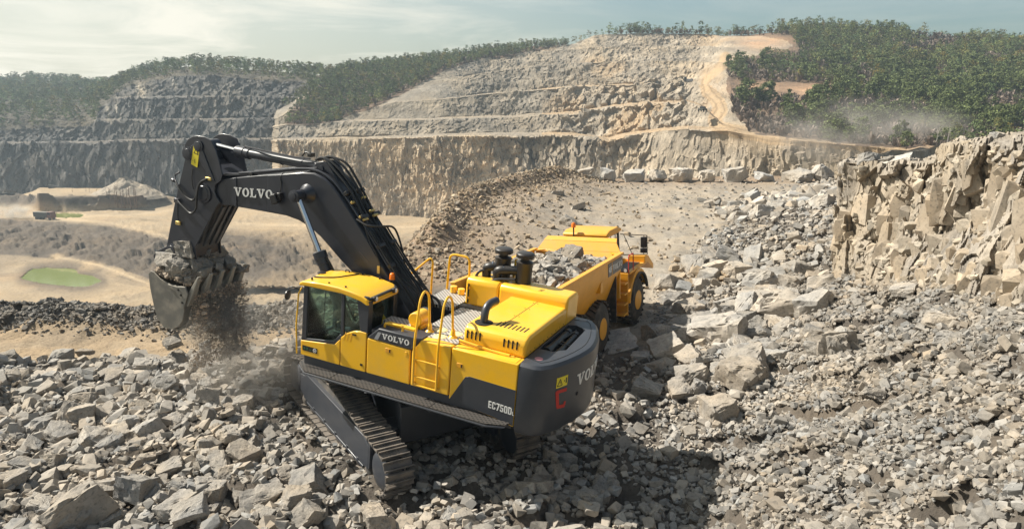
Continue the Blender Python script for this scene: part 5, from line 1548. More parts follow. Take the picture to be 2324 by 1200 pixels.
for s in (1, -1):
    m = MB(); m.prism([(-2.35, s * 1.55), (-2.05, s * 1.55), (-2.05, s * 1.25)], 'z', 3.06, 3.10); m.build('corner_gusset', YELD, body)
    m = MB(); m.prism([(-2.75, 2.40), (-2.75, .75), (-2.68, .75), (-2.68, 2.40)], 'y', s * .85, s * 1.66); m.build('mud_flap', RUBBER, tr)
    m = MB(); m.cyl((-2.9, s * 1.0, 1.0), (-5.4, s * 1.05, 2.0), .09, n=14); lc = m.build('hoist_cylinder', BLACK, tr)
    m = MB(); m.prism([(-4.55, 2.56), (-4.35, 2.56), (-4.30, 2.20), (-4.60, 2.20)], 'y', s * 1.55, s * 1.72); m.build('body_bracket', YELD, body, bevel=.01)
# chassis
m = MB(); m.span(-8.0, -2.4, -.55, .55, .85, 1.45); m.span(-2.4, 2.6, -.5, .5, .80, 1.4); m.span(-4.6, -3.95, -1.0, 1.0, .75, 1.1); m.span(-6.5, -5.9, -1.0, 1.0, .75, 1.1); m.span(-.3, .3, -1.0, 1.0, .7, 1.1)
m.build('chassis', GREY, tr, bevel=.03)
# wheels
ty = MB(); prof = [(0, .36), (.02, .52), (.03, .74), (.08, .84), (.18, .89), (.30, .905), (.375, .91), (.45, .905), (.57, .885), (.65, .82), (.70, .70), (.73, .52), (.75, .36)]
ty.lathe((0, -.375, 0), (0, 1, 0), prof, n=40)
for k in range(26):
    for s in (1, -1):
        a = 2 * math.pi * (k + (.5 if s > 0 else 0)) / 26
        ty.box((.915 * math.cos(a), s * .19, .915 * math.sin(a)), (.085, .33, .07), Matrix.Rotation(-a, 3, 'Y') @ Matrix.Rotation(s * .5, 3, 'X'))
rim = MB(); rim.lathe((0, -.385, 0), (0, 1, 0), [(0, .36), (.02, .38), (.03, .33), (.09, .30), (.16, .27), (.17, .19), (.12, .18), (.06, .15), (.05, .05)], n=32)
t_o = r_o = None
for s in (-1, 1):
    for x_ in (0, -4.27, -6.21):
        wh = empty('wheel', parent=tr); wh.location = (x_, s * 1.32, .93)
        if s > 0: wh.rotation_euler = (0, 0, math.pi)
        if t_o is None:
            t_o = ty.build('tyre', RUBBER, wh, angle=30); r_o = rim.build('rim', YELD, wh)
        else:
            for q_ in (t_o, r_o):
                c = q_.copy(); col.objects.link(c); c.parent = wh
        if x_ == 0: wh.rotation_euler = (0, 0, (math.pi if s > 0 else 0) - .05)
# tractor: hood, fenders, steps, cab
m = MB(); m.add([(.55, -1.0, 1.3), (.55, 1.0, 1.3), (.55, .95, 2.42), (.55, -.95, 2.42), (3.0, -.9, 1.1), (3.0, .9, 1.1), (2.9, .85, 1.85), (2.9, -.85, 1.85)], [(0, 3, 2, 1), (4, 5, 6, 7), (0, 1, 5, 4), (3, 7, 6, 2), (0, 4, 7, 3), (1, 2, 6, 5)])
m.build('bonnet', YELD, tr, bevel=.08, seg=3)
for s in (1, -1):
    AO = [(1.25 * math.cos(a), .93 + 1.22 * math.sin(a)) for a in np.linspace(.35, math.pi - .12, 18)]
    AI = [(1.10 * math.cos(a), .93 + 1.06 * math.sin(a)) for a in np.linspace(.35, math.pi - .12, 18)]
    MB().prism(AO + AI[::-1], 'y', s * .98, s * 1.72).build('fender', YELD, tr, bevel=.03)
    m = MB(); m.prism([(1.13 * math.cos(a), .93 + 1.09 * math.sin(a)) for a in np.linspace(.3, math.pi - .2, 18)] + [(1.06 * math.cos(a), .93 + 1.02 * math.sin(a)) for a in np.linspace(math.pi - .2, .3, 18)], 'y', s * 1.70, s * 1.80); m.build('fender_flare', RUBBER, tr)
    m = MB(); m.span(-1.0, 1.5, s * .95, s * 1.66, 2.10, 2.20); m.prism([(1.0, 2.2), (1.0, 2.46), (1.5, 2.40), (2.3, 1.9), (2.3, 1.7), (1.5, 2.1)], 'y', s * 1.0, s * 1.68); m.build('fender_deck', YELD, tr, bevel=.03)
    MB().span(-1.0, .9, s * 1.0, s * 1.5, 2.20, 2.212).build('deck_mat', TREADD, tr, smooth=False)
    st = MB()
    for k in range(4): st.span(-1.75 + k * .03, -1.25, s * 1.12, s * 1.66, .70 + k * .38, .76 + k * .38)
    st.span(-1.30, -1.22, s * 1.10, s * 1.66, .62, 2.2); st.span(-1.78, -1.22, s * 1.08, s * 1.12, .62, 2.2)
    st.build('steps', YELD, tr, bevel=.008)
    m = MB(); m.tube([(-1.2, s * 1.66, 2.2), (-1.2, s * 1.66, 2.85), (-.6, s * 1.66, 2.85), (-.6, s * 1.66, 2.2)], .02, 8, .08); m.build('step_rail', RED, tr)
    lm = MB().box((-1.18, s * 1.55, 2.30), (.1, .16, .14)).build('lamp', BLACK, tr, bevel=.02)
    MB().cyl((-1.235, s * 1.55, 2.30), (-1.243, s * 1.55, 2.30), .06, n=14).build('lens', LENS, lm)
cb_ = empty('cab', parent=tr)
m = MB(); m.span(-1.25, .55, -.80, .80, 1.5, 2.35); m.build('cab_base', YELD, cb_, bevel=.05)
m = MB()
for x_ in (-1.2, .5):
    for s in (1, -1): m.prism([(x_ - .05, 2.3), (x_ + .05, 2.3), (x_ + .03 - (.1 if x_ > 0 else -.1), 3.56), (x_ - .05 - (.1 if x_ > 0 else -.1), 3.56)], 'y', s * .70, s * .80)
m.span(-1.1, .4, -.78, .78, 3.42, 3.47); m.build('cab_frame', BLACK, cb_, bevel=.01)
m = MB()
for s in (1, -1): m.add([(-1.2, s * .77, 2.32), (.5, s * .77, 2.32), (.40, s * .76, 3.5), (-1.1, s * .76, 3.5)], [(0, 1, 2, 3)])
for x_, x2 in ((-1.2, -1.1), (.52, .42)): m.add([(x_, -.75, 2.32), (x_, .75, 2.32), (x2, .75, 3.5), (x2, -.75, 3.5)], [(0, 1, 2, 3)])
m.build('cab_windows', GLASS, cb_, smooth=False)
m = MB(); m.box((-.5, 0, 2.35), (.5, .55, .14)); m.box((-.75, 0, 2.72), (.12, .52, .75)); m.build('seat', SEATM, cb_, bevel=.03)
m = MB(); m.prism([(-1.28, 3.50), (-1.24, 3.62), (-.9, 3.70), (.1, 3.70), (.5, 3.60), (.55, 3.50), (.3, 3.46), (-1.1, 3.46)], 'y', -.88, .88); m.build('roof', YELD, cb_, bevel=.06, seg=3)
m = MB(); m.cyl((-1.30, .42, 3.0), (-1.30, .42, 3.84), .03, n=8); bp_ = m.build('beacon_post', BLACK, tr)
MB().lathe((-1.30, .42, 3.84), (0, 0, 1), [(0, .085), (.12, .08), (.17, .05), (.18, .02)], n=16).build('beacon_lens', ORANGE, bp_)
m = MB(); m.cyl((.3, .74, 3.44), (.3, .74, 3.50), .04, n=8); m.tube([(.35, -.86, 3.38), (.42, -1.9, 3.36), (.42, -1.92, 2.62), (.2, -.9, 2.60)], .018, 6, .04); m.tube([(.38, -1.0, 3.36), (.35, -1.35, 2.62)], .014, 6); m.tube([(.42, -1.78, 3.36), (.42, -1.78, 2.62)], .014, 6)
mf = m.build('mirror_frame', BLACK, tr)
MB().box((.40, -1.78, 3.10), (.07, .24, .42)).build('mirror', BLACK, mf, bevel=.03); MB().box((.40, -1.78, 2.78), (.07, .26, .20)).build('mirror', BLACK, mf, bevel=.03)
m = MB(); m.tube([(.35, .86, 3.38), (.42, 1.25, 3.36), (.42, 1.26, 2.85), (.3, .85, 2.85)], .018, 6, .04); mf = m.build('mirror_frame', BLACK, tr)
MB().box((.40, 1.15, 3.12), (.07, .22, .42)).build('mirror', BLACK, mf, bevel=.03)
MB().box((.33, .95, 3.15), (.03, .10, .38)).build('mirror_back', flat('lime_plate', (.45, .65, .03), .5), mf, bevel=.01)

# ================================================================== small vehicles far off
fw = at_z(103, 498, -36.9)
ft = empty('dump_truck', Matrix.Translation(Vector(fw)) @ Matrix.Rotation(R(-10), 4, 'Z'), 'small dark dump truck with a reddish cab driving along the dusty pit road', 'truck')
DK = paint('dull_green_grey_paint', (.075, .078, .068), .6, amt=.4); RC = paint('faded_red_paint', (.15, .060, .05), .5, amt=.5)
m = MB(); m.prism([(-4.0, 1.1), (1.5, 1.1), (1.7, 2.9), (-4.1, 3.0)], 'y', -1.25, 1.25); m.build('dump_body', DK, ft, bevel=.05)
m = MB(); m.prism([(1.8, .7), (4.0, .7), (4.0, 1.9), (3.6, 3.1), (1.85, 3.15)], 'y', -1.2, 1.2); fc = m.build('cab', RC, ft, bevel=.08)
m = MB(); m.prism([(2.2, 2.0), (3.4, 2.0), (3.2, 2.85), (2.2, 2.85)], 'y', -1.21, 1.21); m.build('window', INK, fc)
m = MB(); m.span(-3.9, 3.8, -.5, .5, .6, 1.0); m.build('chassis', BLACK, ft)
for x_ in (2.9, -1.6, -2.9):
    for s in (1, -1): MB().cyl((x_, s * .85, .52), (x_, s * 1.22, .52), .52, n=18).build('wheel', RUBBER, ft)

fe_p = at_d(1560, 190.5, 322.5)
fe = empty('bench_excavator', Matrix.Translation(Vector(fe_p)) @ Matrix.Rotation(R(172), 4, 'Z'), 'tiny grey excavator working far away on the high quarry bench', 'excavator')
LG = paint('light_grey_paint', (.36, .36, .37), .5, amt=.3)
for s in (1, -1):
    MB().prism([(-1.7, .0), (1.7, .0), (2.0, .35), (1.7, .8), (-1.7, .8), (-2.0, .35)], 'y', s * .8, s * 1.35).build('crawler_track', BLACK, fe, bevel=.05)
MB().span(-2.2, .9, -1.3, 1.3, .9, 2.0).build('engine_house', LG, fe, bevel=.12)
m = MB(); m.prism([(.4, 1.0), (1.6, 1.0), (1.5, 2.8), (.5, 2.85)], 'y', .35, 1.3); c_ = m.build('cab', DK, fe, bevel=.08)
m = MB(); m.prism([(.6, 1.9), (1.5, 1.9), (1.42, 2.7), (.65, 2.7)], 'y', 1.3, 1.31); m.build('window', INK, c_)
m = MB(); m.prism([(.9, 1.2), (1.4, 1.1), (2.6, 2.6), (4.2, 2.2), (4.3, 2.5), (2.5, 3.1)], 'y', -.3, .05); m.build('boom', DK, fe)
m = MB(); m.prism([(4.1, 2.6), (4.5, 2.4), (4.1, .7), (3.8, .7)], 'y', -.28, .03); m.build('arm', DK, fe)
m = MB(); m.prism([(4.4, .9), (3.7, .8), (3.3, .2), (3.9, .05), (4.5, .4)], 'y', -.7, .45); m.build('bucket', DK, fe)

pk_p = at_d(1594, 254, 252)
pk = empty('pickup', Matrix.Translation(Vector(pk_p)) @ Matrix.Rotation(R(60), 4, 'Z'), 'tiny dark pickup parked beside the bend of the haul road on the hill', 'pickup')
m = MB(); m.prism([(-2.4, .5), (2.4, .5), (2.4, 1.0), (1.2, 1.15), (-2.4, 1.15)], 'y', -.9, .9); m.build('body', DK, pk, bevel=.08)
m = MB(); m.prism([(-.6, 1.15), (1.2, 1.15), (.6, 1.75), (-.5, 1.75)], 'y', -.8, .8); m.build('cab', INK, pk, bevel=.06)
for x_ in (-1.5, 1.5):
    for s in (1, -1): MB().cyl((x_, s * .7, .38), (x_, s * .95, .38), .38, n=16).build('wheel', RUBBER, pk)

# ================================================================== ROCKS
def subdiv(V, T):
    ed = {}; V = [tuple(p) for p in V]; out_ = []

    def mid(a, b):
        k = (min(a, b), max(a, b))
        if k not in ed:
            ed[k] = len(V); V.append(tuple((np.array(V[a]) + np.array(V[b])) / 2))
        return ed[k]
    for a, b, c in T:
        x, y, z = mid(a, b), mid(b, c), mid(c, a)
        out_ += [(a, x, z), (x, b, y), (z, y, c), (x, y, z)]
    return np.array(V), np.array(out_)


def hull(pts):
    bm = bmesh.new()
    for p in pts: bm.verts.new(p)
    r_ = bmesh.ops.convex_hull(bm, input=bm.verts)
    bmesh.ops.delete(bm, geom=[v for v in bm.verts if not v.link_faces], context='VERTS')
    bmesh.ops.triangulate(bm, faces=bm.faces)
    bmesh.ops.recalc_face_normals(bm, faces=bm.faces)
    bm.verts.index_update()
    V = np.array([v.co[:] for v in bm.verts]); T = np.array([[v.index for v in f.verts] for f in bm.faces]); bm.free()
    return V, T


def rock_pts(r_, kind):
    """jagged block: jittered box corners with some corners knocked off"""
    pts = []
    for sx in (-1, 1):
        for sy in (-1, 1):
            for sz in (-1, 1):
                p = np.array([sx, sy, sz]) * (1 - r_.uniform(.0, .42, 3))
                if r_.random() < .4:
                    for ax in range(3):
                        q = p.copy(); q[ax] *= r_.uniform(.25, .7); pts.append(q)
                else: pts.append(p)
    for _ in range(3):
        d = r_.normal(size=3); d /= np.linalg.norm(d); pts.append(d * 1.02)
    P_ = np.array(pts)
    P_ *= {'block': (1, .82, .68), 'slab': (1, .78, .36), 'wedge': (1, .6, .55)}[kind]
    return P_


PROTO = []
rp2 = np.random.default_rng(5)
KINDS = ['block'] * 10 + ['slab'] * 7 + ['wedge'] * 7
for k_, kind in enumerate(KINDS):
    V, T = hull(rock_pts(rp2, kind))
    PROTO.append((V, T, kind))
ROCKM = rock_mat('broken_rock', (.385, .358, .322), (.225, .213, .198), (.365, .318, .26), scale=1.6, per_obj=True, bump_s=.9, dist=.05, coord='obj')
RUBM = rock_mat('rubble_rock', (.375, .348, .312), (.225, .213, .196), (.36, .31, .25), scale=1.5, attr='tint', bump_s=.7, dist=.03)
HI = []
for k_, (V, T, kind) in enumerate(PROTO):
    v, t_ = V, T
    for _ in range(3): v, t_ = subdiv(v, t_)
    n_ = v / (np.linalg.norm(v, axis=1, keepdims=True) + 1e-9)
    # knock edges off, chip the faces
    r_ = np.linalg.norm(v, axis=1, keepdims=True)
    d_ = .055 * facets(v * 2.6 + k_ * 7, 300 + k_, .9) + .05 * fbm(v * 2.2 + k_ * 3, 4, 340 + k_) + .022 * facets(v * 6.5, 380 + k_, .9)
    v = v + n_ * d_[:, None]
    me = mesh_np('rock', v, t_, ROCKM)
    me.polygons.foreach_set('use_smooth', np.ones(len(me.polygons), bool)); me.set_sharp_from_angle(angle=R(24))
    HI.append(me)

toe_at = lambda y: np.interp(y, [k[0] for k in toeK], [k[1] for k in toeK])
IEX = np.array(MEX.inverted())


def ex_local(P_):
    return np.c_[P_, np.ones(len(P_))] @ IEX.T[:, :3]


def hit_ground(px, py):
    d = pray(px, py); o_ = np.array([0, 0, CAMZ])
    ts = np.linspace(8, 110, 4000)
    P_ = o_ + d * ts[:, None]
    g_ = ground_h(P_[:, 0], P_[:, 1])
    i = np.argmax(P_[:, 2] < g_)
    return P_[i]


ALL = []          # [x, y, z, r, proto, seed, label]


def rocks_uniform(n, x0, x1, y0, y1, rlo, rhi, power, dens=None):
    x = rng.uniform(x0, x1, n); y = rng.uniform(y0, y1, n)
    u_ = rng.random(n)
    r = (rlo ** -power + u_ * (rhi ** -power - rlo ** -power)) ** (-1 / power)
    keep = np.ones(n, bool) if dens is None else rng.random(n) < dens(x, y)
    x, y, r = x[keep], y[keep], r[keep]
    z = ground_h(x, y)
    pp = to_px(np.stack([x, y, z], -1))
    ok = (pp[:, 0] > -420) & (pp[:, 0] < 2950) & (pp[:, 1] < 1480)
    x, y, z, r = x[ok], y[ok], z[ok], r[ok]
    L_ = ex_local(np.stack([x, y, z], -1))
    under = (np.hypot(L_[:, 0], L_[:, 1]) < 3.5) & (r > .16)
    u2 = np.abs(L_[:, 0] * math.sin(R(31)) + L_[:, 1] * math.cos(R(31))) ; a2 = np.abs(L_[:, 0] * math.cos(R(31)) - L_[:, 1] * math.sin(R(31)))
    shoe_ = (np.abs(u2 - 1.675) < .48) & (a2 < 3.1) & (r > .09)
    k = ~under & ~shoe_
    return np.stack([x[k], y[k], z[k], r[k]], 1)


leftA = lambda x, y: (1 - sstep(22.9, 24.2, y + .3 * np.sin(x * 2))) * (x < np.interp(y, [9, 16, 20, 25], [3.2, 2.2, .6, -3.0]))
rightB = lambda x, y: sstep(-1.6, .4, x - toe_at(y)) * (1 - sstep(0, 1.5, x - np.interp(y, [k[0] for k in footK], [k[1] for k in footK]) - .6)) * (y < 34)
midC = lambda x, y: (x > np.interp(y, [9, 16, 20, 25], [3.0, 2.0, .4, -3.2])) * (x < toe_at(y) - .6) * (1 - sstep(21, 25, y))
parts = [
    rocks_uniform(27000, -21, 4, 9.3, 24.3, .045, .16, 1.6, leftA), rocks_uniform(6200, -21, 4, 9.3, 24.3, .11, .30, 2.3, leftA), rocks_uniform(420, -21, 4, 9.3, 24.0, .24, .50, 2.2, leftA),
    rocks_uniform(60000, 0, 16, 9.3, 34, .035, .13, 1.5, rightB), rocks_uniform(2300, 0, 16, 9.3, 34, .09, .20, 2.2, rightB), rocks_uniform(45000, 0, 16, 9.3, 30, .025, .07, 1.5, rightB),
    rocks_uniform(900, 2, 16, 18, 41, .22, .75, 1.5, lambda x, y: sstep(-1.2, .3, x - toe_at(y)) * (1 - sstep(3.2, 5.5, x - toe_at(y))) * sstep(17.5, 21, y) * sstep(41, 36, y)),
    rocks_uniform(7000, 4, 22, 33, 46, .05, .22, 1.5, lambda x, y: sstep(-1.0, .6, x - toe_at(y))),
    rocks_uniform(200, 6, 16, 14, 33, .14, .40, 1.9, lambda x, y: np.exp(-((x - np.interp(y, [k[0] for k in footK], [k[1] for k in footK]) + 1.0) / 1.5) ** 2)),
    rocks_uniform(6500, -3, 8, 9.3, 25, .035, .14, 1.5, midC), rocks_uniform(500, -3, 8, 9.3, 23, .10, .26, 1.6, midC),
    rocks_uniform(44000, -26, -3.5, 26.8, 31.6, .03, .13, 1.6, lambda x, y: np.exp(-((y - 29.2) / 1.05) ** 2)),
    rocks_uniform(20000, -8, 9, 35, 78, .05, .24, 1.9, lambda x, y: in_poly(x, y, PLAT) * np.exp(-(seg_dist(x, y, PLAT[:9]) / 4.5) ** 2)),
    rocks_uniform(3500, -8, 30, 28, 78, .06, .22, 1.6, lambda x, y: in_poly(x, y, PLAT) * .5),
    rocks_uniform(1600, 15, 28, 48, 66, .25, .75, 1.2, lambda x, y: np.exp(-((x - 20.5 - (y - 56) * .35) / 3.6) ** 2 - ((y - 56) / 5.5) ** 2)),
    rocks_uniform(9000, 10, 34, 33, 74, .07, .32, 1.5, lambda x, y: sstep(-1.0, .6, x - toe_at(y))),
]
RK = np.concatenate(parts)
zone_pile = (RK[:, 1] > 46) & (RK[:, 0] > 14) & (RK[:, 3] > .25)

# surveyed boulders: (column, row of centre, width px, kind, tone, label)
SURV = [
    (176, 1150, 128, 'block', .95, 'huge brown-stained block in the bottom left corner, largest rock of the left heap'),
    (97, 1142, 66, 'wedge', 1.05, 'tan pointed rock leaning on the left of the huge bottom left block'),
    (249, 1168, 66, 'block', 1.1, 'pale block just right of the huge bottom left block'),
    (395, 1138, 78, 'slab', 1.0, 'broad grey slab at the bottom of the left heap, right of the pale block'),
    (338, 1040, 46, 'block', 1.0, 'upright square grey block, leftmost of a row of blocks in the left heap'),
    (388, 1050, 68, 'slab', .92, 'cracked grey slab between two upright blocks in the left heap'),
    (458, 1045, 42, 'block', 1.05, 'small square block in the middle of the row of blocks in the left heap'),
    (498, 1034, 48, 'block', 1.0, 'upright block with a pale top left of the big cracked block in the left heap'),
    (550, 1030, 76, 'block', .92, 'big cracked grey block ending the row of blocks in the left heap'),
    (590, 1122, 94, 'wedge', 1.08, 'large pale boulder with a rounded top at bottom centre-left'),
    (640, 1080, 64, 'block', .95, 'grey boulder behind the large pale rounded boulder'),
    (697, 1094, 78, 'block', .9, 'large dull grey boulder left of the near crawler track end'),
    (697, 1166, 66, 'block', .98, 'square pale grey boulder at the bottom edge, left of the track end'),
    (623, 880, 74, 'slab', 1.05, 'flat pinkish slab lying beside the front of the left crawler track'),
    (132, 985, 54, 'block', 1.0, 'light block behind the bottom left rubble, beside a sharp pointed rock'),
    (163, 990, 34, 'wedge', 1.08, 'sharp pointed pale rock standing beside a light block'),
    (297, 958, 48, 'block', 1.1, 'bright pale block in the middle of the left heap'),
    (315, 920, 60, 'slab', .85, 'dark grey jagged slab above the bright pale block'),
    (264, 853, 46, 'block', .92, 'rounded grey boulder near the crest of the left heap'),
    (139, 806, 52, 'block', .95, 'grey peaked boulder on the crest of the left heap'),
    (15, 812, 44, 'block', .75, 'dark boulder on the crest at the far left edge'),
    (195, 798, 34, 'wedge', .85, 'dark pointed rock standing up on the crest of the left heap'),
    (287, 800, 46, 'slab', 1.05, 'pale slab on the crest below the sandy strip'),
    (447, 822, 48, 'block', .95, 'grey block on the crest below the bucket'),
    (469, 872, 58, 'wedge', 1.0, 'grey wedge-shaped boulder below the bucket'),
    (187, 880, 48, 'slab', .95, 'tilted grey slab in the upper left heap'),
    (517, 978, 64, 'slab', 1.05, 'long flat pale slab lying level left of the crawler track'),
    (414, 985, 50, 'wedge', .8, 'dark leaning splinter rock in the middle of the left heap'),
    (56, 1052, 52, 'slab', .95, 'flat brown slab at the left edge above the huge block'),
    (1765, 690, 96, 'block', 1.1, 'largest pale boulder of the pile behind the haul truck'),
    (1842, 690, 68, 'block', 1.0, 'cube-shaped boulder right of the largest pale boulder'),
    (1573, 735, 98, 'slab', .82, 'dark layered slab left of a split pale boulder'),
    (1630, 752, 96, 'block', 1.05, 'split pale boulder beside the dark layered slab'),
    (1682, 838, 112, 'block', .85, 'big dark-faced square block standing on the right-hand rubble'),
    (1541, 878, 58, 'block', 1.05, 'upright tan block in the middle of the right-hand rubble'),
    (1467, 880, 70, 'block', 1.0, 'tan block left of the upright tan block'),
    (1403, 768, 92, 'slab', 1.1, 'long pale boulder close behind the counterweight'),
    (1552, 806, 64, 'block', 1.05, 'pale block in front of the dark layered slab'),
    (1740, 645, 52, 'wedge', .95, 'pointed boulder behind the largest pale boulder'),
    (1793, 640, 52, 'block', .92, 'grey round-topped boulder right of the pointed boulder'),
    (1672, 612, 48, 'block', 1.0, 'grey block high in the boulder pile, left of the pointed boulder'),
    (1530, 676, 66, 'wedge', 1.05, 'long tan boulder at the left end of the pile by the truck wheel'),
    (1696, 690, 54, 'block', 1.0, 'grey boulder touching the left of the largest pale boulder'),
    (1488, 826, 54, 'wedge', .95, 'upright pointed rock behind the pair of tan blocks'),
    (1456, 800, 60, 'slab', 1.1, 'pale tilted slab in front of the long pale boulder'),
    (1430, 720, 44, 'slab', .9, 'flat rock beside the haul truck front wheel'),
    (1645, 690, 46, 'block', .95, 'small tan block in front of the boulder pile'),
    (1600, 640, 52, 'slab', .95, 'flat grey slab at the top left of the boulder pile'),
    (1865, 640, 50, 'block', 1.0, 'brownish block at the right end of the boulder pile'),
    (1310, 466, 40, 'slab', 1.05, 'flat pale slab lying on the plateau left of the haul road'),
    (1292, 498, 52, 'slab', .95, 'stack-topping flat slab behind the haul truck cab'),
    (1265, 434, 34, 'slab', 1.0, 'tilted slab on the rim of the plateau, left of the boulder row'),
]
ROW = [(1326, 420, 42, 'slab', .95, 'flat pair-shaped slab, first of the boulder row along the plateau edge'), (1380, 414, 38, 'block', 1.0, 'round grey boulder, second from the left in the row along the plateau edge'),
       (1438, 411, 38, 'wedge', 1.0, 'third boulder from the left in the row along the plateau edge'), (1490, 408, 34, 'block', 1.05, 'small rounded boulder, fourth in the row along the plateau edge'),
       (1546, 405, 46, 'block', 1.05, 'wide pale boulder in the middle of the row along the plateau edge'), (1605, 403, 36, 'block', 1.05, 'pale upright boulder right of the widest one in the edge row'),
       (1668, 402, 48, 'block', .85, 'large tan boulder with a shaded right side in the edge row'), (1733, 403, 44, 'slab', .95, 'jagged grey slab left of the two long blocks in the edge row'),
       (1811, 400, 56, 'slab', .75, 'long brown block, left of the last pair in the edge row'), (1865, 398, 50, 'block', .9, 'brown block at the right end of the edge row')]
surv = []
for (px, py, wpx, kind, tone, lab) in SURV:
    p = hit_ground(px, py + wpx * .22); dist_ = np.linalg.norm(p - np.array([0, 0, CAMZ]))
    big_ = 1.18 if (px > 1400 and py < 770) else 1.0
    surv.append((p, big_ * wpx * dist_ / FPX / 2, kind, tone * (1.12 if big_ > 1 else 1), lab))
for (px, py, wpx, kind, tone, lab) in ROW:
    Yd = 74.5
    wpx *= 1.12; kind = 'block' if kind == 'wedge' else kind
    p = at_d(px, 412, Yd); p[2] = .30 + ground_base(np.array([p[0]]), np.array([Yd]))[0]
    surv.append((p, wpx * np.linalg.norm(p) / FPX / 2, kind, tone * 1.35, lab))
for (px, wpx, Yd, kind, tone, lab) in ((1968, 52, 29.6, 'block', .85, 'dark boulder on the lower ledge of the rock face, left of the white one'), (2034, 58, 28.8, 'slab', 1.45, 'white boulder on the lower ledge of the rock face'),
                                       (2012, 30, 29.0, 'block', .7, 'small dark block squeezed between the two boulders on the ledge'), (2262, 26, 22.3, 'block', 1.1, 'small pale rock on top of the high rock face')):
    tpy = 372 if px < 2100 else 316
    p = at_d(px, tpy, Yd); surv.append((p, wpx * np.linalg.norm(p) / FPX / 2, kind, tone, lab))

# push random rocks off the surveyed ones
S_ = np.array([[s[0][0], s[0][1], s[1]] for s in surv])
d2 = np.hypot(RK[:, None, 0] - S_[None, :, 0], RK[:, None, 1] - S_[None, :, 1]) - S_[None, :, 2] * .85
keep = ~((d2.min(1) < 0) & (RK[:, 3] > .12)); RK = RK[keep]
dist_ = np.sqrt(RK[:, 0] ** 2 + RK[:, 1] ** 2 + (RK[:, 2] - CAMZ) ** 2)
app = RK[:, 3] / dist_
ppx = to_px(RK[:, :3])
app[(ppx[:, 0] < 8) | (ppx[:, 0] > 2316) | (ppx[:, 1] > 1190)] *= .02
order = np.argsort(-app)
NIND = 205
ind, rest = RK[order[:NIND]], RK[order[NIND:]]


def euler_rand(r_, flat_=.6):
    return (r_.normal(0, .35) * flat_ + (math.pi if r_.random() < .5 else 0), r_.normal(0, .35) * flat_, r_.uniform(0, 2 * math.pi))


def put_rock(p, r_, kind, tone, label, group, rg, cat='rock', sink=.30, name='boulder'):
    ks = [i for i, k in enumerate(KINDS) if k == kind]
    o = bpy.data.objects.new(name, HI[ks[int(rg.integers(len(ks)))]]); col.objects.link(o)
    hgt = {'block': .68, 'slab': .36, 'wedge': .55}[kind] * r_
    o.location = (p[0], p[1], p[2] + hgt * (1 - 2 * sink))
    o.rotation_euler = euler_rand(rg, .7)
    o.scale = (r_ * rg.uniform(.95, 1.1), r_ * rg.uniform(.9, 1.1), r_ * rg.uniform(.9, 1.12))
    wm = rg.uniform(-.035, .045)
    o.color = (min(1.6, tone * (1 + wm)), tone, tone * (1 - 1.3 * wm), 1)
    tag(o, label, cat, group)
    return o


rg = np.random.default_rng(21)
for p, r_, kind, tone, lab in surv:
    o = put_rock(p, r_, kind, tone, lab, None, rg, 'boulder')
    if 'edge' in lab and 'row' in lab: o['group'] = 'boulders in a row along the plateau edge'


def zone_of(px, py):
    if px < 1000:
        if py < 840: return 'on the crest of the left rubble heap', 'rocks on the crest of the left heap'
        if px > 560 and py < 1010: return 'close beside the left crawler track', 'rocks beside the crawler track'
        if px > 560: return 'at the foot of the near track end', 'rocks at the near track end'
        if py > 1080: return 'along the bottom edge of the left rubble', 'rocks along the bottom left edge'
        if px < 280: return 'at the left side of the left rubble heap', 'rocks at the left side of the left heap'
        return 'in the middle of the left rubble heap', 'rocks in the middle of the left heap'
    if py < 560: return 'in the far pale rock pile beside the haul road', 'rocks in the far pale pile'
    if px < 1500 and py > 880: return 'behind and below the counterweight', 'rocks below the counterweight'
    if py < 760: return 'in the boulder pile behind the haul truck', 'rocks in the boulder pile'
    if px > 1850: return 'on the slope under the right-hand rock face', 'rocks on the slope under the rock face'
    return 'in the right-hand rubble before the boulder pile', 'rocks in the right-hand rubble'


for x, y, z, r_ in ind:
    kind = KINDS[int(rg.integers(len(KINDS)))]
    tone = float(np.clip(rg.normal(.97, .13), .66, 1.26))
    if y > 46 and x > 14: tone *= 1.12
    pp = to_px(np.array([x, y, z])); zn, gr = zone_of(*pp)
    tn = 'pale' if tone > 1.05 else ('dark grey' if tone < .90 else 'mid-grey')
    sh = {'block': 'blocky', 'slab': 'flat', 'wedge': 'elongated'}[kind]
    put_rock((x, y, z), r_, kind, tone, f'{tn} {sh} rock {zn}', gr + f', {tn} and {sh}', rg, name='rock')


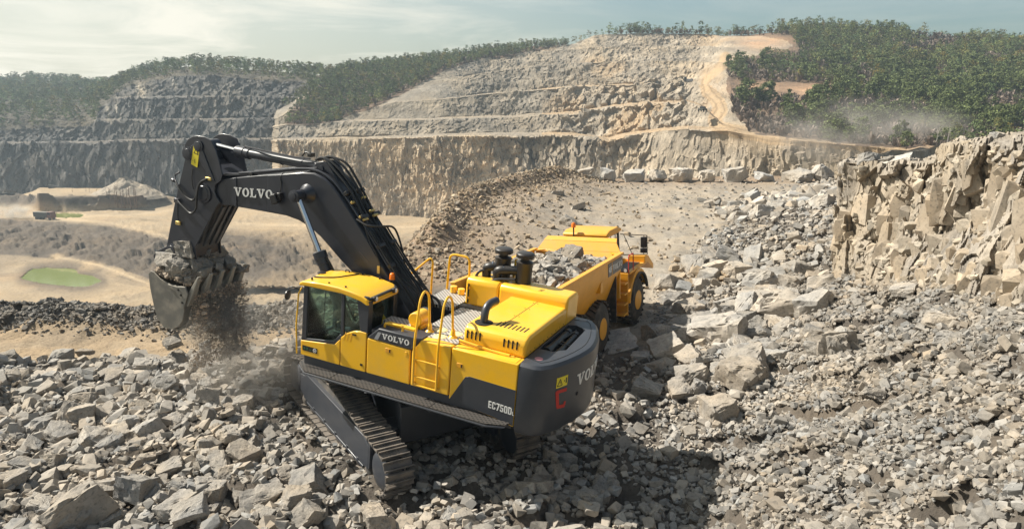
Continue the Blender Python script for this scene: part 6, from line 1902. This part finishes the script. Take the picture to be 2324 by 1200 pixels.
def rubble(name, R_, tint_fn, sink=.25, upright=False):
    """many small rocks as ONE stuff object"""
    Vs, Fs, Cs = [], [], []; base = 0
    r_ = np.random.default_rng(len(R_) + 3)
    pid = r_.integers(0, len(PROTO), len(R_))
    for k_ in range(len(PROTO)):
        sel = R_[pid == k_]
        if not len(sel): continue
        V, T, kind = PROTO[k_]
        n = len(sel)
        a = r_.uniform(0, 2 * math.pi, n); b_ = r_.normal(0, .16 if upright else .45, n); c_ = r_.normal(0, .16 if upright else .45, n)
        if upright: a = r_.normal(.75, .35, n) + (math.pi / 2) * r_.integers(0, 4, n)
        ca, sa, cb2, sb, cc, sc = np.cos(a), np.sin(a), np.cos(b_), np.sin(b_), np.cos(c_), np.sin(c_)
        z0 = np.zeros(n); o1 = np.ones(n)
        Rz = np.array([[ca, -sa, z0], [sa, ca, z0], [z0, z0, o1]]).transpose(2, 0, 1)
        Ry = np.array([[cb2, z0, sb], [z0, o1, z0], [-sb, z0, cb2]]).transpose(2, 0, 1)
        Rx = np.array([[o1, z0, z0], [z0, cc, -sc], [z0, sc, cc]]).transpose(2, 0, 1)
        M_ = Rz @ Ry @ Rx
        s3 = sel[:, 3][:, None] * r_.uniform(.8, 1.15, (n, 3))
        if upright: s3 = s3 * np.stack([r_.uniform(.6, .95, n), r_.uniform(.8, 1.2, n), r_.uniform(1.5, 3.2, n)], 1)
        v = np.einsum('nij,nkj->nki', M_, V[None] * s3[:, None, :])
        h = {'block': .68, 'slab': .36, 'wedge': .55}[kind]
        v[..., 0] += sel[:, 0, None]; v[..., 1] += sel[:, 1, None]; v[..., 2] += (sel[:, 2] + sel[:, 3] * h * (1 - 2 * sink))[:, None]
        Vs.append(v.reshape(-1, 3))
        Fs.append((T[None] + (base + np.arange(n) * len(V))[:, None, None]).reshape(-1, 3)); base += n * len(V)
        tn = tint_fn(sel, r_)
        Cs.append(np.repeat(tn, len(V), axis=0))
    me = mesh_np(name, np.concatenate(Vs), np.concatenate(Fs), RUBM, {'tint': np.concatenate(Cs)})
    return tag(obj_of(name, me), kind='stuff')


def tint_std(sel, r_):
    g_ = np.clip(r_.normal(.97, .14, len(sel)), .55, 1.35); w_ = r_.normal(0, .03, len(sel))
    g_ = np.where((sel[:, 1] > 46) & (sel[:, 0] > 14) & (sel[:, 3] > .2), g_ * 1.15, g_)
    brown = (sel[:, 1] > 33) & (sel[:, 0] < 10)
    w_ = w_ + .13 * brown; g_ = g_ * np.where(brown, .88, 1.0)
    scree = (sel[:, 1] < 34) & (sel[:, 0] > toe_at(sel[:, 1]) + np.where(sel[:, 1] > 18, 4.0, .5)) & (sel[:, 3] < .24)
    g_ = g_ * np.where(scree, .84, 1.0)
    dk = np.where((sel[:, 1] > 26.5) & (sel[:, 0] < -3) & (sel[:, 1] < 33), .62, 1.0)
    return np.stack([g_ * (1 + w_) * dk, g_ * dk, g_ * (1 - 1.3 * w_) * dk], 1)


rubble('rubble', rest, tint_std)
# shards and blocks that stick out of the broken face
ii = rng.integers(4, FACE.shape[0] - 22, 900); jj = rng.integers(10, FACE.shape[1] - 2, 900)
pf = FACE[ii, jj]
rs = .10 * (1 - rng.random(900) * .985) ** -.42
rf = np.c_[pf, np.clip(rs * .8, .07, .24)]; rf[:, 2] -= rf[:, 3] * .2
pq = to_px(rf[:, :3]); rf = rf[(pq[:, 0] < 3200)]
rubble('face_rubble', rf, lambda s_, r_: np.stack([np.clip(r_.normal(1.02, .15, len(s_)), .6, 1.4)] * 3, 1) * np.array([1.04, .99, .90]), sink=.4)
nb_ = 1000
ii = rng.integers(2, FACE.shape[0] - 34, nb_); jj = rng.integers(6, FACE.shape[1] - 2, nb_)
pf = FACE[ii, jj] + np.array([.20, .21, -.1])
rf = np.c_[pf, np.clip(.21 * (1 - rng.random(nb_) * .98) ** -.30, .19, .48)]
rubble('face_blocks', rf, lambda s_, r_: np.clip(r_.normal(.98, .17, len(s_)), .6, 1.4)[:, None] * np.array([1.05, .97, .86]), sink=.5, upright=True)

# ---- load in the truck body
MTn = np.array(MT)


def tpt(p): return (MTn @ np.array([*p, 1.0]))[:3]


gx, gy = np.meshgrid(np.linspace(-8.0, -2.25, 50), np.linspace(-1.56, 1.56, 30))
gz = 2.84 + .44 * (1 - (gy / 1.6) ** 2) * sstep(-8.2, -6.6, gx) * (1 - .9 * sstep(-4.6, -2.6, gx)) + .10 * facets(np.stack([gx, gy, 0 * gx], -1) / .4, 501)
gz = np.where(gx < -7.4, np.minimum(gz, 2.86 + (gx + 8.0) * .3 + .2), gz)
G3 = np.stack([gx, gy, gz, 1 + 0 * gx], -1) @ MTn.T
ld = mesh_np('truck_load', G3[..., :3].reshape(-1, 3), grid_faces(30, 50), RUBM, {'tint': np.full((1500, 3), .9)})
tag(obj_of('truck_load', ld), kind='stuff')
lr = []
for _ in range(900):
    x_, y_ = rng.uniform(-7.8, -2.4), rng.uniform(-1.45, 1.45)
    z_ = np.interp(x_, [-8, -6.6, -2.6], [2.86, 2.92, 2.86]) + .42 * (1 - (y_ / 1.6) ** 2) * (1 - .9 * sstep(-4.6, -2.6, x_))
    lr.append([*tpt((x_, y_, z_)), .07 * (1 - rng.random() * .97) ** -.35])
lr = np.array(lr); lr[:, 3] = np.clip(lr[:, 3], .06, .20)
rubble('truck_load_stones', lr, tint_std)
big = [((-2.9, .35, 3.05), .42, 'wedge', 'long pale slab sticking up from the load in the truck body'), ((-3.0, 1.15, 3.0), .38, 'slab', 'grey slab in the far front corner of the truck load'),
       ((-2.85, -.95, 3.02), .36, 'slab', 'dark flat slab at the front right corner of the truck load'), ((-4.0, -.45, 3.10), .42, 'block', 'grey block in the middle of the truck load')]
for k in range(22):
    big.append(((rng.uniform(-7.2, -3.0), rng.uniform(-1.25, 1.25), 3.0), rng.uniform(.18, .34), KINDS[int(rng.integers(24))], None))
for (p, r_, kind, lab) in big:
    p = (p[0], p[1], p[2] + .20 - .26 * (p[1] / 1.6) ** 2 - .30 * sstep(-4.6, -2.8, p[0]))
    put_rock(tpt(p), r_, kind, float(rng.normal(.98, .1)), lab or 'medium grey rock lying in the loaded truck body', None if lab else 'rocks loaded in the truck body', rg, name='rock', sink=.4)

# ---- load in the bucket
ME = np.array(MEX)


def ept(p): return (ME @ np.array([*p, 1.0]))[:3]


gx, gy = np.meshgrid(np.linspace(6.46, 7.72, 26), np.linspace(-.90, .90, 36))
gz = 2.16 + .22 * sstep(6.9, 7.7, gx) + .72 * np.exp(-((gx - 6.98) / .42) ** 2 - ((gy + .05) / .72) ** 2) + .06 * facets(np.stack([gx, gy, 0 * gx], -1) / .22, 511)
G3 = np.stack([gx, gy, gz, 1 + 0 * gx], -1) @ ME.T
ld = mesh_np('bucket_load', G3[..., :3].reshape(-1, 3), grid_faces(36, 26)[:, ::-1], RUBM, {'tint': np.full((26 * 36, 3), .85) * np.array([1.0, .9, .8])})
tag(obj_of('bucket_load', ld), kind='stuff')
lr = []
for _ in range(620):
    x_, y_ = rng.uniform(6.45, 7.6), rng.uniform(-.95, .92)
    z_ = 2.18 + .22 * sstep(6.9, 7.7, x_) + .72 * math.exp(-((x_ - 6.98) / .42) ** 2 - ((y_ + .05) / .72) ** 2)
    lr.append([*ept((x_, y_, z_)), rng.uniform(.04, .12)])
rubble('bucket_load_stones', np.array(lr), lambda s_, r_: np.clip(r_.normal(.82, .16, len(s_)), .4, 1.2)[:, None] * np.array([1.05, .95, .86]))
for p, r_, kind, tone, lab in (((7.02, .22, 2.98), .40, 'block', .95, 'largest grey block on top of the heaped bucket'), ((7.45, .62, 2.68), .34, 'block', 1.08, 'pale block beside the bucket link in the bucket load'),
                               ((7.02, .66, 2.58), .34, 'block', 1.0, 'tan rounded rock at the front left of the bucket load'), ((6.72, .25, 2.55), .32, 'block', .8, 'brown rock in the middle front of the bucket load'),
                               ((6.85, -.30, 2.92), .24, 'wedge', .9, 'grey wedge right of the largest block in the bucket'), ((6.66, .72, 2.30), .18, 'wedge', 1.1, 'small pale stone at the left lip of the bucket'),
                               ((6.68, -.30, 2.62), .22, 'slab', .95, 'flat stone at the right front of the bucket load'), ((6.75, -.66, 2.55), .22, 'block', .85, 'brown stone near the right corner of the bucket'),
                               ((6.78, -.50, 2.78), .27, 'block', .9, 'tan block behind the teeth at the right of the bucket load'), ((7.05, -.75, 2.62), .27, 'block', 1.05, 'pale block near the back right corner of the bucket'),
                               ((6.42, .38, 2.44), .19, 'block', .95, 'grey stone wedged between the left teeth of the bucket'), ((6.40, -.12, 2.50), .21, 'wedge', 1.05, 'pale stone wedged between the middle teeth of the bucket'), ((6.46, -.58, 2.52), .22, 'block', .85, 'brown stone wedged between the right teeth of the bucket'), ((6.9, .1, 3.12), .25, 'wedge', .9, 'topmost dark stone of the heaped bucket load'),
                               ((6.35, -.84, 2.30), .24, 'block', .80, 'brown block hanging over the right corner of the bucket lip')):
    put_rock(ept(p), r_, kind, tone, lab, None, rg, name='rock', sink=.45)
for _ in range(16):
    x_, y_ = rg.uniform(6.5, 7.25), rg.uniform(-.85, .85)
    z_ = 2.24 + .72 * math.exp(-((x_ - 6.98) / .42) ** 2 - ((y_ + .05) / .72) ** 2)
    put_rock(ept((x_, y_, z_)), rg.uniform(.10, .19), KINDS[int(rg.integers(24))], float(rg.normal(.92, .12)), 'small brownish stone among the heaped load in the bucket', 'smaller stones heaped in the bucket', rg, name='rock', sink=.35)

# ---- stones falling off the lip
fd = []
for k, (y_, n_, sp_) in enumerate(((.78, 240, .08), (.52, 420, .10), (.20, 260, .07), (-.05, 520, .13), (-.38, 700, .15), (-.68, 520, .12), (-.93, 380, .09))):
    for _ in range(int(n_ * 4)):
        s_ = rng.random() ** .9
        yy = y_ + rng.normal(0, sp_ * (.6 + .7 * s_))
        xx = 6.30 + rng.normal(0, .06 + .10 * s_) + .05 * s_
        zz = 2.0 - s_ * 2.15
        fd.append([*ept((xx, yy, zz)), rng.uniform(.005, .014) * (1 + .8 * (rng.random() < .12)) * (3.6 if rng.random() < .03 else 1)])
fdo = rubble('falling_debris', np.array(fd), lambda s_, r_: np.clip(r_.normal(1.35, .35, len(s_)), .45, 2.0)[:, None] * np.array([1.08, .93, .80]))
for p, r_, kind, lab in (((7.02, .98, .55), .24, 'block', 'grey stone tumbling in the air below the left of the bucket'), ((6.9, .95, .15), .26, 'slab', 'flat tan stone landing below the left of the bucket')):
    put_rock(ept(p), r_, kind, .95, lab, None, rg, name='rock', sink=.5)

# ================================================================== TREES
def leaf_mat(name, a, b):
    m, t, bs = mat_new(name)
    n1 = noise(t, .9, 4, .6, 'pos'); oi = t.nodes.new('ShaderNodeAttribute'); oi.attribute_name = 'tint'
    c = mixc(t, n1, a, b)
    c = mixc(t, 1.0, c, oi.outputs['Color'], 'MULTIPLY')
    t.links.new(c, bs.inputs['Base Color']); bs.inputs['Roughness'].default_value = .8
    bs.inputs['Specular IOR Level'].default_value = .2
    return m


NEEDLE = leaf_mat('pine_needles', (.080, .108, .040), (.160, .182, .070))
TWIG = leaf_mat('bare_twigs', (.155, .12, .10), (.235, .19, .155))
BARK = flat('pine_bark', (.16, .105, .075), .9)
PALEBARK = flat('pale_bark', (.42, .39, .35), .9)
tg = np.random.default_rng(77)


def crown_arrays(r_, nclump, nleaf, shape):
    """clumps of small needle-tuft triangles; unit height 1, returns V,F,tint"""
    V, F, C = [], [], []
    for k in range(nclump):
        u_ = r_.random()
        if shape == 'cone': h = .12 + .88 * u_; rad = .36 * (1.06 - h) + .03
        else: h = .20 + .80 * u_; rad = .36 * math.sqrt(max(.06, 1 - ((h - .52) / .52) ** 2))
        a = r_.uniform(0, 2 * math.pi); rr_ = rad * math.sqrt(r_.random())
        c = np.array([rr_ * math.cos(a), rr_ * math.sin(a), h])
        sz = r_.uniform(.085, .15) * (1.1 if shape != 'cone' else .8)
        tone = r_.uniform(.70, 1.35)
        for _ in range(nleaf):
            d = r_.normal(size=3) * np.array([1, 1, .42]); p = c + d * sz * .62
            s_ = r_.uniform(.035, .075)
            t1 = r_.normal(size=3); t1 /= np.linalg.norm(t1); t2 = np.cross(t1, r_.normal(size=3)); t2 /= np.linalg.norm(t2) + 1e-9
            b = len(V); V += [p - t1 * s_, p + t1 * s_ + t2 * s_ * .3, p + t2 * s_ * 1.1]
            F.append((b, b + 1, b + 2)); C += [tone * r_.uniform(.85, 1.15)] * 3
    return np.array(V), np.array(F), np.array(C)


def trunk_mb(r_, top=.92, limbs=6):
    m = MB(); pts = [(0, 0, -.05)]; 
    for k in range(1, 5): pts.append((r_.normal(0, .012) * k, r_.normal(0, .012) * k, top * k / 4))
    m.tube(pts, [.022, .018, .014, .009, .004], 6)
    for _ in range(limbs):
        h = r_.uniform(.35, .85); a = r_.uniform(0, 6.28); l_ = r_.uniform(.12, .28)
        m.tube([(0, 0, h), (l_ * .6 * math.cos(a), l_ * .6 * math.sin(a), h + .03), (l_ * math.cos(a), l_ * math.sin(a), h + .08)], [.008, .006, .003], 4)
    return m


# prototypes for the individual trees
PINES = []
for k in range(7):
    V, F, C = crown_arrays(tg, 26 + k % 3 * 5, 24, 'flat' if k % 3 else 'cone')
    cme = mesh_np('crown', V, F, NEEDLE, {'tint': np.stack([C, C, C], 1)})
    tme_o = trunk_mb(tg).build('trunk', BARK); tme = tme_o.data; bpy.data.objects.remove(tme_o)
    PINES.append((cme, tme))


def visible_spots(P, mask, n, cell, r_, jitter=.6):
    """random spots on a terrain mesh, at least one cell apart"""
    idx = np.argwhere(mask)
    a = np.linalg.norm(np.cross(P[1:, :-1] - P[:-1, :-1], P[:-1, 1:] - P[:-1, :-1]), axis=-1)
    w_ = np.zeros(P.shape[:2]); w_[:-1, :-1] = a
    w_ = w_[idx[:, 0], idx[:, 1]]; w_ /= w_.sum()
    pick = idx[r_.choice(len(idx), n, p=w_)]
    p = P[pick[:, 0], pick[:, 1]].copy(); p[:, 0] += r_.uniform(-jitter, jitter, n); p[:, 1] += r_.uniform(-jitter, jitter, n)
    key = np.floor(p[:, :2] / cell).astype(int); _, u_ = np.unique(key, axis=0, return_index=True)
    return p[np.sort(u_)]


hp = to_px(HILL)
frontH = np.ones(HILL.shape[:2], bool); frontH[-3:] = False
fR = in_poly(hp[..., 0] + 10 * fbm(HILL / 12, 2, 91), hp[..., 1], FOREST_R) & frontH
fLm = in_poly(hp[..., 0], hp[..., 1], FOREST_L) & frontH
dens = sstep(-.30, .12, fbm(HILL / 20, 3, 92)) * (1 - .90 * sstep(1900, 1800, hp[..., 0]) * sstep(95, 125, hp[..., 1])) * np.clip(1.15 - .95 * sstep(175, 300, hp[..., 1]), .10, 1)
# clear scars: road cutting, pale outcrops
scar = (in_poly(hp[..., 0], hp[..., 1], [(1640, 84), (1795, 80), (1815, 118), (1650, 150)]) | in_poly(hp[..., 0], hp[..., 1], [(1660, 185), (1900, 190), (1905, 225), (1800, 228), (1665, 215)]))
spR = visible_spots(HILL, fR & (tg.random(fR.shape) < dens) & ~scar, 9000, 3.0, tg)
spL = visible_spots(HILL, fLm & (tg.random(fLm.shape) < .85 - .6 * sstep(720, 660, hp[..., 0])), 3800, 2.8, tg)
ridge = []
for pxr in np.arange(640, 2360, 5.0):
    k = int(np.argmin(np.abs(hp[-4, :, 0] - pxr))); q = HILL[-4, k]
    if (1290 < pxr < 1385 and tg.random() < .7) or tg.random() < .15: continue
    ridge.append(q + np.array([tg.uniform(-1.5, 1.5), tg.uniform(0, 10), -.3]))
ridge = np.array(ridge)
fp_ = to_px(FARW)
spF = visible_spots(FARW, FARWF, 5200, 4.2, tg)
ridF = FARW[-4, ::2] + np.stack([tg.uniform(-2, 2, FARW[-4, ::2].shape[0]), tg.uniform(0, 8, FARW[-4, ::2].shape[0]), 0 * FARW[-4, ::2, 0]], 1)
T_ = np.concatenate([np.c_[spR, np.zeros(len(spR))], np.c_[spL, np.ones(len(spL))], np.c_[ridge, np.full(len(ridge), 2)], np.c_[spF, np.full(len(spF), 3)], np.c_[ridF, np.full(len(ridF), 3)]])
hgt = np.where(T_[:, 3] == 0, tg.uniform(2.6, 7.0, len(T_)), np.where(T_[:, 3] == 1, tg.uniform(3.2, 5.6, len(T_)), np.where(T_[:, 3] == 2, tg.uniform(2.6, 5.4, len(T_)), tg.uniform(4.0, 7.0, len(T_)))))
tp = to_px(T_[:, :3])
hgt = np.where((T_[:, 3] == 0) & (tp[:, 0] < 1860) & (tp[:, 1] > 190), hgt * 1.3, hgt)
tp = to_px(T_[:, :3]); vis = (tp[:, 0] > -40) & (tp[:, 0] < 2370)
T_, hgt, tp = T_[vis], hgt[vis], tp[vis]
ap_ = hgt / np.linalg.norm(T_[:, :3], axis=1)
ap_[(tp[:, 1] > 318) & (tp[:, 0] > 2120)] *= .3
od = np.argsort(-ap_)
NT = 262
LABS = {0: ('dark green pine standing in the wood on the right-hand hillside', 'pines on the right-hand hillside'), 1: ('green pine on the wooded left shoulder of the main quarry hill', 'pines on the left shoulder of the quarry hill'),
        2: ('pine standing on the skyline ridge of the main quarry hill', 'pines along the ridge of the quarry hill'), 3: ('hazy pine on the far hill behind the left quarry wall', 'pines on the far left hill')}


def put_pine(p, h, k, lab, grp, lean=0):
    o = empty('pine_tree', Matrix.Translation(Vector(p)) @ Matrix.Rotation(tg.uniform(0, 6.28), 4, 'Z') @ Matrix.Diagonal((h, h, h, 1)), lab, 'tree', grp)
    for nm, me in (('crown', PINES[k][0]), ('trunk', PINES[k][1])):
        obj_of(nm, me, o)
    return o


for i in od[:NT]:
    zn = int(T_[i, 3]); lab, grp = LABS[zn]
    if zn == 0:
        x_, y_ = tp[i]
        where = 'low above the dusty road' if y_ > 230 else ('beside the winding haul road' if x_ < 1760 else ('in the middle of the slope' if y_ > 150 else 'high on the slope'))
        side = ' near the right edge' if x_ > 2080 else ''
        lab = f'green pine {where}{side} of the right-hand wood'; grp = f'pines {where}{side}'
    put_pine(T_[i, :3], hgt[i], int(tg.integers(7)), lab, grp)


def forest_mesh(name, S, H, mat, ncl, nlf, npro=9):
    protos = [crown_arrays(tg, ncl, nlf, 'flat' if k % 3 else 'cone') for k in range(npro)]
    Vs, Fs, Cs, base = [], [], [], 0
    pid = tg.integers(0, npro, len(S))
    for k, (V, F, C) in enumerate(protos):
        s_ = S[pid == k]; h_ = H[pid == k]; n = len(s_)
        if not n: continue
        a = tg.uniform(0, 6.28, n); ca, sa = np.cos(a), np.sin(a)
        x = V[None, :, 0] * ca[:, None] - V[None, :, 1] * sa[:, None]; y = V[None, :, 0] * sa[:, None] + V[None, :, 1] * ca[:, None]
        v = np.stack([x, y, np.broadcast_to(V[None, :, 2], x.shape)], -1) * h_[:, None, None] + s_[:, None, :]
        Vs.append(v.reshape(-1, 3)); Fs.append((F[None] + (base + np.arange(n) * len(V))[:, None, None]).reshape(-1, 3)); base += n * len(V)
        tn = np.clip(tg.normal(1.0, .26, n), .5, 1.7); w_ = np.where(tg.random(n) < .16, tg.uniform(.2, .55, n), tg.uniform(-.14, .16, n))
        cc = C[None] * tn[:, None]
        Cs.append(np.stack([cc * (1 + w_[:, None]), cc, cc * (1 - w_[:, None] * .6)], -1).reshape(-1, 3))
    return tag(obj_of(name, mesh_np(name, np.concatenate(Vs), np.concatenate(Fs), mat, {'tint': np.concatenate(Cs)})), kind='stuff')


forest_mesh('forest', T_[od[NT:], :3], hgt[od[NT:]], NEEDLE, 17, 11)

# bare brush between the pines and on the ledges
def brush_mesh(name, S, H, mat, nb=16):
    n = len(S); a = tg.uniform(0, 6.28, (n, nb)); l_ = tg.uniform(.5, 1.0, (n, nb)); t_ = tg.uniform(.1, .75, (n, nb))
    dx, dy, dz = np.cos(a) * np.sin(t_) * l_, np.sin(a) * np.sin(t_) * l_, np.cos(t_) * l_
    tip = np.stack([dx, dy, dz], -1) * H[:, None, None] + S[:, None, :]
    b0 = S[:, None, :] + np.stack([dx, dy, dz], -1) * H[:, None, None] * .12
    wv = np.stack([-np.sin(a), np.cos(a), 0 * a], -1) * (H[:, None, None] * .045)
    V = np.stack([b0 - wv, b0 + wv, tip + wv * 2.2, tip - wv * 2.2], 2).reshape(-1, 3)
    F = np.arange(len(V)).reshape(-1, 4)
    tn = np.repeat(np.clip(tg.normal(.95, .2, n), .5, 1.5), nb * 4)
    return tag(obj_of(name, mesh_np(name, V, F, mat, {'tint': np.stack([tn, tn, tn], 1)})), kind='stuff')


br = np.concatenate([visible_spots(HILL, fR & ~scar, 8200, 1.9, tg), visible_spots(HILL, fLm, 1300, 2.4, tg)])
brush_mesh('brush', br, tg.uniform(1.4, 3.6, len(br)), TWIG)
lf = in_poly(fp_[..., 0], fp_[..., 1], [(-100, 225), (215, 240), (215, 300), (-100, 330)]) | FARWF
br = np.concatenate([visible_spots(FARW, lf, 1800, 3.5, tg)])
wd_ = (FLPX[..., 0] > -60) & (FLPX[..., 0] < 420) & (FLPX[..., 1] < 476) & (FLPX[..., 1] > 432)
b2 = visible_spots(FLOOR, wd_ & (fbm(FLOOR / 16, 3, 95) > .02), 700, 2.0, tg)
brush_mesh('far_brush', br, tg.uniform(.6, 1.7, len(br)), TWIG)


def bare_tree(p, h, lean, lab, grp=None, mat=None):
    o = empty('bare_tree', Matrix.Translation(Vector(p)) @ Matrix.Rotation(lean, 4, 'Y') @ Matrix.Rotation(tg.uniform(-.2, .2), 4, 'Z'), lab, 'tree', grp)
    m = MB(); m.tube([(0, 0, -.3), (.03 * h * tg.uniform(-1, 1), 0, h * .5), (.05 * h * tg.uniform(-1, 1), 0, h)], [.022 * h, .015 * h, .004 * h], 6)
    m.build('trunk', mat or BARK, o)
    m = MB()
    for _ in range(7):
        z_ = h * tg.uniform(.4, .9); a = tg.uniform(0, 6.28); l_ = h * tg.uniform(.10, .22)
        m.tube([(0, 0, z_), (l_ * .5 * math.cos(a), l_ * .5 * math.sin(a), z_ + l_ * .5), (l_ * math.cos(a), l_ * math.sin(a), z_ + l_ * 1.2)], [.006 * h, .004 * h, .002 * h], 4)
    m.build('branches', mat or BARK, o)


for (px, base, top, lean, Yd, lab) in ((1898, 318, 268, .06, 205, 'pale leaning bare tree in the dust above the road, leftmost of four'), (2030, 335, 284, .28, 186, 'pale forked bare tree leaning right above the road'),
                                       (2122, 345, 290, .05, 176, 'pale bare sapling just left of the high rock face'), (2147, 344, 286, .02, 174, 'tallest pale bare sapling behind the top of the rock face')):
    bare_tree(at_d(px, base, Yd), (base - top) / FPX * Yd, lean, lab, None, PALEBARK)
for k, (px, base, top) in enumerate(((243, 452, 424), (252, 458, 425), (262, 462, 420), (268, 470, 414), (276, 468, 424), (284, 472, 420), (291, 470, 426), (298, 472, 416), (306, 470, 420), (311, 472, 428), (222, 448, 424), (205, 446, 426), (196, 444, 424), (166, 444, 426))):
    p = at_z(px, base, -32.5 if px > 230 else -34); bare_tree(p, (base - top) / FPX * p[1], tg.uniform(-.05, .05), 'thin bare grey tree in the small stand beside the pit road', 'bare trees standing in the pit')

# gravel cone in the pit
p = at_d(285, 437, 327.0); p[2] = -33.0
na, nr2 = 48, 14
aa, r2_ = np.meshgrid(np.linspace(0, 2 * math.pi, na, endpoint=False), np.linspace(0, 1, nr2))
zz = 8.6 * (1 - r2_) ** .85 * (1 + .10 * np.sin(aa * 3)) - .5
V = np.stack([p[0] + 17 * r2_ * np.cos(aa), p[1] + 12 * r2_ * np.sin(aa), p[2] + zz], -1)
V[..., 2] += .5 * facets(V / 2.5, 601) * (r2_ < .98)
V = V.reshape(-1, 3); F = []
for j in range(nr2 - 1):
    for k in range(na): F.append((j * na + k, j * na + (k + 1) % na, (j + 1) * na + (k + 1) % na, (j + 1) * na + k))
tag(obj_of('gravel_pile', mesh_np('gravel_pile', V, np.array(F)[:, ::-1], DIRT, {'tint': np.full((len(V), 3), 1.0) * np.array([.36, .315, .26])})), 'low grey gravel cone on the pit floor below the far quarry wall', 'gravel pile')

# ================================================================== DUST AND HAZE
def dust_mat(name, color, dens, scale, stretch=(1, 1, 1), lo=.40, hi=.75, falloff=True):
    m = bpy.data.materials.new(name); m.use_nodes = True; t = m.node_tree; t.nodes.clear()
    o = nd(t, 'ShaderNodeOutputMaterial'); v = nd(t, 'ShaderNodeVolumePrincipled')
    v.inputs['Color'].default_value = (*color, 1); v.inputs['Anisotropy'].default_value = .2
    tc = t.nodes.new('ShaderNodeTexCoord'); mp = t.nodes.new('ShaderNodeMapping'); mp.inputs['Scale'].default_value = stretch
    t.links.new(tc.outputs['Object'], mp.inputs[0])
    n = nd(t, 'ShaderNodeTexNoise', Scale=scale, Detail=3, Roughness=.6); t.links.new(mp.outputs[0], n.inputs['Vector'])
    r = ramp(t, n.outputs['Fac'], lo, hi)
    ln = nd(t, 'ShaderNodeVectorMath', operation='LENGTH'); t.links.new(tc.outputs['Object'], ln.inputs[0])
    f = nd(t, 'ShaderNodeMapRange'); f.interpolation_type = 'SMOOTHSTEP'
    f.inputs['From Min'].default_value, f.inputs['From Max'].default_value, f.inputs['To Min'].default_value, f.inputs['To Max'].default_value = .25, .97, 1, 0
    t.links.new(ln.outputs['Value'], f.inputs['Value'])
    mm = nd(t, 'ShaderNodeMath', operation='MULTIPLY'); t.links.new(r, mm.inputs[0]); t.links.new(f.outputs[0], mm.inputs[1])
    m2 = nd(t, 'ShaderNodeMath', operation='MULTIPLY'); t.links.new(mm.outputs[0], m2.inputs[0]); m2.inputs[1].default_value = dens
    t.links.new(m2.outputs[0], v.inputs['Density']); t.links.new(v.outputs[0], o.inputs['Volume'])
    return m


def dust(name, M_, color, dens, scale, **k):
    me = bpy.data.meshes.new(name); bm = bmesh.new(); bmesh.ops.create_icosphere(bm, subdivisions=3, radius=1.0); bm.to_mesh(me); bm.free()
    me.materials.append(dust_mat(name + '_volume', color, dens, scale, **k))
    o = obj_of(name, me); o.matrix_world = M_
    return tag(o, kind='stuff')


DUSTC = (.86, .78, .68)
dust('bucket_dust', Matrix.Translation(Vector(ept((6.35, -.30, .80)))) @ MR @ Matrix.Diagonal((1.0, 1.7, 2.1, 1)), (.97, .90, .80), 1.8, 2.2, stretch=(1.8, 1.8, .35), lo=.36, hi=.66)
dust('ground_dust', Matrix.Translation(Vector(ept((4.9, -.6, .2)))) @ Matrix.Diagonal((3.2, 3.2, 2.0, 1)), DUSTC, .42, 1.3)
dust('truck_dust', Matrix.Translation(Vector(fw) + Vector((-12.5, 1, 2.6))) @ Matrix.Diagonal((10.5, 4, 4.6, 1)), (.98, .93, .85), .55, 1.6, stretch=(2.5, 1, 1))
c = at_d(1960, 300, 196)
dust('hillside_dust', Matrix.Translation(Vector(c)) @ Matrix.Diagonal((34, 22, 11, 1)), (.99, .91, .82), .075, 1.3, stretch=(2, 1, 1))
c = at_d(1240, 470, 200)
dust('pit_dust_cloud', Matrix.Translation(Vector(c)) @ Matrix.Diagonal((48, 26, 15, 1)), DUSTC, .022, 1.2)

hb = MB(); hb.span(-700, 500, -60, 760, -50, 110)
hm = bpy.data.materials.new('haze_volume'); hm.use_nodes = True; t = hm.node_tree; t.nodes.clear()
o_ = nd(t, 'ShaderNodeOutputMaterial'); v_ = nd(t, 'ShaderNodeVolumePrincipled')
v_.inputs['Color'].default_value = (.70, .86, 1.0, 1); v_.inputs['Density'].default_value = .00034; v_.inputs['Anisotropy'].default_value = .25
t.links.new(v_.outputs[0], o_.inputs['Volume'])
tag(hb.build('haze', hm, smooth=False), kind='stuff')
